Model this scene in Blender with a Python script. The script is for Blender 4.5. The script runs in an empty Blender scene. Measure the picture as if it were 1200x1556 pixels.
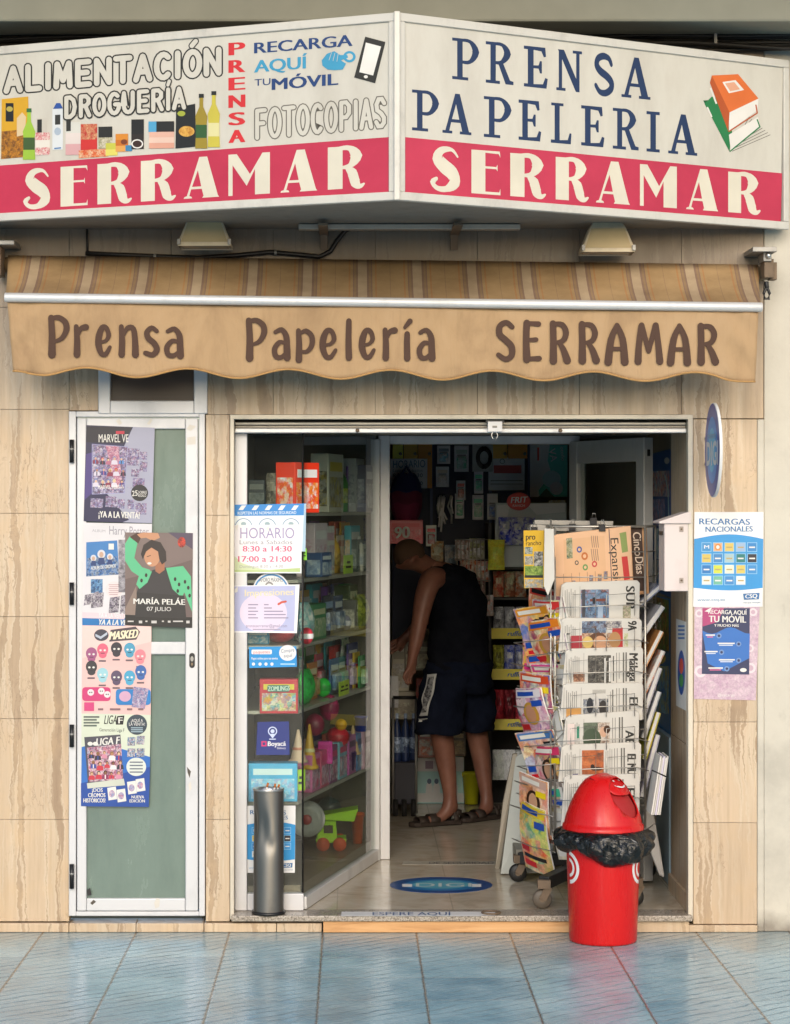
import bpy, bmesh, math, random
from mathutils import Vector, Matrix
R = math.radians
SC = bpy.context.scene
COL = SC.collection

# ------------------------------------------------------------------ camera
F, CX, CY, D, EZ = 3492.0, 535.0, 770.0, 9.0, 1.665      # lens in photo pixels, level view, metres
cam_d = bpy.data.cameras.new('camera')
cam = bpy.data.objects.new('camera', cam_d); COL.objects.link(cam)
cam.location = (0, -D, EZ); cam.rotation_euler = (R(90), 0, 0)
cam_d.sensor_fit = 'HORIZONTAL'; cam_d.sensor_width = 36
cam_d.lens = 36 * F / 1200
cam_d.shift_x = (600 - CX) / 1200; cam_d.shift_y = -(778 - CY) / 1200
cam_d.clip_start = 0.1; cam_d.clip_end = 2000
SC.camera = cam
# ------------------------------------------------------------------ light
SUN_EL, SUN_AZ = 24.0, -12.0         # azimuth: degrees to the viewer's left of straight behind the camera
W = bpy.data.worlds.new('World'); SC.world = W; W.use_nodes = True
nt = W.node_tree; bg = nt.nodes['Background']
sky = nt.nodes.new('ShaderNodeTexSky'); sky.sky_type = 'NISHITA'; sky.sun_disc = False
sky.sun_elevation = R(SUN_EL); sky.sun_rotation = R(180 + SUN_AZ)
sky.air_density = 1.0; sky.dust_density = 2.0; sky.ozone_density = 1.0
nt.links.new(sky.outputs[0], bg.inputs[0]); bg.inputs[1].default_value = 0.15
sun_d = bpy.data.lights.new('sun', 'SUN'); sun = bpy.data.objects.new('sun', sun_d); COL.objects.link(sun)
sun_d.energy = 0.9; sun_d.angle = R(24); sun_d.color = (1.0, 0.93, 0.84)
sun.location = (-3, -12, 8)
sun.rotation_euler = (R(90 - SUN_EL), 0, R(SUN_AZ))
SC.view_settings.view_transform = 'Standard'; SC.view_settings.look = 'None'
SC.view_settings.exposure = 0.56; SC.view_settings.gamma = 1
SC.cycles.use_denoising = True
SC.cycles.max_bounces = 8; SC.cycles.transparent_max_bounces = 16
SC.cycles.caustics_reflective = False; SC.cycles.caustics_refractive = False
SC.cycles.sample_clamp_indirect = 6

# ------------------------------------------------------------------ picture point -> place
def X(px, Y=0): return (px - CX) * (D + Y) / F
def Z(py, Y=0): return EZ - (py - CY) * (D + Y) / F
def at(px, py, Y=0): return Vector((X(px, Y), Y, Z(py, Y)))
CAM = Vector((0, -D, EZ))

# ------------------------------------------------------------------ materials
def lin(h):
    h = h.lstrip('#'); o = []
    for i in (0, 2, 4):
        c = int(h[i:i + 2], 16) / 255
        o.append(c / 12.92 if c <= .04045 else ((c + .055) / 1.055) ** 2.4)
    return o
_M = {}
KDEF = [.86]
def mat(h, rough=.55, metal=0, spec=.5, k=None):
    k = KDEF[0] if k is None else k
    key = ('p', h, rough, metal, spec, k)
    if key not in _M:
        m = bpy.data.materials.new('paint_' + h.lstrip('#')); m.use_nodes = True
        b = m.node_tree.nodes['Principled BSDF']
        c = [min(.82, x * k) for x in lin(h)]
        n = m.node_tree.nodes.new('ShaderNodeTexNoise'); n.inputs['Scale'].default_value = 7; n.inputs['Detail'].default_value = 5
        mr = m.node_tree.nodes.new('ShaderNodeMapRange')
        mr.inputs['To Min'].default_value = .82; mr.inputs['To Max'].default_value = 1.12
        mx = m.node_tree.nodes.new('ShaderNodeMix'); mx.data_type = 'RGBA'; mx.blend_type = 'MULTIPLY'
        mx.inputs['Factor'].default_value = 1; mx.inputs[6].default_value = (*c, 1)
        tc = m.node_tree.nodes.new('ShaderNodeTexCoord')
        L = m.node_tree.links
        L.new(tc.outputs['Object'], n.inputs['Vector']); L.new(n.outputs['Fac'], mr.inputs['Value'])
        L.new(mr.outputs['Result'], mx.inputs[7]); L.new(mx.outputs[2], b.inputs['Base Color'])
        b.inputs['Roughness'].default_value = rough; b.inputs['Metallic'].default_value = metal
        b.inputs['Specular IOR Level'].default_value = spec
        _M[key] = m
    return _M[key]
class NT:
    """small node-tree writer"""
    def __init__(s, name):
        s.m = bpy.data.materials.new(name); s.m.use_nodes = True
        s.t = s.m.node_tree; s.b = s.t.nodes['Principled BSDF']; s.out = s.t.nodes['Material Output']
    def n(s, typ, **kw):
        o = s.t.nodes.new('ShaderNode' + typ)
        for k, v in kw.items():
            if k in o.inputs.keys(): 
                if isinstance(v, bpy.types.NodeSocket): s.t.links.new(v, o.inputs[k])
                else: o.inputs[k].default_value = v
            else: setattr(o, k, v)
        return o
    def l(s, a, b): s.t.links.new(a, b)
    def set(s, **kw):
        for k, v in kw.items():
            k = k.replace('_', ' ')
            if isinstance(v, bpy.types.NodeSocket): s.t.links.new(v, s.b.inputs[k])
            else: s.b.inputs[k].default_value = v
    def ramp(s, fac, stops, interp='LINEAR'):
        r = s.t.nodes.new('ShaderNodeValToRGB'); r.color_ramp.interpolation = interp
        e = r.color_ramp.elements
        while len(e) < len(stops): e.new(.5)
        for i, (p, c) in enumerate(stops):
            e[i].position = p; e[i].color = (*c, 1) if len(c) == 3 else c
        s.l(fac, r.inputs[0]); return r.outputs[0]
    def mix(s, fac, a, b, mode='MIX'):
        x = s.t.nodes.new('ShaderNodeMix'); x.data_type = 'RGBA'; x.blend_type = mode
        for i, v in ((0, fac), (6, a), (7, b)):
            if isinstance(v, bpy.types.NodeSocket): s.l(v, x.inputs[i])
            else: x.inputs[i].default_value = v if i == 0 else ((*v, 1) if len(v) == 3 else v)
        return x.outputs[2]
    def math(s, op, a, b=0.0):
        x = s.t.nodes.new('ShaderNodeMath'); x.operation = op
        for i, v in ((0, a), (1, b)):
            if isinstance(v, bpy.types.NodeSocket): s.l(v, x.inputs[i])
            else: x.inputs[i].default_value = v
        return x.outputs[0]
    def coord(s, scale=(1, 1, 1), loc=(0, 0, 0), kind='Object', rot=(0, 0, 0)):
        tc = s.n('TexCoord'); mp = s.n('Mapping'); s.l(tc.outputs[kind], mp.inputs['Vector'])
        mp.inputs['Scale'].default_value = scale; mp.inputs['Location'].default_value = loc; mp.inputs['Rotation'].default_value = rot
        return mp.outputs[0]
    def noise(s, vec, scale, detail=4, rough=.55, dist=0):
        n = s.n('TexNoise', Scale=scale, Detail=detail, Roughness=rough, Distortion=dist); s.l(vec, n.inputs['Vector']); return n.outputs['Fac']
    def bump(s, h, strength=.3, dist=.01):
        b = s.n('Bump', Strength=strength, Distance=dist); s.l(h, b.inputs['Height']); s.l(b.outputs[0], s.b.inputs['Normal'])
def collage(cols, scale=20, seed=0, rough=.4, k=None, squash=(1, 1, 1)):
    k = KDEF[0] if k is None else k
    """a printed picture: patches of ink colours broken up by noise"""
    key = ('c', tuple(cols), scale, seed, rough, k, squash)
    if key in _M: return _M[key]
    t = NT('printed_picture'); v = t.coord(squash, (seed * 3.7, seed * 1.3, seed * 2.9))
    nz = t.n('TexNoise', Scale=scale * 1.4, Detail=4); t.l(v, nz.inputs['Vector'])
    ad = t.n('VectorMath', operation='MULTIPLY_ADD'); t.l(nz.outputs['Color'], ad.inputs[0]); ad.inputs[1].default_value = (.09 * 8 / scale,) * 3; t.l(v, ad.inputs[2])
    sc2 = scale * .85; st = [(i / len(cols), [min(.82, x * k) for x in lin(c)]) for i, c in enumerate(cols)]
    def cells(scl, metric):
        vo = t.n('TexVoronoi', Scale=scl, distance=metric); t.l(ad.outputs[0], vo.inputs['Vector'])
        sep = t.n('SeparateColor'); t.l(vo.outputs['Color'], sep.inputs[0]); return t.ramp(sep.outputs[0], st, 'CONSTANT')
    c = t.mix(t.ramp(t.noise(v, scale * .8, 3), [(.45, (0,) * 3), (.55, (1,) * 3)]), cells(sc2, 'CHEBYCHEV'), cells(sc2 * 2.3, 'EUCLIDEAN'))
    cl = t.ramp(t.noise(v, scale * .7, 6, .65), [(.28 + .44 * p, q) for p, q in st])
    c = t.mix(.52, c, cl)
    n2 = t.noise(v, scale * 4.1, 5, .7)
    c = t.mix(1, c, t.ramp(n2, [(.3, (.75, .75, .75)), (.62, (1.1, 1.1, 1.1))]), 'MULTIPLY')
    t.set(Base_Color=c, Roughness=rough); _M[key] = t.m
    return t.m
def glass(name, tint=(1, 1, 1), dirt=.03, extra=.0):
    t = NT(name); t.t.nodes.remove(t.b)
    tr = t.n('BsdfTransparent'); tr.inputs[0].default_value = (*tint, 1)
    gl = t.n('BsdfGlossy'); gl.inputs['Roughness'].default_value = .01
    fr = t.n('Fresnel', IOR=1.5); f2 = t.math('MULTIPLY_ADD', fr.outputs[0], 1.0)
    f2.node.inputs[2].default_value = extra
    f2 = t.math('MULTIPLY', f2, t.math('SUBTRACT', 1, t.n('NewGeometry').outputs['Backfacing']))
    m1 = t.n('MixShader'); t.l(f2, m1.inputs[0]); t.l(tr.outputs[0], m1.inputs[1]); t.l(gl.outputs[0], m1.inputs[2])
    df = t.n('BsdfDiffuse'); df.inputs[0].default_value = (.5, .48, .43, 1)
    nz = t.noise(t.coord((1, 1, .5)), 5, 5, .65)
    dm = t.math('MULTIPLY', t.ramp(nz, [(.35, (.3,) * 3), (.7, (1,) * 3)]), dirt)
    m2 = t.n('MixShader'); t.l(dm, m2.inputs[0]); t.l(m1.outputs[0], m2.inputs[1]); t.l(df.outputs[0], m2.inputs[2])
    t.l(m2.outputs[0], t.out.inputs[0]); return t.m

# ------------------------------------------------------------------ mesh builder
class MB:
    def __init__(s): s.v = []; s.f = []; s.mi = []; s.sm = []; s.mats = []; s.tid = []; s.ct = 0
    def m(s, mt):
        if mt not in s.mats: s.mats.append(mt)
        return s.mats.index(mt)
    def add(s, vs, fs, mt, smooth=False):
        o = len(s.v); s.v += [tuple(v) for v in vs]; i = s.m(mt); s.ct += 1
        for f in fs:
            s.f.append([o + k for k in f]); s.mi.append(i); s.sm.append(smooth); s.tid.append(s.ct)
        return s
    def box(s, x0, x1, y0, y1, z0, z1, mt):
        vs = [(x, y, z) for x in (x0, x1) for y in (y0, y1) for z in (z0, z1)]
        return s.add(vs, [(0, 1, 3, 2), (4, 6, 7, 5), (0, 4, 5, 1), (2, 3, 7, 6), (0, 2, 6, 4), (1, 5, 7, 3)], mt)
    def bar(s, a, b, w, h, mt, up=(0, 0, 1)):
        """box-section bar from a to b, w across, h along up"""
        a, b, up = Vector(a), Vector(b), Vector(up); d = (b - a).normalized(); r = d.cross(up).normalized(); u = r.cross(d)
        vs = [p + r * sx * w / 2 + u * sz * h / 2 for p in (a, b) for sx in (-1, 1) for sz in (-1, 1)]
        return s.add(vs, [(0, 1, 3, 2), (4, 6, 7, 5), (0, 4, 5, 1), (2, 3, 7, 6), (0, 2, 6, 4), (1, 5, 7, 3)], mt)
    def prism(s, pts, dz, mt):
        """closed polygon (3d points) pushed along dz"""
        n = len(pts); dz = Vector(dz); vs = [Vector(p) for p in pts] + [Vector(p) + dz for p in pts]
        fs = [list(range(n))[::-1], list(range(n, 2 * n))] + [(i, (i + 1) % n, n + (i + 1) % n, n + i) for i in range(n)]
        return s.add(vs, fs, mt)
    def tube(s, pts, r, mt, n=8, cap=True):
        pts = [Vector(p) for p in pts]; rs = r if isinstance(r, (list, tuple)) else [r] * len(pts); vs = []; ref = None
        for i, p in enumerate(pts):
            d = (pts[min(i + 1, len(pts) - 1)] - pts[max(i - 1, 0)]).normalized()
            if ref is None or abs(ref.dot(d)) > .98: ref = Vector((0, 0, 1)) if abs(d.z) < .9 else Vector((1, 0, 0))
            a = d.cross(ref).normalized(); b = d.cross(a).normalized(); ref = b.cross(d) if False else ref
            vs += [p + (a * math.cos(2 * math.pi * k / n) + b * math.sin(2 * math.pi * k / n)) * rs[i] for k in range(n)]
        fs = [(i * n + k, i * n + (k + 1) % n, (i + 1) * n + (k + 1) % n, (i + 1) * n + k) for i in range(len(pts) - 1) for k in range(n)]
        if cap: fs += [list(range(n))[::-1], [(len(pts) - 1) * n + k for k in range(n)]]
        return s.add(vs, fs, mt, True)
    def lathe(s, prof, c, mt, n=32, a0=0, a1=2 * math.pi, sx=1, sy=1, closed=True):
        """profile [(r, z)] round the upright axis through c"""
        full = abs(a1 - a0 - 2 * math.pi) < 1e-6; m = n if full else n + 1; vs = []
        for r, z in prof:
            for k in range(m):
                a = a0 + (a1 - a0) * k / n; vs.append((c[0] + sx * r * math.cos(a), c[1] + sy * r * math.sin(a), c[2] + z))
        fs = [(i * m + k, i * m + (k + 1) % m, (i + 1) * m + (k + 1) % m, (i + 1) * m + k) for i in range(len(prof) - 1) for k in range(n)]
        return s.add(vs, fs, mt, True)
    def ball(s, c, r, mt, n=12, sx=1, sy=1, sz=1):
        pr = [(max(1e-4, math.sin(math.pi * i / n)) * r, -math.cos(math.pi * i / n) * r * sz) for i in range(n + 1)]
        return s.lathe(pr, c, mt, n * 2, sx=sx, sy=sy)
    def grid(s, fn, nu, nv, mt, smooth=True):
        vs = [fn(i / nu, j / nv) for j in range(nv + 1) for i in range(nu + 1)]
        return s.add(vs, [(j * (nu + 1) + i, j * (nu + 1) + i + 1, (j + 1) * (nu + 1) + i + 1, (j + 1) * (nu + 1) + i) for j in range(nv) for i in range(nu)], mt, smooth)
    def build(s, name, parent=None, bev=0, origin=None, solid=0, sub=0):
        me = bpy.data.meshes.new(name)
        if origin is None and parent is not None: origin = parent['_o'] if '_o' in parent else None
        o = Vector(origin) if origin is not None else Vector((0, 0, 0))
        me.from_pydata([Vector(v) - o for v in s.v], [], s.f)
        for mt in s.mats: me.materials.append(mt)
        me.polygons.foreach_set('material_index', s.mi); me.polygons.foreach_set('use_smooth', s.sm)
        at_ = me.attributes.new('tid', 'FLOAT', 'FACE'); at_.data.foreach_set('value', [float(x) for x in s.tid])
        bm = bmesh.new(); bm.from_mesh(me); bmesh.ops.recalc_face_normals(bm, faces=bm.faces); bm.to_mesh(me); bm.free()
        ob = bpy.data.objects.new(name, me); COL.objects.link(ob)
        if parent is not None: ob.parent = parent
        elif origin is not None: ob.location = o
        if origin is not None: ob['_o'] = list(o)
        if bev:
            b = ob.modifiers.new('edge', 'BEVEL'); b.width = bev; b.segments = 2; b.limit_method = 'ANGLE'; b.angle_limit = R(40)
        if solid:
            b = ob.modifiers.new('thick', 'SOLIDIFY'); b.thickness = solid
        if sub:
            b = ob.modifiers.new('sub', 'SUBSURF'); b.levels = sub; b.render_levels = sub
        return ob
class Flat(MB):
    """things printed or cut on a plane; points are given as they are seen in the photograph and set on that plane"""
    def __init__(s, Y=0, p=None, n=None, step=.00003, lift=.0, warp=None):
        super().__init__(); s.P = Vector(p) if p is not None else Vector((0, Y, 0)); s.N = Vector(n if n is not None else (0, -1, 0)).normalized()
        if (CAM - s.P).dot(s.N) < 0: s.N = -s.N
        s.k = lift / step; s.step = step; s.warp = warp
    def w(s, q, back=0):
        d = at(q[0], q[1]) - CAM; t = (s.P - CAM).dot(s.N) / d.dot(s.N); r = CAM + d * t
        if s.warp: r = r + s.N * s.warp(r)
        return r + s.N * (s.k * s.step - back)
    def board(s, pts, t, mt):
        f = [s.w(q) for q in pts]; b = [s.w(q, t) for q in pts]; n = len(pts); s.k += 1
        return s.add(f + b, [list(range(n)), list(range(n, 2 * n))[::-1]] + [(i, (i + 1) % n, n + (i + 1) % n, n + i) for i in range(n)], mt)
    def poly(s, pts, mt): s.k += 1; return s.add([s.w(q) for q in pts], [list(range(len(pts)))], mt)
    def rect(s, x0, y0, x1, y1, mt, skew=0, dy=0): return s.poly([(x0, y0), (x1, y0 + dy), (x1 - skew, y1 + dy), (x0 - skew, y1)], mt)
    def rrect(s, x0, y0, x1, y1, r, mt, n=5):
        p = []
        for cx, cy, a in ((x1 - r, y0 + r, -90), (x1 - r, y1 - r, 0), (x0 + r, y1 - r, 90), (x0 + r, y0 + r, 180)):
            p += [(cx + r * math.cos(R(a + 90 * i / n)), cy + r * math.sin(R(a + 90 * i / n))) for i in range(n + 1)]
        return s.poly(p, mt)
    def ell(s, cx, cy, rx, ry, mt, n=28, a0=0, a1=360):
        return s.poly([(cx + rx * math.cos(R(a0 + (a1 - a0) * i / n)), cy + ry * math.sin(R(a0 + (a1 - a0) * i / n))) for i in range(n if a1 - a0 >= 360 else n + 1)], mt)
    def stroke(s, pts, w, mt, cap=True):
        """line of width w (or a list of widths), round ends"""
        return s.poly(outline(pts, w, cap), mt)
    def line(s, a, b, w, mt): return s.stroke([a, b], w, mt, False)
    def text(s, body, p0, p1, h, mt, h1=None, bold=0, up=(0, -1), lean=0):
        """words fitted between two baseline points, capitals h high"""
        vs, fs, wd = glyphs(body, 0); h1 = h if h1 is None else h1
        sh = (0,) if bold <= 0 else (-.5, .5) if bold < .03 else (-.9, 0, .9)
        for d in sh:
            s.k += 1; o = []; q = d * bold * 1.25 * h
            for a, b in vs:
                a /= wd; hh = h + (h1 - h) * a; dx_, dy_ = p1[0] - p0[0], p1[1] - p0[1]; ln = math.hypot(dx_, dy_)
                o.append(s.w((p0[0] + dx_ * (a + q / ln) + up[0] * hh * b + lean * hh * b, p0[1] + dy_ * (a + q / ln) + up[1] * hh * b)))
            s.add(o, fs, mt)
        return s
    def letters(s, font, word, boxes, base, h, mt, bgm):
        """own drawn capitals: boxes = (x0, x1) of each letter, base / h = functions of x"""
        for typs in ('ps', 'b', 'x'):
          s.k += 1
          for ch, (x0, x1) in zip(word, boxes):
            for part in font[ch]:
                if part[0] not in typs: continue
                typ, pts = part[0], part[1]
                if len(part) > 2: pts = outline(pts, part[2], typ != 'b')
                s.poly([(x0 + (x1 - x0) * a, base(x0 + (x1 - x0) * a) - h(x0) * b) for a, b in pts], bgm if typ == 'x' else mt); s.k -= .9
def smooth(pts, ws, k=4):
    """rounder centre line through the same points"""
    P = [Vector(p) for p in pts]; n = len(P); o, q = [], []
    if n < 3: return pts, ws
    for i in range(n - 1):
        a, b, c, d = P[max(0, i - 1)], P[i], P[i + 1], P[min(n - 1, i + 2)]
        for j in range(k):
            t = j / k; o.append(.5 * ((2 * b) + (c - a) * t + (2 * a - 5 * b + 4 * c - d) * t * t + (3 * b - a - 3 * c + d) * t ** 3)); q.append(ws[i] + (ws[i + 1] - ws[i]) * t)
    return o + [P[-1]], q + [ws[-1]]
def outline(pts, w, cap=True, n=5):
    if isinstance(w, list) and len(w) == len(pts): pts, w = smooth(pts, w)
    pts = [Vector(p).to_2d() for p in pts]; ws = w if isinstance(w, (list, tuple)) else [w] * len(pts); l, r = [], []
    for i, p in enumerate(pts):
        d0 = (pts[i] - pts[i - 1]).normalized() if i else None; d1 = (pts[i + 1] - pts[i]).normalized() if i < len(pts) - 1 else None
        d = ((d0 or d1) + (d1 or d0)); d = d.normalized() if d.length > 1e-6 else (d0 or d1)
        k = 1 / max(.6, d.dot(d1 or d0)); nn = Vector((-d.y, d.x)); l.append(p + nn * ws[i] / 2 * k); r.append(p - nn * ws[i] / 2 * k)
    out = list(l)
    def arc(c, a, b):
        va = a - c; s_ = math.atan2(va.y, va.x); return [c + Vector((math.cos(s_ - math.pi * i / n), math.sin(s_ - math.pi * i / n))) * va.length for i in range(1, n)]
    if cap: out += arc(pts[-1], l[-1], r[-1])
    out += r[::-1]
    if cap: out += arc(pts[0], r[0], l[0])
    return [tuple(q) for q in out]
_G = {}
def glyphs(body, bold=0):
    key = (body, bold)
    if key in _G: return _G[key]
    cu = bpy.data.curves.new('words', 'FONT'); cu.body = body; cu.resolution_u = 3; cu.fill_mode = 'FRONT'; cu.offset = bold
    ob = bpy.data.objects.new('words', cu); COL.objects.link(ob)
    dg = bpy.context.evaluated_depsgraph_get(); dg.update(); me = ob.evaluated_get(dg).to_mesh()
    vs = [(v.co.x, v.co.y) for v in me.vertices]; fs = [list(p.vertices) for p in me.polygons]
    ob.evaluated_get(dg).to_mesh_clear(); bpy.data.objects.remove(ob); bpy.data.curves.remove(cu)
    x0 = min(v[0] for v in vs); x1 = max(v[0] for v in vs); cap = .73 if body != 'H' else 1
    _G[key] = ([((a - x0), b / CAP) for a, b in vs], fs, x1 - x0); return _G[key]
CAP = 1.0; _h = glyphs('H'); CAP = max(b for a, b in _h[0]); _G.clear()
def arc(cx, cy, rx, ry, a0, a1, n=10): return [(cx + rx * math.cos(R(a0 + (a1 - a0) * i / n)), cy + ry * math.sin(R(a0 + (a1 - a0) * i / n))) for i in range(n + 1)]

# ------------------------------------------------------------------ things
def thing(name, label, cat, loc=(0, 0, 0), group=None, kind=None):
    o = bpy.data.objects.new(name, None); COL.objects.link(o); o.location = loc; o.empty_display_size = .1
    o['_o'] = list(loc); return tag(o, label, cat, group, kind)
def tag(o, label, cat, group=None, kind=None):
    o['label'] = label; o['category'] = cat
    if group: o['group'] = group
    if kind: o['kind'] = kind
    return o
def sub(parent, name, label=None):
    """a part that only gathers its own pieces"""
    o = bpy.data.objects.new(name, None); COL.objects.link(o); o.parent = parent; o['_o'] = parent['_o']
    if label: o['label'] = label
    return o
def piece(ob, par):
    """hang a mesh built in world coordinates under a mesh part"""
    ob.parent = par; return ob
# ------------------------------------------------------------------ materials of the place
def marble():
    t = NT('travertine'); tc = t.n('TexCoord'); a = t.n('Attribute', attribute_name='tid'); ob = tc.outputs['Object']
    def nz(scale3, sc, det, rough=.6, dist=0, loc=(0, 0, 0)):
        mp = t.n('Mapping'); mp.inputs['Scale'].default_value = scale3; mp.inputs['Location'].default_value = loc; t.l(ob, mp.inputs[0]); return t.noise(mp.outputs[0], sc, det, rough, dist)
    # bands that run upright through a whole column of slabs, with ragged edges
    jag = t.math('MULTIPLY', t.math('SUBTRACT', nz((24, 24, 14), 1.6, 5, .65), .5), .035)
    drift = t.math('MULTIPLY', t.math('SUBTRACT', nz((3, 3, 1.1), 1.5, 3), .5), .10)
    sep = t.n('SeparateXYZ'); t.l(ob, sep.inputs[0])
    u = t.math('ADD', t.math('ADD', t.math('ADD', sep.outputs[0], sep.outputs[1]), jag), drift)
    cu = t.n('CombineXYZ'); t.l(t.math('MULTIPLY', u, 9.0), cu.inputs[0]); t.l(t.math('MULTIPLY', sep.outputs[2], .22), cu.inputs[2])
    band = t.noise(cu.outputs[0], 1.5, 4, .55)
    c = t.ramp(band, [(.30, (.33, .235, .155)), (.385, (.39, .28, .185)), (.40, (.60, .49, .36)), (.44, (.555, .425, .295)), (.52, (.58, .45, .315)), (.565, (.62, .51, .38)), (.578, (.41, .30, .20)), (.63, (.47, .35, .235)), (.645, (.61, .495, .365)), (.72, (.54, .41, .28))])
    fine = nz((40, 40, 1.6), 1.5, 6, .65)
    c = t.mix(1, c, t.ramp(fine, [(.3, (.86, .83, .79)), (.55, (1.02, 1.01, 1.0)), (.75, (.94, .92, .90))]), 'MULTIPLY')
    n3 = nz((3, 3, 2.2), 2.2, 6, .6); n2 = nz((18, 18, 7), 1.6, 8, .7, .8)
    c = t.mix(t.ramp(n3, [(.50, (0,) * 3), (.72, (.5,) * 3)]), c, (.63, .44, .25))
    # worm-like fissures in patches
    ridge = t.math('ABSOLUTE', t.math('SUBTRACT', nz((11, 11, 3.2), 1.6, 7, .66, 1.2, (3, 1, 5)), .5))
    c = t.mix(t.math('MULTIPLY', t.ramp(ridge, [(.003, (1,) * 3), (.014, (0,) * 3)]), t.ramp(nz((4, 4, 2.6), 1.3, 4, .6, 0, (9, 2, 4)), [(.52, (0,) * 3), (.62, (.75,) * 3)])), c, (.25, .165, .105))
    wn = t.n('TexWhiteNoise', noise_dimensions='1D'); t.l(a.outputs['Fac'], wn.inputs['W'])
    c = t.mix(1, c, t.ramp(wn.outputs['Value'], [(0, (.90, .89, .88)), (1, (1.0, 1.0, 1.0))]), 'MULTIPLY')
    # old stains running down the upper courses, plus painted shade under the sign
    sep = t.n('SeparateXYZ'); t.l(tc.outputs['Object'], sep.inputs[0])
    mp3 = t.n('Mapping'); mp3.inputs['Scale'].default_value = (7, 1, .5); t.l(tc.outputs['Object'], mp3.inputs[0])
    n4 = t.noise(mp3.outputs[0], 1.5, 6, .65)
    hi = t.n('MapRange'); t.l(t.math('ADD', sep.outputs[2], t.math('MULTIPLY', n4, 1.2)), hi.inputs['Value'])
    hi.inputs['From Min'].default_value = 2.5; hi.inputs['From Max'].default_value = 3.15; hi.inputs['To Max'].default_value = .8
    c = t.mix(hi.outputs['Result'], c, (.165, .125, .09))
    t.set(Base_Color=c, Roughness=t.ramp(n2, [(.3, (.28,) * 3), (.7, (.5,) * 3)])); t.bump(n2, .12, .004)
    return t.m
def plaster():
    t = NT('plaster'); v = t.coord()
    n = t.noise(v, 2.2, 8, .62); n2 = t.noise(v, 40, 4)
    c = t.ramp(n, [(.3, (.42, .39, .33)), (.5, (.56, .52, .44)), (.7, (.62, .58, .49))])
    n3 = t.noise(t.coord((2, 2, .8)), 5, 8, .7)
    c = t.mix(t.ramp(n3, [(.6, (0,) * 3), (.75, (.5,) * 3)]), c, (.30, .27, .22))
    sep = t.n('SeparateXYZ'); t.l(v, sep.inputs[0])
    w = t.n('MapRange'); t.l(t.math('ADD', sep.outputs[2], t.math('MULTIPLY', n, .25)), w.inputs['Value'])
    w.inputs['From Min'].default_value = .22; w.inputs['From Max'].default_value = .16; w.inputs['To Max'].default_value = .75
    c = t.mix(w.outputs['Result'], c, (.17, .14, .11))
    t.set(Base_Color=c, Roughness=.8); t.bump(n2, .25, .006); return t.m
def alu(name, col=(.66, .66, .66), rough=.34, metal=.35, dirt=.5):
    t = NT(name); n = t.noise(t.coord((1, 1, .6)), 6, 7, .68)
    c = t.mix(t.ramp(n, [(.52, (0,) * 3), (.78, (dirt,) * 3)]), col, [x * .55 for x in col])
    t.set(Base_Color=c, Roughness=t.ramp(n, [(.3, (rough,) * 3), (.7, (min(1, rough + .25),) * 3)]), Metallic=metal); return t.m
def granite():
    t = NT('granite'); v = t.coord(); n = t.noise(v, 160, 3, .8); n2 = t.noise(v, 5, 4)
    c = t.ramp(n, [(.35, (.06, .05, .045)), (.45, (.24, .2, .16)), (.55, (.40, .35, .29)), (.66, (.52, .48, .42))])
    t.set(Base_Color=c, Roughness=t.ramp(n2, [(.3, (.18,) * 3), (.7, (.4,) * 3)])); return t.m
def pine():
    t = NT('pine_board'); v = t.coord((1.2, 8, 22))
    n = t.noise(v, 1.5, 6, .6, 1.5); vo = t.n('TexVoronoi', Scale=5.2); t.l(t.coord((1, .1, 1.6), (.37, 0, .1)), vo.inputs['Vector'])
    c = t.ramp(n, [(.3, (.42, .20, .07)), (.5, (.60, .33, .14)), (.7, (.66, .40, .19))])
    c = t.mix(t.ramp(vo.outputs['Distance'], [(.05, (1,) * 3), (.11, (0,) * 3)]), c, (.16, .06, .02))
    t.set(Base_Color=c, Roughness=.6); return t.m
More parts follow.
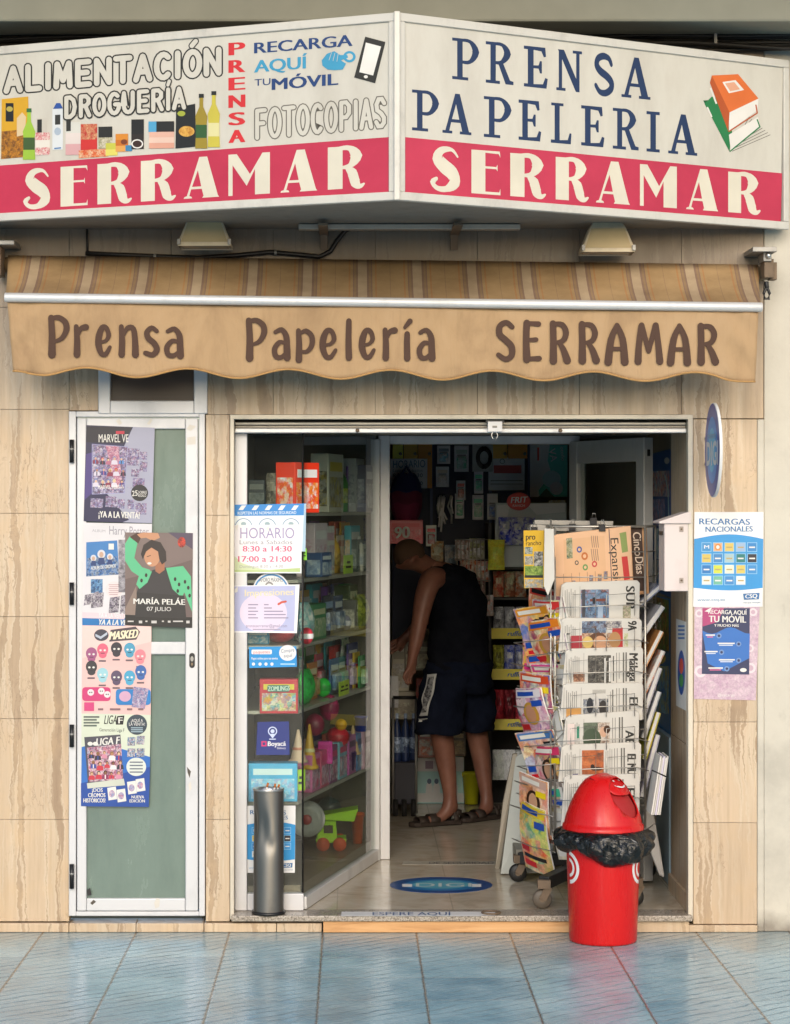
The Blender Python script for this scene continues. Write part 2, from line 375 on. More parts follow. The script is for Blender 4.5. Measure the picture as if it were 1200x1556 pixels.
def pavement_tiles():
    t = NT('blue_pavement_tiles'); tc = t.n('TexCoord'); v = tc.outputs['Object']; sep = t.n('SeparateXYZ'); t.l(v, sep.inputs[0])
    wob = t.math('MULTIPLY', t.math('SUBTRACT', t.noise(v, 18, 3), .5), .006)
    def cell(s, off, size):
        u = t.math('DIVIDE', t.math('ADD', t.math('ADD', s, wob), off), size); fl = t.math('FLOOR', u); fr = t.math('SUBTRACT', u, fl)
        return fl, t.math('MULTIPLY', t.math('MINIMUM', fr, t.math('SUBTRACT', 1, fr)), size)
    ix, dx = cell(sep.outputs[0], -.25 + .365 * 40, .365); iy, dy = cell(sep.outputs[1], .5 + .37 * 40, .37)
    cid = t.n('CombineXYZ'); t.l(ix, cid.inputs[0]); t.l(iy, cid.inputs[1])
    wn = t.n('TexWhiteNoise', noise_dimensions='3D'); t.l(cid.outputs[0], wn.inputs['Vector'])
    # every tile carries slanting, slightly wavy grooves
    off = t.n('VectorMath', operation='MULTIPLY_ADD'); t.l(cid.outputs[0], off.inputs[0]); off.inputs[1].default_value = (7.13, 3.77, 0); t.l(v, off.inputs[2])
    mp = t.n('Mapping'); t.l(off.outputs[0], mp.inputs[0]); mp.inputs['Rotation'].default_value = (0, 0, R(52))
    wv = t.n('TexWave', wave_type='BANDS', bands_direction='X'); t.l(mp.outputs[0], wv.inputs['Vector'])
    wv.inputs['Scale'].default_value = 5.6; wv.inputs['Distortion'].default_value = 2.6; wv.inputs['Detail'].default_value = 2; wv.inputs['Detail Scale'].default_value = 1.6
    gmask = t.ramp(t.noise(off.outputs[0], 5, 4, .6), [(.36, (.15,) * 3), (.6, (1,) * 3)])
    groove = t.math('MULTIPLY', t.ramp(wv.outputs['Fac'], [(.0, (1,) * 3), (.07, (.75,) * 3), (.16, (0,) * 3)]), gmask)
    n = t.noise(v, 5, 7, .6); nf = t.noise(v, 60, 3)
    c = t.ramp(n, [(.3, (.25, .43, .53)), (.5, (.33, .53, .62)), (.7, (.42, .60, .67))])
    c = t.mix(1, c, t.ramp(wn.outputs['Value'], [(0, (.82, .84, .86)), (1, (1.12, 1.08, 1.04))]), 'MULTIPLY')
    n5 = t.noise(t.coord((1, .5, 1), (4, 2, 0)), 1.8, 5, .6)
    c = t.mix(t.ramp(n5, [(.5, (0,) * 3), (.7, (.5,) * 3)]), c, (.33, .34, .31))
    # worn grey grime close to the shop front
    ed = t.n('MapRange'); t.l(t.math('ADD', sep.outputs[1], t.math('MULTIPLY', t.math('SUBTRACT', n5, .5), .9)), ed.inputs['Value'])
    ed.inputs['From Min'].default_value = -.42; ed.inputs['From Max'].default_value = -.02; ed.inputs['To Max'].default_value = .62
    c = t.mix(ed.outputs['Result'], c, (.36, .37, .33))
    sp_ = t.n('TexVoronoi', Scale=5.0); t.l(v, sp_.inputs['Vector']); c = t.mix(t.math('MULTIPLY', t.ramp(sp_.outputs['Distance'], [(.035, (.6,) * 3), (.06, (0,) * 3)]), t.ramp(t.noise(v, 2.3, 2), [(.52, (0,) * 3), (.56, (1,) * 3)])), c, (.07, .07, .068))
    c = t.mix(t.math('MULTIPLY', groove, .52), c, (.08, .10, .11))
    jx = t.ramp(dx, [(.0028, (1,) * 3), (.0046, (0,) * 3)]); jy = t.ramp(dy, [(.0014, (.5,) * 3), (.0028, (0,) * 3)])
    c = t.mix(jy, c, (.42, .38, .31)); c = t.mix(jx, c, (.15, .11, .075))
    h = t.math('SUBTRACT', t.math('SUBTRACT', 1, t.math('MULTIPLY', groove, .5)), t.math('MAXIMUM', jx, jy))
    rg = t.math('ADD', t.ramp(n, [(.3, (.13,) * 3), (.7, (.30,) * 3)]), t.math('MULTIPLY', groove, .3))
    t.set(Base_Color=c, Roughness=rg, Specular_IOR_Level=.32); t.bump(t.math('ADD', h, t.math('MULTIPLY', nf, .08)), .35, .003)
    return t.m
def floor_tiles():
    t = NT('cream_floor_tiles'); v = t.coord(); sep = t.n('SeparateXYZ'); t.l(v, sep.inputs[0])
    def d(s, off, size):
        u = t.math('FRACT', t.math('DIVIDE', t.math('ADD', s, off), size)); return t.math('MULTIPLY', t.math('MINIMUM', u, t.math('SUBTRACT', 1, u)), size)
    m = t.math('MINIMUM', d(sep.outputs[0], 3.28, .46), d(sep.outputs[1], 2.2, .46))
    n = t.noise(v, 6, 8, .65, .8); n2 = t.noise(v, 2, 4)
    c = t.ramp(n, [(.3, (.40, .33, .24)), (.48, (.55, .48, .37)), (.7, (.63, .57, .47))])
    c = t.mix(t.ramp(n2, [(.45, (0,) * 3), (.7, (.5,) * 3)]), c, (.36, .32, .25))
    c = t.mix(t.ramp(m, [(.001, (.7,) * 3), (.0022, (0,) * 3)]), c, (.30, .26, .2))
    t.set(Base_Color=c, Roughness=t.ramp(n2, [(.3, (.10,) * 3), (.7, (.24,) * 3)]), Specular_IOR_Level=.6); return t.m
def stripes_cloth():
    t = NT('awning_stripes'); v = t.coord(); sep = t.n('SeparateXYZ'); t.l(v, sep.inputs[0])
    u = t.math('FRACT', t.math('DIVIDE', t.math('ADD', sep.outputs[0], 10.016), .2115))
    tan = (.38, .25, .12); wh = (.44, .33, .21); pu = (.25, .16, .11); og = (.40, .21, .085); br = (.30, .195, .105)
    c = t.ramp(u, [(0, wh), (.15, pu), (.19, br), (.225, pu), (.25, tan), (.30, og), (.325, tan), (.57, br), (.58, tan), (.82, og), (.85, tan), (.895, pu), (.915, br), (.955, pu), (.985, wh)], 'CONSTANT')
    n = t.noise(t.coord((1.5, 1, 3)), 2.5, 6, .65)
    c = t.mix(1, c, t.ramp(n, [(.3, (.66, .63, .6)), (.65, (1.05, 1.05, 1.05))]), 'MULTIPLY')
    t.set(Base_Color=c, Roughness=.85); t.bump(t.noise(v, 300, 2), .1, .001); return t.m
def canvas():
    t = NT('awning_canvas'); n = t.noise(t.coord((1.6, 1, 1)), 3.2, 7, .62, .5); n2 = t.noise(t.coord((14, 1, 2)), 1.2, 5, .6, 2)
    c = t.ramp(n, [(.3, (.30, .19, .10)), (.5, (.405, .265, .14)), (.7, (.44, .295, .165))])
    c = t.mix(t.ramp(n2, [(.58, (0,) * 3), (.72, (.35,) * 3)]), c, (.29, .19, .10))
    t.set(Base_Color=c, Roughness=.85, Subsurface_Weight=0); t.bump(n2, .25, .012); return t.m
def dark_weave(col=(.02, .02, .022)):
    t = NT('dark_room'); t.set(Base_Color=(*col, 1), Roughness=.8); return t.m
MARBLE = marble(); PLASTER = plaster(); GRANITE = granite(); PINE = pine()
ALU = alu('aluminium'); WHITE_ALU = alu('white_aluminium', (.60, .60, .615), .3, .15, .4); CREAM_ALU = alu('cream_aluminium', (.60, .54, .44), .35, .1)
BROWN_ALU = alu('shutter_aluminium', (.42, .38, .32), .4, .4); STEEL = alu('steel', (.52, .51, .49), .2, .95, .4)
RUST = alu('rusty_steel', (.22, .16, .11), .6, .5, .8); CHROME = alu('wire', (.50, .48, .44), .28, .85, .5); ZINC = alu('zinc', (.34, .33, .31), .45, .8, .7)
BLACK = mat('#17171a', .4); RUBBER = mat('#1d1c1b', .7); DARK = dark_weave()
PAPER = mat('#ebe8e2', .6); WHITE = mat('#eeeeee', .45); GASKET = mat('#101010', .6)
GLASS = glass('window_glass', (.93, .97, .95), .025); SIDEGLASS = glass('side_glass', (.86, .90, .88), .03, .02); DOORGLASS = glass('door_glass', (.86, .9, .88), .03, .02)

# ------------------------------------------------------------------ the setting
g = MB(); g.add([(-80, -120, 0), (80, -120, 0), (80, .3, 0), (-80, .3, 0)], [(0, 1, 2, 3)], pavement_tiles())
tag(g.build('pavement'), 'blue grey grooved pavement tiles in front of the shop', 'pavement', kind='structure')
ZF = .07                                    # shop floor above the pavement
g = MB(); g.add([(-.47, .1, ZF), (1.5, .1, ZF), (1.5, 4.6, ZF), (-.47, 4.6, ZF)], [(0, 1, 2, 3)], floor_tiles())
tag(g.build('floor'), 'polished cream tile floor inside the shop entrance', 'floor', kind='structure')

# ------------------------------------------------------------------ the building
shop = thing('shop_building', 'small shop front clad in veined travertine with an open doorway', 'building')
w = MB()
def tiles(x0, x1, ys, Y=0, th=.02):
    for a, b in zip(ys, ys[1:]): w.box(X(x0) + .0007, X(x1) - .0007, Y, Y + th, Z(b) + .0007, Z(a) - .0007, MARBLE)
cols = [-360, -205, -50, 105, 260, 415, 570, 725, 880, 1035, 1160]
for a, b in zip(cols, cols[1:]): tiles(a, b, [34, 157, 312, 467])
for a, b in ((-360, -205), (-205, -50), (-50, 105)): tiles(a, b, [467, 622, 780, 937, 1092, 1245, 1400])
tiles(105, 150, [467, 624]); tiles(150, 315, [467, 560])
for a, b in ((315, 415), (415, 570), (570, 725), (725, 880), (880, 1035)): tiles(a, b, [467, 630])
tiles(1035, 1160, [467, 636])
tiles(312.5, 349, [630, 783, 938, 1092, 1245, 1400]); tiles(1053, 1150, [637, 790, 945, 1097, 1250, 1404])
for k in range(3): w.box(X(1050) + .001, X(1050) + .02, .021, .58, ZF + .002 + k * .65, ZF + .65 * k + .648, MARBLE)      # reveal of the doorway
w.box(X(1050) - .012, X(1050), .03, .57, ZF + .001, ZF + .07, MARBLE)
wall = w.build('wall', shop, bev=.0008)
c = MB(); MORTAR = mat("#b5a283", .9)
for x0, x1, y0, y1 in ((-360, 104, 34, 1399), (104, 150, 34, 624), (150, 316, 34, 559), (312, 350, 628, 1399), (316, 1052, 34, 632), (1053, 1160, 34, 1404)):
    c.box(X(x0), X(x1), .0195, .18, Z(y1), Z(y0), MORTAR)
c.build('wall_core', shop)
b = MB()
for x0, x1 in ((-360, -210), (-210, -40), (-40, 105), (105, 207), (207, 310), (310, 420), (420, 489)): b.box(X(x0) + .001, X(x1) - .001, -.012, .1, .001, Z(1402), MARBLE)
b.build('base_course', shop, bev=.003); b = MB(); b.box(X(1046), X(1150), -.012, .1, .001, Z(1405), MARBLE); b.build('base_course', shop, bev=.003)
o = MB(); CONC = mat('#8f8e80', .9); o.box(-7, 7, -1.5, 5, 4.3, 4.6, CONC); o.box(-7, 7, -.30, 0.2, Z(33, -.3), 4.299, CONC); o.build('overhang', shop, bev=.01)
i = MB(); IW = mat('#a39a88', .8)
i.box(-.60, -.475, .2, 4.6, 0, 2.5, IW); i.box(-.6, 2.1, 4.3, 4.6, 0, 2.5, IW); i.box(X(1050) + .03, 1.60, .6, 4.4, 0, 2.5, IW); i.box(-.6, 2.1, .19, 4.5, 2.45, 2.6, IW)
i.build('interior_wall', shop)
s_ = MB(); s_.box(X(352), X(1050), -.035, .1, .047, ZF, GRANITE); s_.build('doorstep', shop, bev=.004)
s_ = MB(); s_.box(X(491), X(872), -.022, .0, .002, .046, PINE); s_.build('kick_board', shop, 'x' and .002)
s_ = MB(); s_.box(X(872), X(1046), -.012, .05, .002, .046, MARBLE); s_.build('step_riser', shop)
# frame round the doorway and the rolled up shutter
t_ = MB(); t_.box(X(349.5), X(355.5), -.004, .05, ZF - .02, Z(631), CREAM_ALU); t_.box(X(1045), X(1052.5), -.004, .05, ZF - .02, Z(631), CREAM_ALU)
t_.box(X(349.5), X(1052.5), -.005, .05, Z(637), Z(630), CREAM_ALU); t_.build('doorway_trim', shop, bev=.002)
sh = sub(shop, 'roller_shutter')
def slat(y0, y1, Y, mt, nm='slat'):
    m = MB(); m.box(X(356), X(1044.5), Y, Y + .03, Z(y1), Z(y0), mt); m.build(nm, sh, bev=.004)
slat(637.5, 641, .06, mat('#2a231c', .6)); slat(641, 645.5, .035, BROWN_ALU); slat(646.3, 650, .045, BROWN_ALU); slat(650.6, 657.5, .025, ALU, 'bottom_bar')
lk = MB(); lk.box(X(741), X(763), .0, .026, Z(656), Z(640.5), WHITE_ALU); lk.box(X(738), X(766), .004, .03, Z(642), Z(638.5), BLACK)
lk.tube([at(748, 656, .01), at(746.5, 662, .01), at(749, 667, .01), at(754, 667, .01), at(756, 662, .01), at(754, 656, .01)], .0022, STEEL, 6)
lk.box(X(748), X(755), -.003, .001, Z(650), Z(647), mat('#8d8a82', .4)); lk.build('shutter_lock', sh, bev=.0015)
for px in (543, 852):
    k = MB(); k.ball((X(px), .022, Z(654)), .008, RUST, 8); k.build('rivet', sh)
# glazed service door on the other side of the pier
dr = sub(shop, 'service_door', 'aluminium service door with green frosted glass covered in posters')
f = MB()
f.box(X(105), X(116), -.012, .05, Z(1391), Z(625), WHITE_ALU); f.box(X(302.5), X(311.5), -.012, .05, Z(1391), Z(625), WHITE_ALU)
f.box(X(116), X(302.5), -.012, .05, Z(634), Z(625), WHITE_ALU); f.box(X(116), X(302.5), -.012, .05, Z(1391), Z(1384), WHITE_ALU); f.build('frame', dr, bev=.003)
l_ = MB()
for x0, x1, y0, y1 in ((117.5, 132, 635.5, 1383), (282, 301, 635.5, 1383), (132.2, 281.8, 635.5, 652), (132.2, 281.8, 1364, 1383), (132.2, 281.8, 975, 994)): l_.box(X(x0), X(x1), -.017, .03, Z(y1), Z(y0), WHITE_ALU)
l_.build('door_leaf', dr, bev=.004)
t = NT('frosted_green_glass'); nz = t.noise(t.coord((1.5, 1, .5)), 3, 7, .7)
t.set(Base_Color=t.ramp(nz, [(.3, (.105, .155, .130)), (.7, (.165, .225, .190))]), Roughness=t.ramp(nz, [(.35, (.10,) * 3), (.65, (.32,) * 3)]), Specular_IOR_Level=.55)
p = MB(); p.box(X(131), X(283), .0, .012, Z(976), Z(651), t.m); p.box(X(131), X(283), .0, .012, Z(1365), Z(993), t.m); p.build('pane', dr)
for y0, y1 in ((668, 703), (885, 919), (1101, 1135), (1313, 1350)):
    h = MB(); h.tube([at(109, y0, -.022), at(109, y1, -.022)], .009, BLACK, 10); h.tube([at(109, y0 + 13, -.022), at(109, y0 + 16, -.022)], .0095, ZINC, 10); h.build('hinge', dr)
k = Flat(Y=-.0175, step=.001); k.rrect(287.5, 992, 296, 1015, 4.2, BLACK); k.ell(291.7, 1001, 2.4, 4, ZINC); k.ell(291.7, 1009, 1.6, 2.4, RUST); k.build('lock', dr)
# marks of torn tape on the leaf
k = Flat(Y=-.0172, step=.0004); TAPE = mat('#dcd6cc', .5)
for q in ([(176, 640), (181, 636), (186, 643), (181, 646)], [(223, 644), (229, 636), (232, 638), (227, 646)], [(283, 652), (288, 645), (298, 648), (290, 655)], [(284, 665), (297, 663), (297, 675), (284, 676)], [(234, 1372), (238, 1364), (243, 1366), (242, 1378), (236, 1380)], [(286, 1192), (290, 1187), (291, 1198), (288, 1203)]): k = Flat(Y=-.0172, step=.0004); k.poly(q, TAPE); k.build('tape_scrap', dr)
for q in ([(137, 1372), (142, 1367), (146, 1370), (140, 1375)], [(284, 1165), (290, 1172), (288, 1182), (285, 1174)]): k = Flat(Y=-.0172, step=.0004); k.poly(q, mat('#5a5148', .7)); k.build('tape_scrap', dr)
k = Flat(Y=-.0172, step=.0004); k.poly([(132, 1352), (137, 1349), (139, 1360), (133, 1361)], BLACK); k.build('tape_scrap', dr)
tw = sub(shop, 'transom_window')
f = MB(); FR = .0
for x0, x1, y0, y1 in ((150, 168, 545, 629), (295, 315.5, 545, 629), (168, 295, 609, 629), (168, 295, 541, 552)): f.box(X(x0), X(x1), -.02, .04, Z(y1), Z(y0), WHITE_ALU)
f.build('frame', tw, bev=.004)
p = MB(); p.box(X(167), X(296), .02, .03, Z(611), Z(550), mat('#2c1d17', .35)); p.build('pane', tw)
# ------------------------------------------------------------------ adjoining plaster wall
pw = MB(); pw.box(X(1150.6), X(1161), .004, .3, .001, Z(637), PLASTER); pw.box(X(1161), 7, .004, .3, .001, 3.555, PLASTER)
tag(pw.build('plaster_wall', origin=(X(1180), .1, 0), bev=.004), 'plain stained plaster wall beside the travertine pier', 'wall')
# cables along the top of the wall
cb = thing('cable_bundle', 'bundle of black cables sagging along the wall above the sign', 'cables', (.2, -.04, 3.45))
rnd = random.Random(4)
for k in range(9):
    ph, y0 = rnd.random() * 6, 38 + k * 3.6 + rnd.random() * 2
    pts = [at(px, y0 + 3.5 * math.sin(px / 130 + ph) + 2 * math.sin(px / 47 + ph * 2) + (abs(px - 600) / 600) * 6, -.03 - .012 * (k % 4)) for px in range(-160, 1330, 45)]
    m = MB(); m.tube(pts, .006 + .004 * rnd.random(), mat(('#1b1916', '#26211c', '#34302a')[k % 3], .6), 6); m.build('cable', cb)
for px in (210, 455, 745, 1080): 
    m = MB(); m.box(X(px), X(px + 4), -.085, .0, Z(72), Z(36), ZINC); m.build('cable_clip', cb)
# ------------------------------------------------------------------ the big corner sign
SZ0, SZ1 = 2.741, 3.399
SL, SCn, SR = Vector((-2.02, -.05, 0)), Vector((.157, -.925, 0)), Vector((1.69, -.06, 0))
SIGNW = alu('sign_frame', (.58, .56, .51), .4, .1, .6)
t = NT('sign_face'); v = t.coord((1, 1, .35)); nz = t.noise(v, 6, 7, .65)
t.set(Base_Color=t.ramp(nz, [(.3, (.49, .46, .40)), (.55, (.57, .545, .48)), (.75, (.52, .485, .42))]), Roughness=.32); SIGNF = t.m
t = NT('sign_crimson'); nz = t.noise(t.coord(), 5, 6, .6)
t.set(Base_Color=t.ramp(nz, [(.3, (.42, .016, .052)), (.7, (.51, .026, .07))]), Roughness=.3); CRIM = t.m
NAVY = mat('#16305a', .4); CREAM = mat('#e2dbc8', .4)
sign = thing('corner_sign', 'two sided lightbox sign meeting in a corner above the awning', 'sign', (.157, -.3, SZ0))
c = MB(); c.prism([(SL.x, 0, SZ0 + .01), (SL.x, SL.y + .02, SZ0 + .01), (SCn.x, SCn.y + .028, SZ0 + .01), (SR.x, SR.y + .02, SZ0 + .01), (SR.x, 0, SZ0 + .01)], (0, 0, SZ1 - SZ0 - .02), alu('sign_box', (.24, .23, .205), .5, .1)); c.build('case', sign)
def face(A, B, tag_):
    d = (B - A).normalized(); n = Vector((d.y, -d.x, 0))
    f = MB(); up = Vector((0, 0, 1)); th = .03
    for z in (SZ0 + th / 2, SZ1 - th / 2): f.bar(A + up * z, B + up * z, .03, th, SIGNW)
    for p in (A + d * .013, B - d * .013): f.bar(p + up * (SZ0 + th), p + up * (SZ1 - th), .03, .026, SIGNW, d)
    f.build('frame', sign, bev=.003)
    return Flat(p=A + n * .006 + Vector((0, 0, SZ0)), n=n)
def lerp2(xa, ya, xb, yb): return lambda x: ya + (yb - ya) * (x - xa) / (xb - xa)
DECO = {   # thick and thin capitals of the shop's name
 'S': [('s', [(.86, .80), (.68, .95), (.38, .92), (.25, .74), (.44, .57), (.70, .41), (.76, .21), (.52, .055), (.24, .06), (.09, .19), (.22, .27)], [.05, .08, .17, .30, .34, .34, .32, .14, .11, .12, .09])],
 'E': [('p', [(0, 0), (0, 1), (.98, 1), (1, .86), (.94, .94), (.48, .95), (.48, .64), (.86, .64), (.90, .70), (.90, .54), (.86, .59), (.48, .59), (.48, .06), (.96, .06), (1, .15), (1, 0)])],
 'R': [('p', [(0, 0), (0, 1), (.40, 1), (.40, 0)]), ('s', [(.30, .955), (.58, .955), (.76, .76), (.60, .54), (.36, .50)], [.09, .12, .34, .12, .06]), ('s', [(.50, .50), (.66, .36), (.75, .13), (.87, .04), (.98, .09)], [.08, .26, .26, .12, .05])],
 'A': [('p', [(0, 0), (.02, .04), (.09, .06), (.44, 1), (.66, 1), (.96, .05), (1, 0), (.52, 0), (.56, .05), (.51, .22), (.21, .22), (.16, .06), (.22, .04), (.24, 0)]), ('x', [(.235, .28), (.495, .28), (.40, .68)])],
 'M': [('p', [(0, 0), (0, 1), (.20, 1), (.52, .50), (.82, 1), (1, 1), (1, 0), (.64, 0), (.64, .62), (.44, .22), (.10, .74), (.10, 0)])]}
SLAB = {   # navy slab serif capitals
 'P': [('b', [(.30, 0), (.30, 1)], .20), ('b', [(.02, .03), (.60, .03)], .075), ('b', [(.02, .97), (.42, .97)], .075), ('s', [(.30, .965), (.66, .95), (.87, .71), (.66, .455), (.34, .435)], [.07, .09, .25, .10, .07])],
 'R': [('b', [(.28, 0), (.28, 1)], .19), ('b', [(.02, .03), (.52, .03)], .075), ('b', [(.02, .97), (.42, .97)], .075), ('s', [(.28, .965), (.60, .955), (.78, .75), (.58, .53), (.32, .51)], [.07, .09, .25, .10, .07]), ('p', [(.44, .53), (.62, .53), (.88, .10), (1, .08), (1, 0), (.72, 0)])],
 'E': [('b', [(.30, 0), (.30, 1)], .24), ('p', [(.02, 0), (.02, .08), (.40, .08), (.80, .10), (.90, .26), (1, .24), (.95, 0)]), ('p', [(.02, 1), (.02, .92), (.40, .92), (.74, .90), (.84, .76), (.93, .78), (.90, 1)]), ('p', [(.38, .47), (.38, .54), (.62, .55), (.68, .66), (.76, .66), (.76, .36), (.68, .36), (.62, .47)])],
 'N': [('b', [(.16, 0), (.16, 1)], .13), ('b', [(.84, 0), (.84, 1)], .13), ('p', [(.06, 1), (.30, 1), (.90, .14), (.90, 0), (.76, 0), (.16, .86)]), ('b', [(0, .03), (.36, .03)], .07), ('b', [(.64, .97), (1, .97)], .07)],
 'S': [('s', [(.80, .76), (.70, .90), (.48, .95), (.26, .88), (.20, .72), (.34, .58), (.62, .46), (.80, .32), (.78, .16), (.56, .05), (.32, .07), (.16, .22)], [.12, .14, .17, .18, .19, .2, .2, .2, .19, .17, .14, .12])],
 'A': [('p', [(.44, 1), (.60, 1), (.92, .07), (1, .07), (1, 0), (.60, 0), (.60, .07), (.68, .07), (.62, .28), (.30, .28), (.24, .07), (.34, .07), (.34, 0), (0, 0), (0, .07), (.10, .07)]), ('x', [(.33, .36), (.58, .36), (.47, .74)])],
 'L': [('b', [(.32, 0), (.32, 1)], .24), ('b', [(.04, .965), (.62, .965)], .07), ('p', [(.02, 0), (.02, .08), (.44, .08), (.82, .10), (.92, .28), (1, .26), (.97, 0)])],
 'I': [('b', [(.5, 0), (.5, 1)], .42), ('b', [(0, .035), (1, .035)], .075), ('b', [(0, .965), (1, .965)], .075)]}
# wide face towards the street on the door side
f = face(SCn, SR, 0)
f.board([(609, 29), (1189, 97), (1186, 343), (612, 297)], .004, SIGNF)
f.poly([(610, 208), (1188, 263.5), (1186, 343), (611, 297)], CRIM)
f.letters(SLAB, 'PRENSA', ((686, 728), (737, 780), (795, 832), (845, 884), (899, 936), (944, 988)), lerp2(690, 120, 987, 152), lambda x: 62, NAVY, SIGNF)
f.letters(SLAB, 'PAPELERIA', ((625, 667), (672, 716), (734, 777), (787, 822), (836, 868), (882, 918), (930, 970), (982, 1002), (1015, 1059)), lerp2(625, 197.5, 1058, 237), lambda x: 61, NAVY, SIGNF)
f.letters(DECO, 'SERRAMAR', ((652, 702), (716, 760), (775, 829), (844, 894), (905, 957), (972, 1028), (1042, 1091), (1106, 1155)), lerp2(653, 289, 1153, 326), lambda x: 67 - (x - 653) * .012, CREAM, CRIM)
OR, OR2, GRN, GRN2 = mat('#e0702e', .4), mat('#b9531d', .4), mat('#1f7d45', .4), mat('#145c33', .4)
for k in range(9): f.line((1112 + k * 2, 230 - k * 4.2), (1170 - k * 4, 205 - k * 3.4), .9, mat('#66605a', .5))
f.poly([(1081, 152), (1068, 153), (1108, 231), (1110, 208)], GRN2); f.poly([(1081, 147), (1091, 150), (1112, 200), (1108, 230), (1070, 158)], GRN)
f.poly([(1107, 205), (1151, 178), (1154, 192), (1110, 231)], PAPER); f.stroke([(1109, 230), (1154, 193), (1150, 182)], 2, GRN)
f.poly([(1107, 170), (1152, 150), (1150, 168), (1107, 200)], PAPER); f.stroke([(1107, 200), (1150, 172), (1148, 160)], 2, OR2)
f.poly([(1081, 115), (1121, 113), (1152, 150), (1108, 171)], OR); f.poly([(1081, 115), (1078, 126), (1106, 200), (1108, 171)], OR2)
f.poly([(1097, 125), (1117, 122), (1130, 137), (1107, 142)], PAPER); f.poly([(1101, 127), (1115, 125), (1124, 136), (1109, 139)], mat('#e6a98a', .4)); f.line((1079, 134), (1088, 158), 2.5, PAPER); f.line((1074, 163), (1081, 178), 2.2, PAPER)
f.build('sign_panel', sign)
# the other face
f = face(SL, SCn, 1)
f.board([(-80, 82), (599, 29), (595, 296), (-80, 340)], .004, SIGNF)
f.poly([(-80, 257.5), (597, 208), (595, 296), (-80, 339)], CRIM)
f.letters(DECO, 'SERRAMAR', ((34, 79), (92, 133), (148, 200), (214, 267), (279, 333), (347, 410), (426, 482), (498, 554)), lerp2(35, 318, 553, 285), lambda x: 60 + (x - 35) * .009, CREAM, CRIM)
INK, GREY, REDL = mat('#26241f', .5), mat('#6d685e', .5), mat('#d8282f', .45)
SK = {   # centre lines of the hollow rounded capitals
 'A': [[(.10, .08), (.50, .92)], [(.50, .92), (.90, .08)], [(.28, .36), (.72, .36)]], 'L': [[(.2, .92), (.2, .08)], [(.2, .08), (.86, .08)]], 'I': [[(.5, .92), (.5, .08)]], 'Í': [[(.5, .92), (.5, .08)], [(.45, 1.12), (.75, 1.28)]],
 'M': [[(.10, .08), (.16, .92)], [(.16, .92), (.50, .30)], [(.50, .30), (.84, .92)], [(.84, .92), (.90, .08)]], 'E': [[(.84, .92), (.2, .92)], [(.2, .92), (.2, .08)], [(.2, .08), (.86, .08)], [(.2, .52), (.74, .52)]], 'N': [[(.14, .08), (.14, .92)], [(.14, .92), (.86, .08)], [(.86, .08), (.86, .92)]],
 'T': [[(.1, .92), (.9, .92)], [(.5, .92), (.5, .08)]], 'C': [arc(.54, .5, .40, .42, 48, 312, 14)], 'O': [arc(.5, .5, .40, .42, 0, 180, 12), arc(.5, .5, .40, .42, 180, 360, 12)], 'Ó': [arc(.5, .5, .40, .42, 0, 180, 12), arc(.5, .5, .40, .42, 180, 360, 12), [(.45, 1.14), (.68, 1.30)]],
 'D': [[(.18, .92), (.18, .08)], [(.18, .08), (.48, .08), (.74, .20), (.86, .5), (.74, .80), (.48, .92), (.18, .92)]], 'R': [[(.18, .08), (.18, .92)], [(.18, .92), (.58, .92), (.80, .80), (.80, .62), (.58, .50), (.18, .50)], [(.54, .5), (.86, .08)]],
 'P': [[(.18, .08), (.18, .92)], [(.18, .92), (.58, .92), (.82, .80), (.82, .58), (.58, .46), (.18, .46)]], 'G': [arc(.54, .5, .40, .42, 50, 330, 14), [(.90, .30), (.90, .46)], [(.90, .46), (.60, .46)]], 'U': [[(.15, .92), (.15, .36)] + arc(.5, .36, .35, .28, 180, 360, 8) + [(.85, .92)]],
 'F': [[(.84, .92), (.2, .92)], [(.2, .92), (.2, .08)], [(.2, .52), (.72, .52)]], 'S': [[(.82, .78), (.62, .92), (.36, .92), (.18, .76), (.24, .58), (.56, .48), (.80, .34), (.80, .18), (.60, .08), (.34, .08), (.16, .22)]]}
def hollow(word, x0, x1, base, h, w_, rim, col):
    """outlined capitals: a dark rounded stroke with a narrower panel coloured one on top"""
    ws = [.42 if c_ in 'IÍ' else 1.0 for c_ in word]; gap = .16; tot = sum(ws) + gap * (len(word) - 1); u = (x1 - x0) / tot
    for wd, mt in ((w_, col), (w_ - 2 * rim, SIGNF)):
        x = x0; f.k += 2
        for c_, cw in zip(word, ws):
            for j, st in enumerate(SK[c_]):
                f.stroke([(x + u * cw * (.5 if c_ in 'IÍ' else a) + (u * .35 * (a - .5) if b > 1 and c_ in 'IÍ' else 0), base(x + u * cw * a) - h(x) * b) for a, b in st], wd * (.8 if st[0][1] > 1 else 1), mt); f.k -= .93
            x += u * (cw + gap)
hollow('ALIMENTACIÓN', 7, 336, lerp2(7, 142, 336, 114), lambda x: 40 + x * .007, 13, 2.2, INK)
hollow('FOTOCOPIAS', 387, 587, lerp2(387, 214, 587, 195), lambda x: 49, 9.5, 1.7, GREY)
for k, ch in enumerate('PRENSA'): f.text(ch, (349, 84.5 + 26.6 * k), (371, 83 + 26.6 * k), 19, REDL, None, .09)
BL, CY_ = mat('#1c3f78', .4), mat('#3d9cc4', .4)
f.poly([(452, 62), (500, 42), (535, 34), (528, 52), (480, 68)], mat('#d0cbbd', .5))   # a faded patch
f.text('RECARGA', (387, 81.5), (535, 70), 16, BL, 17, .05); f.text('AQUÍ', (387, 110.5), (466, 104), 18, CY_, 18, .05); f.text('TU', (387, 131), (411, 129), 10, BL, None, .02); f.text('MÓVIL', (414, 137), (513, 129), 17, BL, None, .06)
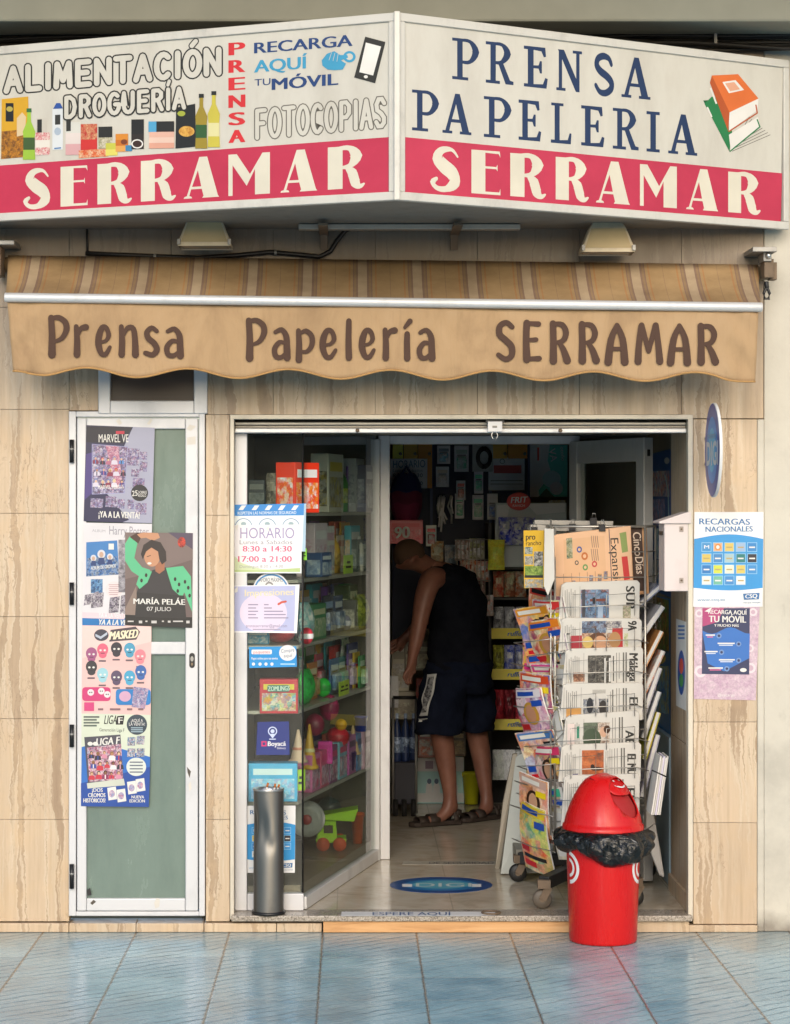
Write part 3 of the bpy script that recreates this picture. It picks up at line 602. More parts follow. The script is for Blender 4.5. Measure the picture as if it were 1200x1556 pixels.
f.stroke([(556, 58), (540, 117), (569, 125), (584, 65)], 3, INK); f.poly([(555, 56), (585, 64), (569.5, 126), (539, 118)], INK); f.poly([(556, 65), (579, 71), (567, 115), (546, 110)], PAPER); f.ell(556, 117, 3, 2.4, PAPER)
f.ell(531, 86.5, 9.5, 8.5, CY_); f.ell(531, 86.5, 5.5, 5, SIGNF)
f.poly([(489, 92), (497, 82), (508, 78), (517, 84), (528, 84), (529, 88), (518, 92), (526, 97), (521, 106), (508, 107), (498, 106), (490, 100)], CY_)
for k in range(3): f.line((504 + 5 * k, 80 + k), (500 + 6 * k, 92 + k), .8, SIGNF)
# groceries printed along the panel
def pk(x0, y0, x1, y1, *cols): 
    n = len(cols)
    for j, c_ in enumerate(cols):
        f.k -= 1 if j else 0; f.rect(x0, y0 + (y1 - y0) * j / n, x1, y0 + (y1 - y0) * (j + 1) / n, c_ if not isinstance(c_, str) else mat(c_, .4), 0, -.5)
def bottle(x0, y0, x1, y1, body, cap, lab=None):
    w_ = x1 - x0; cx = (x0 + x1) / 2
    f.poly([(cx - w_ * .14, y0), (cx + w_ * .14, y0), (cx + w_ * .16, y0 + w_ * .9), (x1, y0 + w_ * 1.7), (x1 - w_ * .08, y0 + (y1 - y0) * .6), (x1, y1), (x0, y1), (x0 + w_ * .08, y0 + (y1 - y0) * .6), (x0, y0 + w_ * 1.7), (cx - w_ * .16, y0 + w_ * .9)], mat(body, .35))
    f.rect(cx - w_ * .2, y0 - 3, cx + w_ * .2, y0 + 3, mat(cap, .4))
    if lab: f.rect(x0 + .8, y0 + (y1 - y0) * .55, x1 - .8, y0 + (y1 - y0) * .8, mat(lab, .4))
f.poly([(3, 151), (43, 147), (46, 238), (2, 242)], mat('#d9a51e', .4)); f.poly([(3, 200), (45, 196), (46, 238), (2, 242)], collage(['#b26c16', '#7a4a14', '#d08a1c', '#5d3b14'], 60, 1))
f.poly([(26, 180), (34, 171), (40, 178), (38, 205), (26, 208)], mat('#dfc79d', .4)); f.rect(9, 157, 21, 185, BLACK); f.ell(15, 166, 5, 4, mat('#b9a94c', .4))
bottle(35, 168, 54, 243, '#9fc63c', '#2f6d3a', '#3f5b2a'); pk(56, 180, 72, 203, '#cfc9bd'); pk(57, 182, 64, 204, '#26231e')
pk(54, 202, 76, 236, collage(['#c22b3f', '#efe7dc', '#d9737c'], 110, 2), '#ece5da', collage(['#c22b3f', '#efe7dc', '#d9737c'], 110, 3))
f.poly([(81, 166), (86, 157), (92, 157), (96, 165)], mat('#2a52a0', .4)); pk(80, 166, 96, 228, '#dfe3e6'); pk(84, 175, 92, 190, '#33322e'); f.ell(88, 200, 5, 6, mat('#aebccd', .4)); f.line((83, 226), (93, 225), 2, mat('#3a76b0', .4))
pk(100, 186, 123, 236, '#d9d7cf', '#e3d6d0', '#dba9ab'); pk(101, 180, 108, 200, '#2e2c27'); pk(123, 189, 148, 236, collage(['#c8382e', '#d8a878', '#b82c26'], 90, 4), '#cf2f2b'); pk(150, 193, 171, 226, '#26241f', collage(['#c8bd9c', '#8f8a60', '#e0d8c4'], 90, 5))
f.rect(120, 229, 165, 241, collage(['#cf3a2a', '#e0702e', '#e8c5a0'], 90, 6), 0, -3); pk(161, 218, 179, 237, '#c9c84a', '#e2d766'); pk(176, 204, 195, 231, '#d98a2a', '#c9701f', '#e0a050'); f.ell(189, 216, 5, 4, mat('#7a3a18', .4)); f.rect(191, 221, 201, 230, mat('#3d82b0', .4))
pk(200, 182, 219, 227, '#1f1b18', '#2c221c'); f.ell(209, 219, 9, 7, PAPER); f.ell(209, 219, 7, 5.2, mat('#3a2116', .4))
pk(226, 185, 265, 201, '#23211e'); f.rect(226, 185, 238, 201, mat('#4fa3cf', .4)); pk(227, 201, 265, 226, '#e6b6a2', '#eccab8', '#e2a58e')
f.poly([(268, 164), (297, 158), (298, 223), (267, 226)], mat('#1d1c1a', .35)); f.ell(284, 200, 12, 8, collage(['#dda23c', '#e8b95a', '#b87a24'], 90, 7)); f.ell(276, 173, 6, 4, mat('#a9b23c', .4))
bottle(297, 146, 315.5, 226, '#a08a26', '#22221e', '#2f5b2b'); bottle(316, 142, 334.5, 224, '#cdbf45', '#22221e', '#e0d9a0')
hollow('DROGUERÍA', 98, 282, lerp2(98, 181.5, 282, 166.5), lambda x: 35, 10.5, 2.1, INK)
f.build('sign_panel', sign)
m = MB(); m.bar(SCn + Vector((0, -.017, SZ0 - .002)), SCn + Vector((0, -.017, SZ1 + .002)), .022, .02, SIGNW, (0, -1, 0)); m.build('corner_post', sign, bev=.004)
for px in (492, 690):
    m = MB(); m.box(X(px - 6), X(px + 6), -.06, .0, Z(358), Z(340), RUST); m.box(X(px - 7), X(px + 7), -.34, -.0, SZ0 - .016, SZ0 - .006, RUST); m.bar(at(px, 380, -.012), at(px, 338, -.05), .028, .01, RUST, (0, -1, 0))
    m.tube([(X(px) + .03 * math.cos(a), -.08, Z(347) + .024 * math.sin(a)) for a in [k * .5 for k in range(13)]], .003, ZINC, 6); m.build('bracket', sign, bev=.002)
m = MB(); m.box(X(458), X(785), -.10, -.02, Z(336), SZ0 + .012, BROWN_ALU); m.box(X(455), X(785), -.20, -.15, SZ0 - .014, SZ0 + .008, BROWN_ALU); m.build('mounting_rail', sign, bev=.004)
# ------------------------------------------------------------------ two floodlights over the awning
def floodlight(px, py, label):
    Yc = -.16; o = Vector((X(px, Yc), Yc, Z(py, Yc))); th = thing('floodlight', label, 'floodlight', o, 'floodlights under the sign')
    s_ = (D + Yc) / F; m = MB(); HB = alu('lamp_housing', (.66, .55, .38), .45, .05)
    tp = [(-25, 20), (29, 20)]; 
    def ring(w, d, z): return [(o.x - w * s_, o.y - d, o.z + z * s_), (o.x + w * s_, o.y - d, o.z + z * s_), (o.x + w * s_, o.y + d, o.z + z * s_), (o.x - w * s_, o.y + d, o.z + z * s_)]
    rs = [ring(40, .075, -24), ring(40, .075, -19), ring(27, .055, 14), ring(22, .045, 22)]
    vs = [v for r in rs for v in r]; fs = [(4 * j + k, 4 * j + (k + 1) % 4, 4 * j + 4 + (k + 1) % 4, 4 * j + 4 + k) for j in range(3) for k in range(4)] + [(12, 13, 14, 15)]
    m.add(vs, fs, HB); m.build('housing', th, bev=.004)
    m = MB(); r = ring(35, .066, -23); m.add(r, [(0, 1, 2, 3)], mat('#cfcabb', .15)); m.build('lamp_glass', th)
    m = MB(); q = [(-35, .0755, -18), (35, .0755, -18), (25, .0575, 12), (-25, .0575, 12)]; m.add([(o.x + a * s_, o.y - b - .002, o.z + c_ * s_) for a, b, c_ in q], [(0, 1, 2, 3)], mat('#d8bf92', .25)); m.build('front_glass', th)
    for sx in (-1, 1):
        m = MB(); m.box(o.x + sx * 38 * s_ - .006, o.x + sx * 38 * s_ + .006, o.y - .088, o.y - .072, o.z - 22 * s_, o.z - 14 * s_, ZINC); m.build('clip', th)
    m = MB(); m.bar((o.x - 26 * s_, o.y, o.z + 24 * s_), (o.x + 26 * s_, o.y, o.z + 24 * s_), .05, .008, RUST); m.bar((o.x, o.y, o.z + 26 * s_), (o.x, -.0, o.z + 30 * s_), .04, .012, RUST); m.build('bracket', th, bev=.002)
floodlight(312, 353, 'grey floodlight with a cable beside it, under the food pictures'); floodlight(921, 362, 'grey floodlight under the books logo side of the sign')
m = MB(); m.tube([at(p, q, -.02) for p, q in ((130, 385), (200, 388), (300, 392), (360, 388), (410, 383), (455, 387), (485, 390), (502, 382), (512, 366), (525, 350), (548, 341))], .009, mat('#231d18', .5), 8)
for p, q in ((418, 384), (235, 390)): m.tube([at(p - 1.5, q, -.02), at(p + 2.5, q, -.02)], .012, ZINC, 8)
m.tube([at(132, 340, -.01), at(133, 388, -.012)], .005, mat('#2b241d', .5), 6)
tag(m.build('power_cable', origin=at(418, 384, -.02)), 'dark conduit cable curving up to the sign above the awning', 'cable')
# ------------------------------------------------------------------ awning
aw = thing('awning', 'retracted tan striped awning with a lettered scalloped valance', 'awning', (.1, -.2, 2.4))
YV = -.34; STR = stripes_cloth(); CAN = canvas()
def awy(px): return 458 + (px - 8) * 16 / 1149        # the front bar hangs a little lower on one side
A0, A1 = at(12, 388, -.05), at(1152, 402, -.05); B0, B1 = at(8, 450, YV), at(1157, 466, YV)
def cloth(u, v):
    p = A0.lerp(A1, u).lerp(B0.lerp(B1, u), v); return p + Vector((0, .012 * math.sin(math.pi * v) * (1 + .4 * math.sin(u * 40)), -.018 * math.sin(math.pi * v)))
m = MB(); m.grid(cloth, 120, 8, STR); m.build('canopy', aw, solid=.002)
m = MB(); m.tube([A0 + Vector((-.02, .02, -.035)), A1 + Vector((.02, .02, -.035))], .03, mat('#7d6647', .8), 14); m.build('roller', aw)
m = MB(); m.tube([at(7, 452, YV - .01), at(1158, 467, YV - .01)], .018, ALU, 16); m.build('front_bar', aw, bev=.003)
def vwarp(px, py): return .005 * math.sin(px / 31 + 1) * max(0, (py - 470) / 100) + .006 * math.sin(px / 13 + 2) * max(0, (py - 530) / 60) ** 2 + .005 * math.sin(px / 75) + .006 * math.exp(-((px - 30) / 24) ** 2) * math.sin((px * .8 + py) / 9) + .005 * math.exp(-((px - 1128) / 22) ** 2) * math.sin((py - px * .9) / 9) + .003 * math.sin(px / 19 + py / 23) * max(0, (py - 490) / 80)
NS = 230
def val(u, v):
    px = 11 + (1152 - 11) * u; top = awy(px) - 1
    wv = math.cos((px - 205) / 155.5 * 2 * math.pi)
    bot = 566 + (px - 11) * .0075 + 7 * wv; e = min(1, max(0, (px - 11) / 60), max(0, (1152 - px) / 60))
    bot = bot * e + (565 if px < 500 else 581) * (1 - e); px2 = px + (u - .5) * -10 * v + (4 * v if u < .02 else 0)
    q = at(px2, top + (bot - top) * v, YV); q.y -= vwarp(px, top + (bot - top) * v); return q
m = MB(); m.grid(val, NS, 14, CAN); m.build('valance', aw, solid=.0015)
hem = MB(); hem.tube([val(k / NS, 1) + Vector((0, -.002, .002)) for k in range(NS + 1)], .004, mat('#b98f58', .8), 6); hem.build('hem', aw)
BR = mat('#50372a', .8)
new_word = lambda: Flat(Y=YV - .0055, lift=.0, warp=lambda r: vwarp(CX + r.x * F / (D + r.y), CY - (r.z - EZ) * F / (D + r.y)))
def fat(parts, x0, x1, y0, y1):
    for pts, w_ in parts: f.stroke([(x0 + (x1 - x0) * a, y1 + (y0 - y1) * b) for a, b in pts], [q * .92 for q in w_], BR)
HOB = {   # rounded awning letters: centre lines in a unit box
 'P': [([(.14, .03), (.15, .5), (.10, .97)], [13, 11, 10]), ([(.12, .95), (.5, .97), (.84, .85), (.90, .66), (.66, .45), (.26, .36)], [7, 9, 10, 10, 8, 5])],
 'r': [([(.22, .04), (.24, .5), (.18, .95)], [11, 10, 8]), ([(.26, .62), (.5, .88), (.84, .93)], [5, 8, 11])],
 'e': [([(.24, .46), (.60, .50), (.80, .66), (.66, .90), (.40, .92), (.20, .68), (.16, .38), (.34, .10), (.62, .08), (.88, .30)], [5, 6, 8, 8, 9, 11, 11, 9, 8, 6])],
 'n': [([(.14, .04), (.16, .5), (.12, .95)], [11, 10, 8]), ([(.20, .62), (.44, .90), (.74, .88), (.84, .5), (.86, .04)], [5, 8, 9, 10, 12])],
 's': [([(.82, .84), (.52, .95), (.24, .80), (.34, .60), (.66, .44), (.82, .24), (.58, .06), (.16, .12)], [7, 8, 9, 10, 10, 10, 9, 8])],
 'a': [([(.20, .86), (.54, .94), (.80, .74), (.84, .40), (.86, .05)], [7, 8, 10, 11, 12]), ([(.80, .50), (.44, .54), (.16, .34), (.22, .10), (.52, .06), (.80, .22)], [5, 8, 9, 9, 8, 5])],
 'p': [([(.14, -.02), (.16, .5), (.12, .95)], [11, 10, 8]), ([(.2, .84), (.52, .94), (.84, .76), (.84, .46), (.58, .26), (.24, .26)], [5, 8, 9, 9, 7, 5])],
 'l': [([(.5, .04), (.46, .5), (.5, .97)], [11, 10, 9])],
 'í': [([(.5, .04), (.48, .4), (.5, .66)], [11, 10, 9]), ([(.30, .82), (.75, .98)], [6, 9])],
 'S': [([(.84, .84), (.54, .95), (.22, .86), (.20, .66), (.50, .52), (.80, .36), (.80, .14), (.50, .05), (.14, .16)], [8, 9, 10, 11, 11, 11, 10, 9, 8])],
 'E': [([(.20, .05), (.16, .5), (.20, .96)], [13, 11, 11]), ([(.24, .95), (.86, .93)], [7, 9]), ([(.22, .53), (.72, .54)], [6, 8]), ([(.24, .06), (.90, .07)], [7, 9])],
 'R': [([(.16, .03), (.16, .5), (.14, .96)], [13, 11, 11]), ([(.18, .95), (.60, .93), (.80, .74), (.66, .54), (.28, .48)], [7, 9, 10, 9, 6]), ([(.42, .50), (.66, .32), (.86, .04)], [6, 10, 13])],
 'A': [([(.12, .03), (.26, .60), (.52, .94)], [13, 11, 8]), ([(.52, .95), (.78, .60), (.88, .03)], [8, 11, 13]), ([(.20, .36), (.82, .36)], [7, 7])],
 'M': [([(.10, .04), (.14, .5), (.22, .94)], [12, 10, 9]), ([(.24, .95), (.50, .30)], [9, 8]), ([(.50, .30), (.76, .95)], [8, 9]), ([(.78, .95), (.86, .5), (.92, .04)], [9, 10, 12])]}
for ch, x0, x1, y0, y1 in (('P', 75, 104, 481, 541), ('r', 112, 134, 494, 541), ('e', 146, 170, 494, 542), ('n', 181, 210, 494, 541), ('s', 217, 243, 496, 542), ('a', 249, 278, 497, 543),
    ('P', 375, 404, 485, 546), ('a', 413, 440, 498, 546), ('p', 450, 478, 500, 546), ('e', 486, 513, 499, 546), ('l', 522, 538, 486, 546), ('e', 546, 571, 499, 546), ('r', 581, 603, 499, 546), ('í', 610, 627, 487, 547), ('a', 633, 660, 499, 547),
    ('S', 753, 783, 487, 549), ('E', 795, 822, 488, 549), ('R', 836, 866, 489, 550), ('R', 880, 910, 490, 550), ('A', 920, 953, 491, 552), ('M', 965, 1005, 491, 552), ('A', 1014, 1048, 492, 553), ('R', 1060, 1091, 493, 552)):
    if x0 in (75, 375, 753): f = new_word()
    fat(HOB[ch], x0, x1, y0, y1)
    if x0 in (249, 633, 1060): f.build('lettering', aw)
m = MB(); m.box(X(1130), X(1166), -.20, .0, Z(391), Z(384), ZINC); m.box(X(1148), X(1160), -.17, -.05, Z(404), Z(391), ZINC); m.box(X(1150), X(1164), -.16, -.07, Z(428), Z(400), RUST); m.box(X(1160), X(1171), -.13, -.08, Z(430), Z(404), RUST); m.ball((X(1155), -.175, Z(396)), .012, STEEL, 8)
m.tube([at(1164, 428, -.12), at(1165, 438, -.12)], .009, BLACK, 8); m.tube([at(1165, 436, -.12), at(1160, 446, -.12), at(1161, 454, -.12), at(1168, 454, -.12), at(1169, 446, -.12), at(1165, 436, -.12)], .006, BLACK, 8); m.build('crank_bracket', aw, bev=.003)
m = MB(); m.box(X(-14), X(32), -.18, .0, Z(380), Z(373), ZINC); m.box(X(0), X(10), -.15, -.04, Z(424), Z(380), RUST); m.ball((X(5), -.16, Z(390)), .012, STEEL, 8); m.ball((X(5), -.16, Z(410)), .012, STEEL, 8); m.build('arm_bracket', aw, bev=.003)
# ------------------------------------------------------------------ posters on the service door (all printed flat)
YD = -.0185
def poster(name, fl, label, cat='poster', at_=None, group=None, bev=0):
    o = fl.build(name, origin=sum((Vector(v) for v in fl.v[:4]), Vector()) / 4); return tag(o, label, cat, group)
def crowd(f, x0, y0, x1, y1, cols, rows, shirts, seed, hairs=('#2a1c18', '#5a3a22', '#1c1a20', '#8a6a3a')):
    """a printed group photograph: small half figures in coloured shirts"""
    rg = random.Random(seed); w_, h_ = (x1 - x0) / cols, (y1 - y0) / rows
    for r_ in range(rows):
        for k in range(cols):
            cx, cy, s2 = x0 + w_ * (k + .5 + .25 * (r_ % 2) - .12) + rg.uniform(-.1, .1) * w_, y0 + h_ * (r_ + .45) + rg.uniform(-.08, .08) * h_, min(w_, h_) * .62 * rg.uniform(.9, 1.15)
            sh_ = shirts[rg.randrange(len(shirts))]; sk_ = ('#d8a888', '#b98462', '#e2bc9c', '#8a5a42')[rg.randrange(4)]
            f.poly([(cx - s2 * .75, cy + s2 * 1.3), (cx - s2 * .62, cy + s2 * .45), (cx - s2 * .2, cy + s2 * .25), (cx + s2 * .2, cy + s2 * .25), (cx + s2 * .62, cy + s2 * .45), (cx + s2 * .75, cy + s2 * 1.3)], mat(sh_, .4))
            if rg.random() < .5: f.rect(cx - s2 * .12, cy + s2 * .35, cx + s2 * .12, cy + s2 * 1.25, mat(shirts[(rg.randrange(len(shirts)))], .4))
            f.ell(cx, cy - s2 * .14, s2 * .40, s2 * .46, mat(hairs[rg.randrange(4)], .4), 12); f.ell(cx + s2 * .03, cy - s2 * .02, s2 * .28, s2 * .34, mat(sk_, .4), 12); f.k -= 3.2
HERO = ['#2c2f5c', '#5b4a8c', '#8f86b8', '#d8d2e0', '#3b3a62', '#b78aa6', '#191b38', '#6f7fb4']
f = Flat(Y=YD); f.board([(131, 646), (235, 650), (231, 795), (127, 792)], .0008, mat('#a7a8bd', .35))
f.poly([(131, 646), (202, 649), (183, 690), (158, 745), (196, 790), (185, 794), (127, 792)], mat('#23234a', .35)); f.poly([(131, 690), (165, 680), (150, 740), (128, 760)], mat('#4a3c80', .35))
f.poly([(131, 648), (201, 649), (188, 674), (131, 672)], mat('#17162a', .35)); f.rect(176, 655, 189, 659.5, mat('#c9324a', .4)); f.text('MARVEL VE', (150, 672), (195, 672), 12, PAPER, None, .01)
f.poly([(140, 675), (194, 679), (189, 749), (140, 751)], collage(HERO, 95, 1)); f.poly([(160, 676), (180, 678), (186, 740), (176, 742)], collage(['#d9a0ae', '#e8c8d0', '#8f5f86', '#c06a80'], 110, 2)); f.stroke([(140, 675), (194, 679), (189, 749), (140, 751), (140, 676)], .9, mat('#9c9cc8', .4))
crowd(f, 142, 690, 190, 742, 5, 3, ['#3a3f8a', '#8a2f4a', '#d8d0e0', '#5a8ac8', '#2a2a40', '#b86a86'], 4, ('#c83a4a', '#2a2a40', '#6f7fb4', '#d8c8a0')); f.text('MARVEL VERSUS', (149, 743), (188, 742), 5.5, PAPER, None, .02)
for q in ((194, 681, 212, 707), (213, 686, 224, 698), (213, 701, 224, 716), (200, 712, 212, 724), (202, 726, 220, 740), (194, 740, 200, 741), (138, 757, 157, 771), (161, 754, 178, 770), (179, 758, 190, 772), (194, 759, 204, 773), (206, 764, 223, 781)): f.rect(q[0], q[1], q[2], q[3], collage(HERO, 130, int(q[0])), 1, 1)
f.ell(212, 749, 13, 12.5, mat('#1c1b22', .4)); f.text('25', (200.5, 754), (209, 753), 8, PAPER, None, .02); f.text('SOBRES', (210, 750), (223, 750), 4, PAPER); f.text('REGALO', (210, 755), (222, 755), 4, PAPER)
f.text('¡YA A LA VENTA!', (150, 786), (212, 788), 9.5, PAPER, None, .03)
poster('poster', f, 'dark violet sticker album poster with YA A LA VENTA, topmost on the service door')
f = Flat(Y=YD, lift=.0002); f.board([(128, 794), (231, 796), (227, 946), (125, 942)], .0008, mat('#dfdce0', .35))
f.text('Harry Potter', (166, 812), (226, 814), 13, mat('#9a96a0', .5)); f.text('ALBUM', (140, 808), (160, 809), 4, mat('#aaa6ae', .5))
f.poly([(131, 824), (178, 821), (181, 873), (131, 876)], mat('#3f7fbe', .35)); f.poly([(133, 848), (178, 845), (181, 873), (131, 876)], collage(['#1e4f8f', '#27405f', '#2f6fb4', '#a9b6c4', '#16253a'], 100, 3))
for x, y, s_ in ((154, 842, 6), (142, 848, 4.5), (167, 846, 4.5)): f.ell(x, y, s_, s_ * 1.1, mat('#d9d9e0', .4)); f.ell(x, y + .6, s_ * .55, s_ * .7, mat('#caa68f', .4)); f.poly([(x - s_, y + s_ * 2.6), (x - s_ * .6, y + s_ * .9), (x + s_ * .6, y + s_ * .9), (x + s_, y + s_ * 2.6)], mat('#233e74', .4))
f.text('ALBUM DE CROMOS', (138, 866), (176, 862), 5, PAPER, None, .02); f.rect(165, 826, 173, 835, PAPER); f.rect(138, 880, 156, 901, collage(['#2d6fae', '#16304f', '#78a9d0', '#1c4d86'], 110, 6)); f.ell(173, 896, 13, 12.5, mat('#ead7d8', .4))
for k in range(6): f.rect(165 + (k % 2), 888 + 3 * k, 181 - (k % 3), 889 + 3 * k, mat('#b08d90', .5))
for q in ((129, 904, 140, 920), (140, 902, 158, 924), (144, 900, 150, 915), (167, 908, 182, 932), (184, 905, 194, 936)): f.rect(q[0], q[1], q[2], q[3], collage(['#4b4250', '#8d8496', '#d6cfd4', '#2c2a38', '#6e6076'], 120, int(q[0])), 2, -2)
f.rect(180, 820, 191, 900, collage(['#8b8790', '#5a5660', '#b4b0b6'], 60, 4)); f.poly([(125, 930), (190, 933), (189, 941), (125, 939)], mat('#e6cfd6', .4)); f.text('YA A LA VENTA', (150, 938), (192, 939), 7, mat('#f3eef0', .4))
poster('poster', f, 'pale poster with blue album cover, half behind the singer poster')
f = Flat(Y=YD - .0012); f.board([(190, 809), (293, 810), (292, 954), (190, 950)], .0008, mat('#6b5a58', .4))
f.poly([(190, 809), (293, 810), (293, 850), (230, 870), (190, 880)], mat('#7d6c68', .4)); f.poly([(255, 809), (293, 810), (293, 835)], mat('#54485c', .4)); f.ell(276, 824, 6, 8, collage(['#b3242e', '#d8452c', '#5a1c1c'], 90, 2))
SKIN, SKIN2, MINT, MINT2, HAIR = mat('#c99270', .4), mat('#a86d50', .4), mat('#5fc08e', .4), mat('#3f9a70', .4), mat('#2a1f20', .4)
f.poly([(190, 826), (197, 815), (209, 824), (204, 848), (216, 862), (228, 866), (233, 890), (200, 868), (190, 852)], MINT); f.poly([(197, 816), (209, 809), (216, 813), (210, 826)], mat('#4a2f28', .4)); f.poly([(208, 812), (218, 809), (240, 810), (243, 817), (232, 822), (222, 817), (214, 818)], SKIN)
f.poly([(213, 884), (232, 866), (252, 862), (271, 874), (274, 920), (280, 945), (205, 945), (203, 915)], mat('#322f33', .4)); f.poly([(252, 863), (278, 860), (290, 876), (292, 930), (280, 900), (276, 908), (262, 895)], MINT); f.poly([(212, 872), (231, 868), (224, 885), (212, 895), (207, 888)], MINT)
for x, y in ((266, 880), (272, 888), (270, 898), (281, 884), (286, 893), (222, 874), (215, 882), (288, 905)): f.ell(x, y, 2, 3, HAIR)
f.poly([(236, 858), (250, 850), (250, 866), (242, 872), (236, 868)], SKIN2); f.ell(231, 845, 12, 16, SKIN); f.poly([(214, 842), (218, 828), (230, 820), (244, 824), (252, 838), (253, 852), (246, 858), (242, 850), (240, 838), (230, 832), (222, 838), (217, 850)], HAIR); f.ell(227, 856, 3.2, 1.8, PAPER); f.line((223, 846), (229, 844), 1, HAIR)
f.poly([(190, 925), (207, 890), (209, 945), (190, 950)], mat('#8d7a70', .4)); f.poly([(190, 934), (292, 938), (292, 954), (190, 950)], mat('#171517', .4)); f.poly([(208, 900), (280, 905), (283, 940), (205, 937)], mat('#262427', .4))
f.text('MARÍA PELÁE', (203, 917.5), (281, 919), 8.2, PAPER, None, .035); f.text('07 JULIO', (223, 928), (260, 928.5), 6, mat('#d5d2d0', .4), None, .02)
for x0, x1 in ((194, 203), (211, 216), (221, 224), (230, 238), (246, 249), (255, 259), (263, 278), (283, 288)): f.rect(x0, 943, x1, 945 + (x1 - x0) % 3, mat('#cfcbc8', .5))
poster('concert_poster', f, 'concert poster of a singer in a mint green jacket raising one arm')
f = Flat(Y=YD, lift=.0003); f.board([(125, 938), (230, 940), (229, 1086), (124, 1084)], .0009, mat('#edc4c0', .35)); f.poly([(125, 938), (190, 939), (190, 951), (125, 950)], mat('#2076b8', .35)); f.text('YA A LA VE', (149, 949), (191, 950), 8, PAPER, None, .04, lean=.2)
f.poly([(125, 951), (230, 952), (230, 975), (125, 1000)], mat('#f2d2cc', .35))
f.poly([(168, 957), (206, 952), (213, 960), (207, 972), (166, 975)], mat('#4a4048', .4)); f.text('MASKED', (166, 972), (208, 969), 12, mat('#f6e9c8', .4), 13, .05, lean=.2); f.ell(154, 965, 11, 9, mat('#3d3b4a', .4)); f.poly([(145, 963), (153, 967), (163, 960), (163, 964), (153, 971), (145, 967)], mat('#b8c0d0', .4))
BLOB = ((139, 993, '#a45a86'), (156, 987, '#e26a84'), (177, 985, '#35323c'), (197, 986, '#4f9fc0'), (213, 996, '#ec8a96'), (139, 1013, '#37333a'), (156, 1024, '#9fcfda'), (177, 1028, '#5a4a66'), (197, 1028, '#4fa7cc'), (214, 1020, '#3b68ac'))
for x, y, c_ in BLOB: f.ell(x, y, 8.5, 9.5, mat(c_, .35)); f.ell(x, y + 8, 6, 5, mat(c_, .35)); f.ell(x - 3.2, y + 1, 1.8, 1.5, PAPER); f.ell(x + 3.2, y + 1, 1.8, 1.5, PAPER); f.rect(x - 3, y + 5, x + 3, y + 6, mat('#2b2530', .4)); f.rect(x - 6, y + 16, x + 5, y + 18.5, mat('#6a5a62', .4))
f.rrect(125, 1044, 168, 1065, 5, mat('#cf3d78', .35)); f.rrect(176, 1047, 229, 1071, 5, mat('#2c80c4', .35)); f.poly([(203, 1043), (226, 1046), (220, 1077), (200, 1074)], collage(['#8f8fb0', '#d6cede', '#5a6698', '#c9a0b4'], 110, 2)); f.ell(190, 1058, 9, 8, mat('#d6a9c4', .4))
for x, y in ((138, 1052), (154, 1050), (163, 1055)): f.ell(x, y, 5, 5, mat('#e6dde0', .4)); f.ell(x - 1.5, y, 1, 1, BLACK); f.ell(x + 1.5, y, 1, 1, BLACK)
f.rect(128, 1067, 143, 1080, mat('#d4447f', .4)); 
for x in (149, 167, 175, 193, 210): f.rect(x, 1076, x + 8, 1079, mat('#8a6a70', .5))
poster('poster', f, 'pink toy poster with rows of round masked heads on the service door')
f = Flat(Y=YD, lift=.0001); f.board([(124, 1082), (229, 1084), (226, 1226), (123, 1225)], .0008, mat('#d9e0cc', .35)); f.poly([(124, 1135), (150, 1128), (228, 1150), (226, 1226), (123, 1225)], mat('#2f6ec0', .35)); f.poly([(123, 1190), (228, 1165), (226, 1226), (123, 1225)], mat('#1d4a9e', .35))
f.text('LIGA', (158, 1100), (177, 1100), 13, BLACK, None, .02, lean=.15); f.poly([(178, 1088), (189, 1087), (187, 1101), (176, 1101)], BLACK); f.text('F', (180, 1099), (186, 1099), 9, PAPER, None, .03)
for k in range(4): f.rect(127, 1088 + 4.4 * k, 151 - k % 2 * 4, 1090.6 + 4.4 * k, mat('#5d6660', .5))
f.text('Generación Liga F', (151, 1111), (189, 1112), 5, mat('#3c4a44', .5)); f.ell(208, 1101, 15.5, 15.5, mat('#33424f', .4)); f.text('¡AQUÍ A', (199, 1097), (217, 1097), 4.5, PAPER); f.text('LA VENTA!', (196, 1102.5), (220, 1102.5), 4.5, PAPER); 
for k in range(3): f.rect(199, 1105 + 3 * k, 217, 1106.5 + 3 * k, mat('#9db4c0', .4))
f.poly([(128, 1120), (183, 1116), (188, 1192), (134, 1197)], mat('#4b4a56', .35)); f.poly([(132, 1136), (184, 1130), (187, 1184), (136, 1188)], collage(['#8f5f7a', '#d8b0c0', '#4a3c56', '#c96a84', '#efe2e4', '#6f7fa8'], 100, 5)); crowd(f, 135, 1138, 186, 1184, 5, 3, ['#c8384a', '#efe6e6', '#8a2f5a', '#3a4a9a', '#d890a8', '#2a2a38'], 9); f.text('LIGA F', (146, 1133), (181, 1130), 11, PAPER, None, .03, lean=.1); f.poly([(132, 1190), (188, 1183), (190, 1193), (133, 1198)], mat('#cfd2c4', .4))
for x in (137, 145): f.ell(x, 1130, 4, 3, PAPER)
for x, y in ((200, 1126), (214, 1124), (200, 1143), (214, 1143)): f.rect(x - 6, y - 6, x + 6, y + 7, collage(['#c9a0b4', '#6fa7c8', '#3a3740', '#e6dce0'], 150, int(x + y)), 1)
f.ell(207, 1165, 15, 14, mat('#dfe4dc', .4)); 
for k in range(4): f.rect(197, 1157 + 5 * k, 217, 1159 + 5 * k, mat('#6a7280', .4))
for x, y in ((170, 1206), (184, 1209), (200, 1197), (213, 1193)): f.poly([(x - 7, y - 9), (x + 6, y - 11), (x + 8, y + 8), (x - 5, y + 10)], PAPER); f.ell(x, y, 4.5, 5.5, collage(['#c84a66', '#7a92c0', '#d8c0cc'], 150, int(x)))
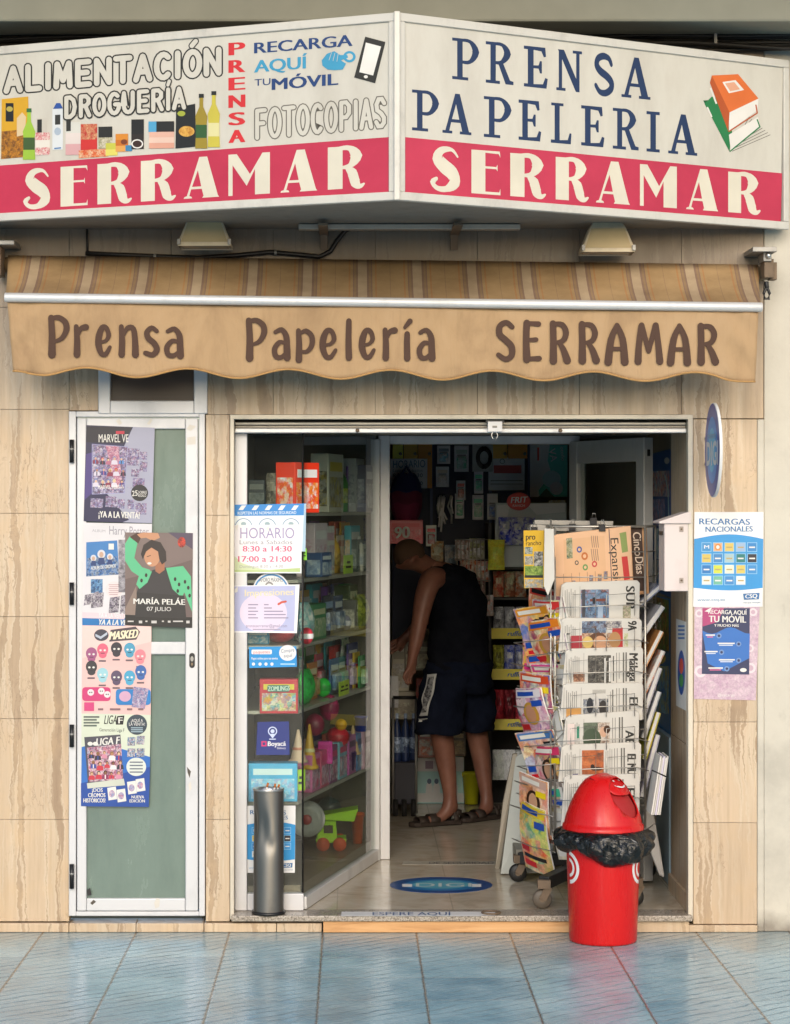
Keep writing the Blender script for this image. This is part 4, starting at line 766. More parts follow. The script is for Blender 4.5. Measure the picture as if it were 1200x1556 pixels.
f.text('¡DOS', (140, 1203), (156, 1203), 5.5, PAPER, None, .03); f.text('CROMOS', (134, 1211), (160, 1211), 6, PAPER, None, .03); f.text('HISTÓRICOS!', (127, 1219), (160, 1219), 6, PAPER, None, .03); f.text('NUEVA', (200, 1213), (219, 1213), 4.5, PAPER, None, .03); f.text('EDICIÓN', (197, 1219), (220, 1219), 4.5, PAPER, None, .03)
poster('poster', f, 'blue and cream football sticker poster, lowest on the service door')

# ------------------------------------------------------------------ posters on the right pier
SKY_, SKYD = mat('#2a96d8', .35), mat('#2f6fa8', .4)
def recargas(f, x0, y0, x1, y1, tl, label, name='poster'):
    w_, h_ = x1 - x0, y1 - y0
    def q(a, b): return (x0 + w_ * a, y0 + h_ * b)
    f.board([q(0, 0), q(1, 0), q(.985, 1), q(-.02, 1)], .0015, WHITE)
    f.poly([q(-.006, .285)] + [q(a / 10, .285 - .05 * math.sin(math.pi * a / 10)) for a in range(1, 10)] + [q(.994, .285), q(.985, .80)] + [q(1 - a / 10, .80 + .028 * math.sin(math.pi * a / 10)) for a in range(1, 10)] + [q(-.015, .80)], SKY_)
    f.text('RECARGAS', q(.07, .13), q(.80, .135), h_ * .062, SKYD, None, .035); f.text('NACIONALES', q(.16, .21), q(.84, .205), h_ * .055, SKYD, None, .035)
    cs = ['#3f93cc', '#e2b28a', '#dcc06a', '#9fb8d8', '#2d86c8', '#d8be62', '#3f86c0', '#a9c4c8', '#167a78', '#16182c', '#1f78bc', '#cfd64a', '#f2e8d0', '#dcc468', '#3a90d0', '#ece8e0', '#6db49c', '#3d8ccc', '#f0eee8']
    for k, c_ in enumerate(cs):
        a, b = .10 + .165 * (k % 5), .32 + .117 * (k // 5)
        f.poly([q(a, b), q(a + .145, b), q(a + .145, b + .10), q(a, b + .10)], mat('#8cc4ea', .4)); f.poly([q(a + .01, b + .007), q(a + .135, b + .007), q(a + .135, b + .093), q(a + .01, b + .093)], mat(c_, .4))
        if k == 0: f.text('M', q(a + .04, b + .065), q(a + .11, b + .065), h_ * .035, WHITE, None, .03)
        elif k == 1: f.ell(*q(a + .072, b + .05), w_ * .045, h_ * .035, mat('#e88a3a', .4)); f.ell(*q(a + .072, b + .05), w_ * .025, h_ * .02, PAPER)
        else: f.poly([q(a + .03, b + .045), q(a + .115, b + .045), q(a + .115, b + .06), q(a + .03, b + .06)], PAPER if k in (4, 6, 8, 9, 10, 14, 16, 17) else mat('#b8a468', .4))
    f.text('www.csq.es', q(.04, .94), q(.44, .935), h_ * .03, mat('#7fa8cc', .4)); f.poly([q(.70, .862), q(.94, .852), q(.93, .92), q(.715, .925)], SKYD); f.text('CSQ', q(.735, .912), q(.905, .905), h_ * .042, WHITE, None, .04); f.text('más que recargas', q(.70, .962), q(.95, .958), h_ * .014, mat('#5a7a98', .4))
    return poster(name, f, label)
f = Flat(Y=-.003); recargas(f, 1055, 778, 1160, 922, 0, 'white and blue RECARGAS NACIONALES poster on the travertine pier')
f = Flat(Y=-.002); f.board([(1055, 922), (1154, 922), (1148, 1064), (1054, 1062)], .001, collage(['#d9bccb', '#cfb0c2', '#e2cbd4', '#c8a4bb', '#dcc3cd'], 22, 8, k=.8))
for x, y, r_ in ((1062, 932, 6), (1144, 930, 6), (1064, 1020, 9), (1140, 1015, 8), (1139, 985, 6)): f.ell(x, y, r_, r_, mat('#e6d8dc', .5)); f.ell(x, y, r_ * .55, r_ * .55, mat('#cdaebd', .5))
f.text('@recarga', (1090, 1058), (1116, 1058), 4, PAPER)
f.poly([(1067, 924), (1139, 924), (1138, 1025), (1066, 1024)], mat('#1d2a58', .35)); f.poly([(1067, 960)] + [(1067 + k * 7.2, 958 + 5 * math.sin(k * .8)) for k in range(11)] + [(1138, 1000), (1100, 1020), (1075, 1008)], mat('#2a6fc0', .35)); f.poly([(1067, 924), (1100, 924), (1090, 945), (1067, 952)], mat('#b23f78', .35)); f.poly([(1070, 929), (1082, 922), (1078, 930)], PAPER)
f.text('RECARGA AQUÍ', (1076, 932.5), (1134, 934), 6.3, PAPER, None, .03); f.text('TU MÓVIL', (1077, 945), (1133, 946), 9.5, PAPER, None, .035); f.text('Y MUCHO MÁS', (1085, 952), (1122, 952.5), 3.8, PAPER, None, .03)
for k, (x0, x1) in enumerate(((1072, 1086), (1090, 1116), (1070, 1090), (1092, 1116), (1076, 1098))):
    y = 964 + 12.5 * k; f.rect(x0, y, x1, y + 2, PAPER); f.rect(x0 + 2, y + 3, x1 - 3, y + 4.6, mat('#d66f9c' if k in (0, 4) else '#cfd8e8', .4)); f.ell(x1 + 6, y + 2, 4, 4, mat('#6f93c8', .4)); f.ell(x1 + 6, y + 2, 2, 2, mat('#1d2a58', .4))
f.ell(1129, 1018, 5, 3, PAPER)
poster('poster', f, 'navy TU MÓVIL poster with a pink border, lower of two on the pier')
# projecting disc
dsk = thing('disc_sign', 'round blue sign standing out edge-on from the pier', 'sign', (1.38, -.19, Z(684, -.19)))
DC, DX, rr = Vector((0, -.20, Z(684, -.20))), 1.378, .181
m = MB()
ring = lambda x, r_: [(x, DC.y + r_ * math.cos(a), DC.z + r_ * math.sin(a)) for a in [2 * math.pi * k / 64 for k in range(64)]]
m.prism(ring(DX, rr), (.012, 0, 0), WHITE); m.build('body', dsk, bev=.003)
class Side(MB): pass
def disc(r_, dx, c_):
    m.add([(DX - dx, DC.y + r_ * math.cos(a), DC.z + r_ * math.sin(a)) for a in [2 * math.pi * k / 48 for k in range(48)]], [list(range(48))], mat(c_, .3))
m = MB(); disc(.178, .0006, '#3a55b8'); disc(.128, .0010, '#0f98f0'); disc(.085, .0014, '#3cc8fa')
def side_text(body, y0, y1, z, h, mt, bold, dx):
    vs, fs, wd = glyphs(body, bold); m.add([(DX - dx, y0 + (y1 - y0) * a / wd, z + h * b) for a, b in vs], fs, mt)
side_text('DIGI', DC.y + .13, DC.y - .155, DC.z - .055, .085, WHITE, .03, .0019); side_text('Hablamos', DC.y + .10, DC.y - .10, DC.z + .045, .024, mat('#9fc4e0', .4), .02, .0019)
m.build('face', dsk)
m = MB(); m.tube([(DX + .01, -.02, DC.z + .05), (DX + .01, .004, DC.z + .05)], .01, ZINC, 8); m.tube([(DX + .01, -.02, DC.z - .05), (DX + .01, .004, DC.z - .05)], .01, ZINC, 8); m.build('mount', dsk)
# mailbox on the jamb
mb = thing('mailbox', 'pale pink metal mailbox with a pitched lid fixed to the door jamb', 'mailbox', (1.27, .08, Z(899, 0)))
PINK = alu('pale_pink_paint', (.66, .57, .545), .45, 0, .35); x0, x1 = X(1009, 0), X(1050, 0) - .002; zb, zt = Z(898.5, 0), Z(794, 0)
m = MB(); m.box(x0, x1, .0, .16, zb, zt, PINK); m.build('box', mb, bev=.004)
m = MB(); m.prism([(x0 - .022, -.012, zt - .004), (x0 - .022, -.012, zt + .004), (x1 - .012, -.012, zt + .042), (x1, -.012, zt + .042), (x1, -.012, zt - .004)], (0, .19, 0), PINK); m.build('lid', mb, bev=.003)
for py in (804, 882): m = MB(); m.box(X(1032), X(1038), -.004, .001, Z(py + 4), Z(py - 4), mat('#a89a90', .4)); m.ball((X(1035), -.005, Z(py)), .004, RUST, 8); m.build('catch', mb)
m = MB(); m.box(x0 - .003, x0 + .001, .03, .13, zt - .05, zt - .035, BLACK); m.build('letter_slot', mb)

# ------------------------------------------------------------------ display window: front pane, side pane running back to the door frame
dw = sub(shop, 'display_window', 'corner display window of frameless glass full of toys')
YA, YB, YC = .085, .10, 1.42
PA, PB, PC = Vector((X(357, YA), YA, 0)), Vector((X(459, YB), YB, 0)), Vector((X(574, YC), YC, 0))
ZTOP = Z(657, .3); zb0 = ZF
m = MB(); m.box(PA.x, X(375.5, YA), YA - .015, YA + .035, ZF + .001, Z(652, YA), WHITE_ALU); m.build('stile', dw, bev=.003)
m = MB(); m.box(X(375.8, YA), PB.x + .006, YA - .013, YA + .032, ZF + .001, Z(1357, YA), WHITE_ALU); m.build('rail', dw, bev=.003); m = MB(); m.box(X(375.8, YA), PB.x + .006, YA - .013, YA + .032, Z(658.5, YA), Z(652, YA), WHITE_ALU); m.build('rail', dw, bev=.003)
m = MB(); m.box(X(375, YA), PB.x, YA + .008, YA + .014, Z(1358, YA), Z(657, YA), GLASS); m.build('front_pane', dw)
dv = (PC - PB).normalized(); nv = Vector((dv.y, -dv.x, 0))
m = MB(); m.bar(PB + dv * .012 + Vector((0, 0, (ZF + .05 + 1.985) / 2)), PC + Vector((0, 0, (ZF + .05 + 1.985) / 2)), .006, 1.985 - ZF - .05, SIDEGLASS); m.build('side_pane', dw)
m = MB(); m.bar(PB + Vector((0, 0, ZF + .027)), PC + Vector((0, 0, ZF + .027)), .035, .05, ALU); m.bar(PC - dv * .06 + Vector((0, 0, 1.02)), PC - dv * .02 + Vector((0, 0, 1.02)), .04, 1.9, ALU); m.build('side_rail', dw, bev=.003)
m = MB(); m.tube([PB + Vector((.002, -.002, ZF + .05)), PB + Vector((.002, -.002, 1.98))], .004, GASKET, 8); m.build('corner_seal', dw)
m = MB(); m.add([(PA.x, YA + .02, 1.988), (1.33, YA + .02, 1.988), (1.33, YC - .03, 1.988), (PA.x, YC - .03, 1.988)], [(0, 1, 2, 3)], mat('#c4bdb0', .8)); m.box(PA.x, 1.33, YC, YC + .05, 1.975, 2.45, mat('#8b857b', .8)); m.build('lobby_soffit', shop)
m = MB(); m.box(X(574.5, YC), X(592, YC), YC - .03, YC + .05, ZF + .001, 1.987, WHITE_ALU); m.box(X(592, YC), X(880, YC), YC - .028, YC + .045, Z(675, YC), 1.986, WHITE_ALU); m.box(X(866, YC), X(882, YC), YC - .028, YC + .045, ZF + .001, Z(675, YC), WHITE_ALU)
m.build('entrance_frame', shop, bev=.003)
m = MB(); m.box(PA.x - .01, PA.x + .012, YA + .05, 1.6, ZF, 1.99, mat('#9a9284', .8)); m.build('display_side_wall', shop)
# entrance door leaf standing open
el = sub(shop, 'entrance_door', 'glazed aluminium door standing open')
H0, H1 = Vector((X(872, 1.36), 1.36, 0)), Vector((X(985, .72), .72, 0)); dd = (H1 - H0).normalized(); dz0, dz1 = ZF + .012, 1.958
def up(z): return Vector((0, 0, z))
m = MB(); GA = alu('door_aluminium', (.50, .49, .47), .35, .3)
for p, w_ in ((H0 + dd * .035, .07), (H1 - dd * .035, .07)): m.bar(p + up(dz0), p + up(dz1), .045, w_, GA, dd)
m.bar(H0 + dd * .0705 + up(dz1 - .05), H1 - dd * .0705 + up(dz1 - .05), .044, .10, GA); m.bar(H0 + dd * .0705 + up(dz0 + .06), H1 - dd * .0705 + up(dz0 + .06), .044, .12, GA); m.build('frame', el, bev=.003)
m = MB(); m.bar(H0 + dd * .07 + up((dz0 + dz1) / 2), H1 - dd * .07 + up((dz0 + dz1) / 2), .006, dz1 - dz0 - .2, DOORGLASS); m.build('pane', el)
m = MB(); m.bar(H1 + dd * .001 + up(Z(693, .72)), H1 + dd * .001 + up(Z(683, .72)), .012, .006, BLACK, dd); m.build('lock', el)
# floor stickers
zs = ZF + .0012
f = Flat(p=(0, 0, zs), n=(0, 0, 1)); f.board([(519, 1385), (731, 1385), (731, 1391.5), (518, 1391.5)], .0008, WHITE); f.text('ESPERE AQUÍ', (566, 1390.5), (685, 1390.5), 4.6, mat('#1f4f86', .4), None, .045); f.poly([(731, 1386), (752, 1386), (752, 1391), (731, 1391)], WHITE)
poster('floor_sticker', f, 'white ESPERE AQUÍ strip stuck along the granite doorstep', 'sticker')
m = MB(); m.lathe([(.036, 0), (.04, .004), (.036, .008), (.03, .004), (.036, 0)], (X(746, .01), .01, ZF + .001), RUST, 24); tag(m.build('floor_ring', origin=(X(746, .01), .01, ZF)), 'dark metal ring lying on the doorstep at the end of the white strip', 'ring')
f = Flat(p=(0, 0, zs), n=(0, 0, 1)); f.board([(670 + 78 * math.cos(a), 1344.5 + 12.2 * math.sin(a)) for a in [2 * math.pi * k / 48 for k in range(48)]], .0008, mat('#1d4f8e', .3)); f.ell(670, 1344.5, 58, 8.6, mat('#2b82bc', .3)); f.ell(670, 1344, 44, 6.2, mat('#5fb4cc', .3))
f.text('DIGI', (632, 1347), (716, 1347), 5.2, mat('#d9e6e4', .3), None, .05); f.rect(611, 1343, 626, 1347.5, WHITE); f.rect(717, 1343, 731, 1347.5, WHITE); 
poster('floor_sticker', f, 'round blue sticker on the cream floor tiles', 'sticker')
f = Flat(p=(0, 0, zs), n=(0, 0, 1)); f.board([(613, 1308.5), (752, 1308.5), (753, 1313.5), (611, 1313.5)], .0008, mat('#b9b3a6', .4)); f.text('DE SEGURIDAD', (652, 1312.6), (750, 1312.6), 3.4, mat('#4a4a4c', .4), None, .04)
poster('floor_sticker', f, 'worn grey lettered strip on the floor just inside the entrance', 'sticker')
# ------------------------------------------------------------------ steel ash bin
ash = thing('ash_bin', 'tall dented steel cigarette bin on the doorstep', 'ash bin', (X(408, .01), .012, ZF))
cx, cy, r0 = X(408, .01), .012, .0595; zt = Z(1198, .01)
def dent(u, v):
    a = 2 * math.pi * u; z = ZF + .012 + (zt - ZF - .012) * v
    d = .013 * math.exp(-((a - 4.35) / .5) ** 2 - ((v - .67) / .17) ** 2) + .006 * math.exp(-((a - 4.9) / .3) ** 2 - ((v - .55) / .06) ** 2) + .012 * math.exp(-((a - 3.5) / .35) ** 2 - ((v - .72) / .14) ** 2)
    return (cx + (r0 - d) * math.cos(a), cy + (r0 - d) * math.sin(a), z)
m = MB(); m.grid(dent, 72, 60, alu('brushed_steel', (.19, .185, .175), .33, .95, .5)); m.build('body', ash)
m = MB(); m.lathe([(.002, .012), (.066, .012), (.067, .004), (.064, 0), (.002, 0)], (cx, cy, ZF + .001), BLACK, 40); m.build('base', ash)
m = MB(); m.lathe([(.050, -.02), (.050, 0), (.0615, .002), (.0625, -.006), (.060, -.007)], (cx, cy, zt), STEEL, 40); m.lathe([(.002, -.019), (.050, -.019)], (cx, cy, zt), mat('#3a2c22', .9), 30); m.build('rim', ash)
for dx, dy, l_, an in ((-.012, -.02, .03, .5), (.02, -.015, .026, -1.0), (.03, .01, .02, .3)):
    m = MB(); p = Vector((cx + dx, cy + dy, zt - .018)); q = p + Vector((.012 * math.cos(an), .006, l_ + .012)); m.tube([p, p.lerp(q, .6)], .004, PAPER, 8); m.tube([p.lerp(q, .6), q], .0043, mat('#c8742c', .7), 8)
    tag(m.build('cigarette_butt', origin=p), {-.012: 'orange tipped cigarette butt standing upright in the ash bin', .02: 'cigarette butt leaning over on the right of the ash bin top', .03: 'short cigarette butt at the back rim of the ash bin'}[dx], 'cigarette butt', 'butts in the ash bin')
# ------------------------------------------------------------------ red swing bin with a black bag
t = NT('red_plastic'); nz = t.noise(t.coord((1, 1, .4)), 4, 6, .65); nf = t.noise(t.coord((8, 8, 1)), 6, 4)
sc_ = t.noise(t.coord((3, 3, 26), rot=(.3, .2, 0)), 2.5, 6, .7, 1); RC = t.mix(t.ramp(sc_, [(.64, (0,) * 3), (.72, (.35,) * 3)]), t.ramp(nz, [(.3, (.50, .006, .008)), (.7, (.58, .011, .011))]), (.62, .10, .09)); RC = t.mix(t.ramp(t.noise(t.coord(), 11, 6, .7), [(.6, (0,) * 3), (.75, (.4,) * 3)]), RC, (.30, .012, .012))
t.set(Base_Color=RC, Roughness=t.ramp(nf, [(.35, (.22,) * 3), (.7, (.42,) * 3)]), Specular_IOR_Level=.35); t.bump(nf, .04, .002); RED = t.m
t = NT('red_inside'); t.set(Base_Color=(.34, .008, .010, 1), Roughness=.6); REDIN = t.m
YBN = -.175; bx = X(916, YBN); s_ = (D + YBN) / F
bn = thing('swing_bin', 'bright red plastic swing bin with a black liner hanging out', 'bin', (bx, YBN, 0))
m = MB(); m.lathe([(.002, .012), (.118, .012), (.124, .0), (.128, .003), (.130, .012), (.141, .36), (.150, .43), (.146, .432), (.137, .36), (.126, .02)], (bx, YBN, 0), RED, 56); m.build('body', bn)
def onbody(ang, z, r_=None): 
    rb = .130 + (.141 - .130) * (z - .012) / .348 + .0008; return (bx + rb * math.cos(ang), YBN + rb * math.sin(ang), z)
for sgn in (-1, 1):          # white cheeks of the printed face
    for r_, wd in ((.062, .014), (.036, .012)):
        m = MB(); vs = []; n = 20; zc = .288; ac = -math.pi / 2 + sgn * 1.26
        for k in range(n + 1):
            a = -math.pi / 2 + math.pi * k / n
            for rad in (r_, r_ - wd): vs.append(onbody(ac - sgn * rad * math.cos(a) / .137, zc + rad * math.sin(a)))
        m.add(vs, [(2 * k, 2 * k + 1, 2 * k + 3, 2 * k + 2) for k in range(n)], WHITE, True); m.build('white_stripe', bn)
def up_(z): return Vector((0, 0, z))
# lid: a dome whose front is cut away for the swinging flap
zl = Z(1268, YBN - .15) + .0; rim = .153
prof = [(.146, -.010), (.155, -.008), (.1565, .004), (.155, .020), (.149, .024), (.1475, .034), (.142, .056), (.128, .094), (.110, .132), (.090, .166), (.070, .190), (.050, .203), (.030, .208), (.0005, .209)]
lid = MB(); nL = 160; dirA = R(-38)          # opening faces the viewer's right
def lidp(r_, z, a): return (bx + r_ * math.cos(a), YBN + r_ * math.sin(a), zl + z)
e = Vector((math.cos(dirA), math.sin(dirA), 0)); e2 = Vector((-e.y, e.x, 0)); top = Vector((bx, YBN, zl))
inner = [(r_ - .004 if r_ > .006 else r_, z - .003) for r_, z in prof[::-1]]
lid.lathe([(p_[0], p_[1]) for p_ in prof] + inner + [prof[0]], (bx, YBN, zl), RED, 96); lid_o = lid.build('lid', bn)
cut = MB(); n = 48; rg_ = [top + e * .022 + e2 * (.070 * math.cos(2 * math.pi * k / n)) + up_(.128 + .073 * math.sin(2 * math.pi * k / n)) for k in range(n)]; cut.prism(rg_, e * .3, RED); cut_o = cut.build('cutter', bn)
bo = lid_o.modifiers.new('opening', 'BOOLEAN'); bo.object = cut_o; bo.operation = 'DIFFERENCE'; bo.solver = 'EXACT'
dg = bpy.context.evaluated_depsgraph_get(); dg.update(); me_ = bpy.data.meshes.new_from_object(lid_o.evaluated_get(dg)); lid_o.modifiers.clear(); lid_o.data = me_; bpy.data.objects.remove(cut_o)
m = MB(); m.lathe([(.138, .02), (.133, .05), (.120, .09), (.100, .125), (.075, .152), (.04, .17), (.001, .175)], (bx, YBN, zl), REDIN, 40); m.build('lid_inside', bn)
fl_ = MB(); dsl = (e * .84 - Vector((0, 0, .54))).normalized(); nsl = (e * .54 + Vector((0, 0, .84))).normalized(); hinge = top + e * -.012 + up_(.213)
def flap(u, v):          # a convex plate hinged at the crown, round at its free end
    cr = (u - .5) * 2; ln = .138 * v * (1 - .16 * abs(cr) ** 2.6 * v); wd = .068 * (1 - .22 * max(0, v - .55) ** 2 / .2025 * 1.0)
    return hinge + dsl * ln + e2 * cr * wd + nsl * (.016 * math.sin(math.pi * min(1, v * .9 + .05)) * (1 - .5 * cr * cr) - .010 * cr * cr)
fl_.grid(flap, 20, 24, RED); fl_.build('flap', bn, solid=.004)
sm = MB(); 
def on(u, v): p = flap(u, v); return p + nsl * .0045
vs = []; n = 18
for k in range(n + 1):
    a = R(-62 + 124 * k / n); 
    for rad in (.26, .21 if 2 < k < n - 2 else .245): vs.append(on(.5 + rad * math.sin(a) * 1.15, .56 + rad * math.cos(a) * .95))
sm.add(vs, [(2 * k, 2 * k + 1, 2 * k + 3, 2 * k + 2) for k in range(n)], WHITE, True)
for u in (.36, .64): sm.add([on(u + .028 * math.cos(2 * math.pi * k / 10), .52 + .035 * math.sin(2 * math.pi * k / 10)) for k in range(10)], [list(range(10))], WHITE, True)
sm.build('smile_print', bn)
# bin liner hanging out under the lid
t = NT('bag_plastic'); nz = t.noise(t.coord((1, 1, 1.5)), 13, 4, .5, 2.2); t.set(Base_Color=(.005, .0055, .006, 1), Roughness=.17, Specular_IOR_Level=.5); t.bump(nz, .45, .03); BAG = t.m
bg_ = MB(); rg = random.Random(3); ph = [rg.random() * 6 for _ in range(8)]
def bag(u, v):
    a = 2 * math.pi * u; env = math.sin(math.pi * min(1, v * 1.02))
    fold = .010 * math.sin(7 * a + ph[0] + 2 * v) + .006 * math.sin(13 * a + ph[1] - 6 * v) + .0035 * math.sin(29 * a + ph[2] + 9 * v) + .003 * math.sin(47 * a - 11 * v)
    drop = .100 + .040 * max(0, math.cos(a - R(-68))) ** 3 + .018 * math.sin(2 * a + ph[3]) * .6 + .010 * math.sin(5 * a + ph[4])
    out = .152 + .042 * env ** .7 + fold * (env * .9 + .15) - .012 * v
    z = zl + .006 - drop * (v ** 1.1) + .004 * math.sin(9 * a + 6 * v + ph[6]) * env
    if v > .85: out -= .03 * (v - .85) / .15
    return (bx + out * math.cos(a), YBN + out * math.sin(a), z)
bg_.grid(bag, 150, 26, BAG); o = bg_.build('bin_liner', origin=(bx, YBN, .3), solid=.0012); tag(o, 'crumpled black plastic liner hanging out under the red lid', 'bin liner')

# ------------------------------------------------------------------ revolving newspaper stand
rc = Vector((X(902, .62), .62, ZF)); stand = thing('newspaper_stand', 'revolving wire stand packed with newspapers and magazines, on castors', 'newspaper stand', rc)
YF = .33; xl, xr = X(843, YF), X(980, YF); zt_, zb_ = Z(800, YF), Z(1262, YF)
m = MB(); m.tube([rc + up(.08), rc + up(zt_ - ZF + .02)], .016, ZINC, 12); m.build('pole', stand)
LY = YF + .20; LX = X(778, LY)            # left wing end of the stand, seen at a slant
pts = dict(A=Vector((xl, YF, 0)), B=Vector((xr, YF, 0)), L=Vector((xl - .085, YF + .21, 0)), Rr=Vector((xr + .07, YF + .22, 0)))
m = MB()
for k_, p in pts.items(): m.tube([p + up(zb_), p + up(zt_)], .005, CHROME, 8)
for dx in (-.016,): m.tube([pts['A'] + Vector((dx, .012, zb_ - .02)), pts['A'] + Vector((dx, .012, zt_ + .03))], .004, CHROME, 8)
for z in [zb_ + (zt_ - zb_) * k / 12 for k in range(13)]:
    m.tube([pts['L'] + up(z), pts['A'] + up(z), pts['B'] + up(z), pts['Rr'] + up(z)], .0026, CHROME, 6)
    m.tube([pts['A'] + up(z), pts['A'] + Vector((-.016, .012, z))], .0022, CHROME, 6); m.tube([pts['A'] + up(z), rc + up(z - ZF)], .002, CHROME, 5)
m.tube([pts['L'] + up(zt_), pts['A'] + up(zt_), pts['B'] + up(zt_), pts['Rr'] + up(zt_)], .005, CHROME, 8); m.build('wire_frame', stand)
m = MB(); b0 = Z(1385, .09); bc = rc + up(.115)
for px, Yc in ((826, .11), (789, .76), (966, .16), (985, .85)):
    e_ = Vector((X(px, Yc), Yc, ZF + .105)); m.bar(bc, e_, .045, .05, mat('#1d1b1a', .5))
m.lathe([(.002, .06), (.06, .06), (.07, .02), (.06, -.02), (.002, -.02)], bc, mat('#22201e', .5), 24); m.build('base', stand, bev=.004)
for px, Yc in ((826, .11), (789, .76), (966, .16), (985, .85)):
    c_ = Vector((X(px, Yc), Yc, ZF)); m = MB(); m.bar(c_ + up(.118), c_ + up(.085), .05, .05, RUST, (1, 0, 0)); m.bar(c_ + Vector((.02, -.012, .09)), c_ + Vector((-.006, -.012, .04)), .006, .03, RUST, (1, 0, 0)); m.bar(c_ + Vector((.02, .03, .09)), c_ + Vector((-.006, .03, .04)), .006, .03, RUST, (1, 0, 0)); cs = m.build('castor', stand)
    m = MB(); vs = []
    prof_ = [(.012, -.014), (.034, -.014), (.038, -.008), (.038, .008), (.034, .014), (.012, .014)]; n = 28
    for r_, y in prof_: vs += [c_ + Vector((-.006 + r_ * math.cos(2 * math.pi * k / n), .009 + y, .040 + r_ * math.sin(2 * math.pi * k / n))) for k in range(n)]
    m.add(vs, [(i * n + k, i * n + (k + 1) % n, (i + 1) * n + (k + 1) % n, (i + 1) * n + k) for i in range(5) for k in range(n)], mat('#6a5f52' if px == 826 else '#1b1a19', .5), True)
    m.add(vs[:n], [list(range(n))], RUST); m.build('wheel', cs)
# ---- newspapers: slabs leaning in the front pockets; print is set sideways
NEWS, NEWS2 = mat('#dad6ce', .75), mat('#cfc9bf', .75); TXT, TXL = mat('#35332f', .7), mat('#8f8b84', .7)
def newspaper(x0, x1, yt, yb, Yt, tilt, title, ty, label, base=NEWS, art=(), name='newspaper', skew=0, cat='newspaper', tlen=None, group='newspapers on the front of the stand', th=.012, tcol=None, tx=None):
    """yt/yb: top and bottom edge as seen; leaning so that the foot stands further back"""
    zt2 = Z(yt, Yt); n = Vector((0, -math.cos(R(tilt)), math.sin(R(-tilt)) * -1)); n = Vector((0, -math.cos(R(tilt)), -math.sin(R(tilt))))
    f = Flat(p=(0, Yt, zt2), n=n); f.board([(x0 + 1, yt + 2), (x0 + 8, yt - 1 + skew * .2), (x1 - 4, yt + skew), (x1, yt + skew + 4), (x1 - 1, yb), (x0 - 4, yb)], th, base)
    yy = lambda x: yt + 5 + skew * (x - x0) / (x1 - x0)
    if title: 
        tx = x1 - 21 if tx is None else tx; f.text(title, (tx, yt + ty), (tx, yt + ty + (tlen or 40)), 13, tcol or TXT, None, .045, up=(1, 0))
    rg = random.Random(title + str(yt)); 
    for x in (x1 - 27, x1 - 31, x1 - 37, x1 - 41):                    # headline columns beside the title
        if not art or x > max(a[2] for a in art if len(a) == 5) + 1: f.rect(x, yy(x) + 2, x + (2.2 if x > x1 - 35 else 1.1), yb - 3 - rg.random() * 8, TXL if x < x1 - 35 else mat('#6b6862', .7))
    for x in range(int(x0 + 6), int(x0 + 24), 3): f.rect(x, yy(x) + 3 + rg.random() * 6, x + 1, yb - 4 - rg.random() * 9, TXL)
    xa = max([a[2] for a in art if len(a) == 5 and a[2] < x1 - 24] + [x0 + 36])
    for x in range(int(xa + 3), int(x1 - 44), 3): f.rect(x, yy(x) + 2 + rg.random() * 5, x + (1.6 if (x // 3) % 5 == 0 else .9), yb - 4 - rg.random() * 12, TXL if (x // 3) % 5 else mat('#55524d', .7))
    for p, q, r_, s2, mt, *kd in art: f.ell(p, q, r_, s2, mt) if kd else f.rect(p, q, r_, s2, mt, 0, -.6)
    for x in (x0 + 3, x0 + 29): f.line((x, yy(x)), (x - 1, yb - 2), .5, TXL)
    o = f.build(name, origin=f.w(((x0 + x1) / 2, yb)), bev=.0015); return tag(o, label, cat, group)
A_ = lambda cols, sc=60, sd=0: collage(cols, sc, sd, .7)
YT = .285
newspaper(852, 972, 887, 948, YT, 7, 'SUR', 4, 'folded newspaper with a blue photo, top of the front pockets', art=[(882, 896, 925, 945, A_(['#5f7b9c', '#3f5470', '#8ea8c4', '#6f8fb2', '#47424a', '#a86a5c'], 45, 1)), (884, 896, 889, 938, mat('#4a4a52', .7)), (896, 910, 920, 914, mat('#7a4438', .7)), (900, 908, 904, 918, mat('#2a2a30', .7)), (908, 922, 916, 945, mat('#a8bcd4', .7)), (946, 920, 958, 940, A_(['#6d5f52', '#9aa07c', '#c8b8a4'], 120, 2))], skew=-5, tlen=36)
newspaper(852, 975, 940, 992, YT - .004, 7, '9A', 4, 'newspaper with a sports photo and red panel, second from top in front', art=[(884, 944, 922, 985, A_(['#4a5f86', '#26304a', '#90a4bc', '#6a4a3c'], 60, 3)), (866, 966, 884, 992, mat('#b23a44', .7)), (884, 962, 930, 990, A_(['#c89a78', '#8a5a40', '#b47c5c', '#e2d0b8', '#5a4030', '#cf8f6c'], 60, 4)), (930, 954, 946, 988, mat('#c23a3a', .7)), (908, 974, 15, 13, mat('#6a4630', .7), 'e'), (912, 977, 11, 11, mat('#d8a480', .7), 'e'), (934, 972, 9, 12, mat('#b88a5c', .7), 'e'), (893, 976, 8, 9, mat('#e0c070', .7), 'e'), (948, 962, 954, 986, A_(['#9aa858', '#d8d4bc'], 120, 6)), (920, 944, 944, 955, A_(['#3d3c42', '#d8d2c8', '#7a7680'], 120, 5))], tlen=14)
newspaper(858, 977, 988, 1042, YT - .008, 7, 'Málaga', 5, 'newspaper with a dark crowd photo in the front pockets', art=[(893, 996, 928, 1040, A_(['#2b292b', '#4a4642', '#6f6a62', '#1d1c1e', '#8f8a80'], 90, 7)), (918, 1000, 920, 1038, PAPER), (925, 1000, 927.5, 1036, PAPER), (871, 1022, 888, 1036, A_(['#a8684a', '#c89878', '#6a4a3a'], 100, 8))], skew=-5, tlen=42)
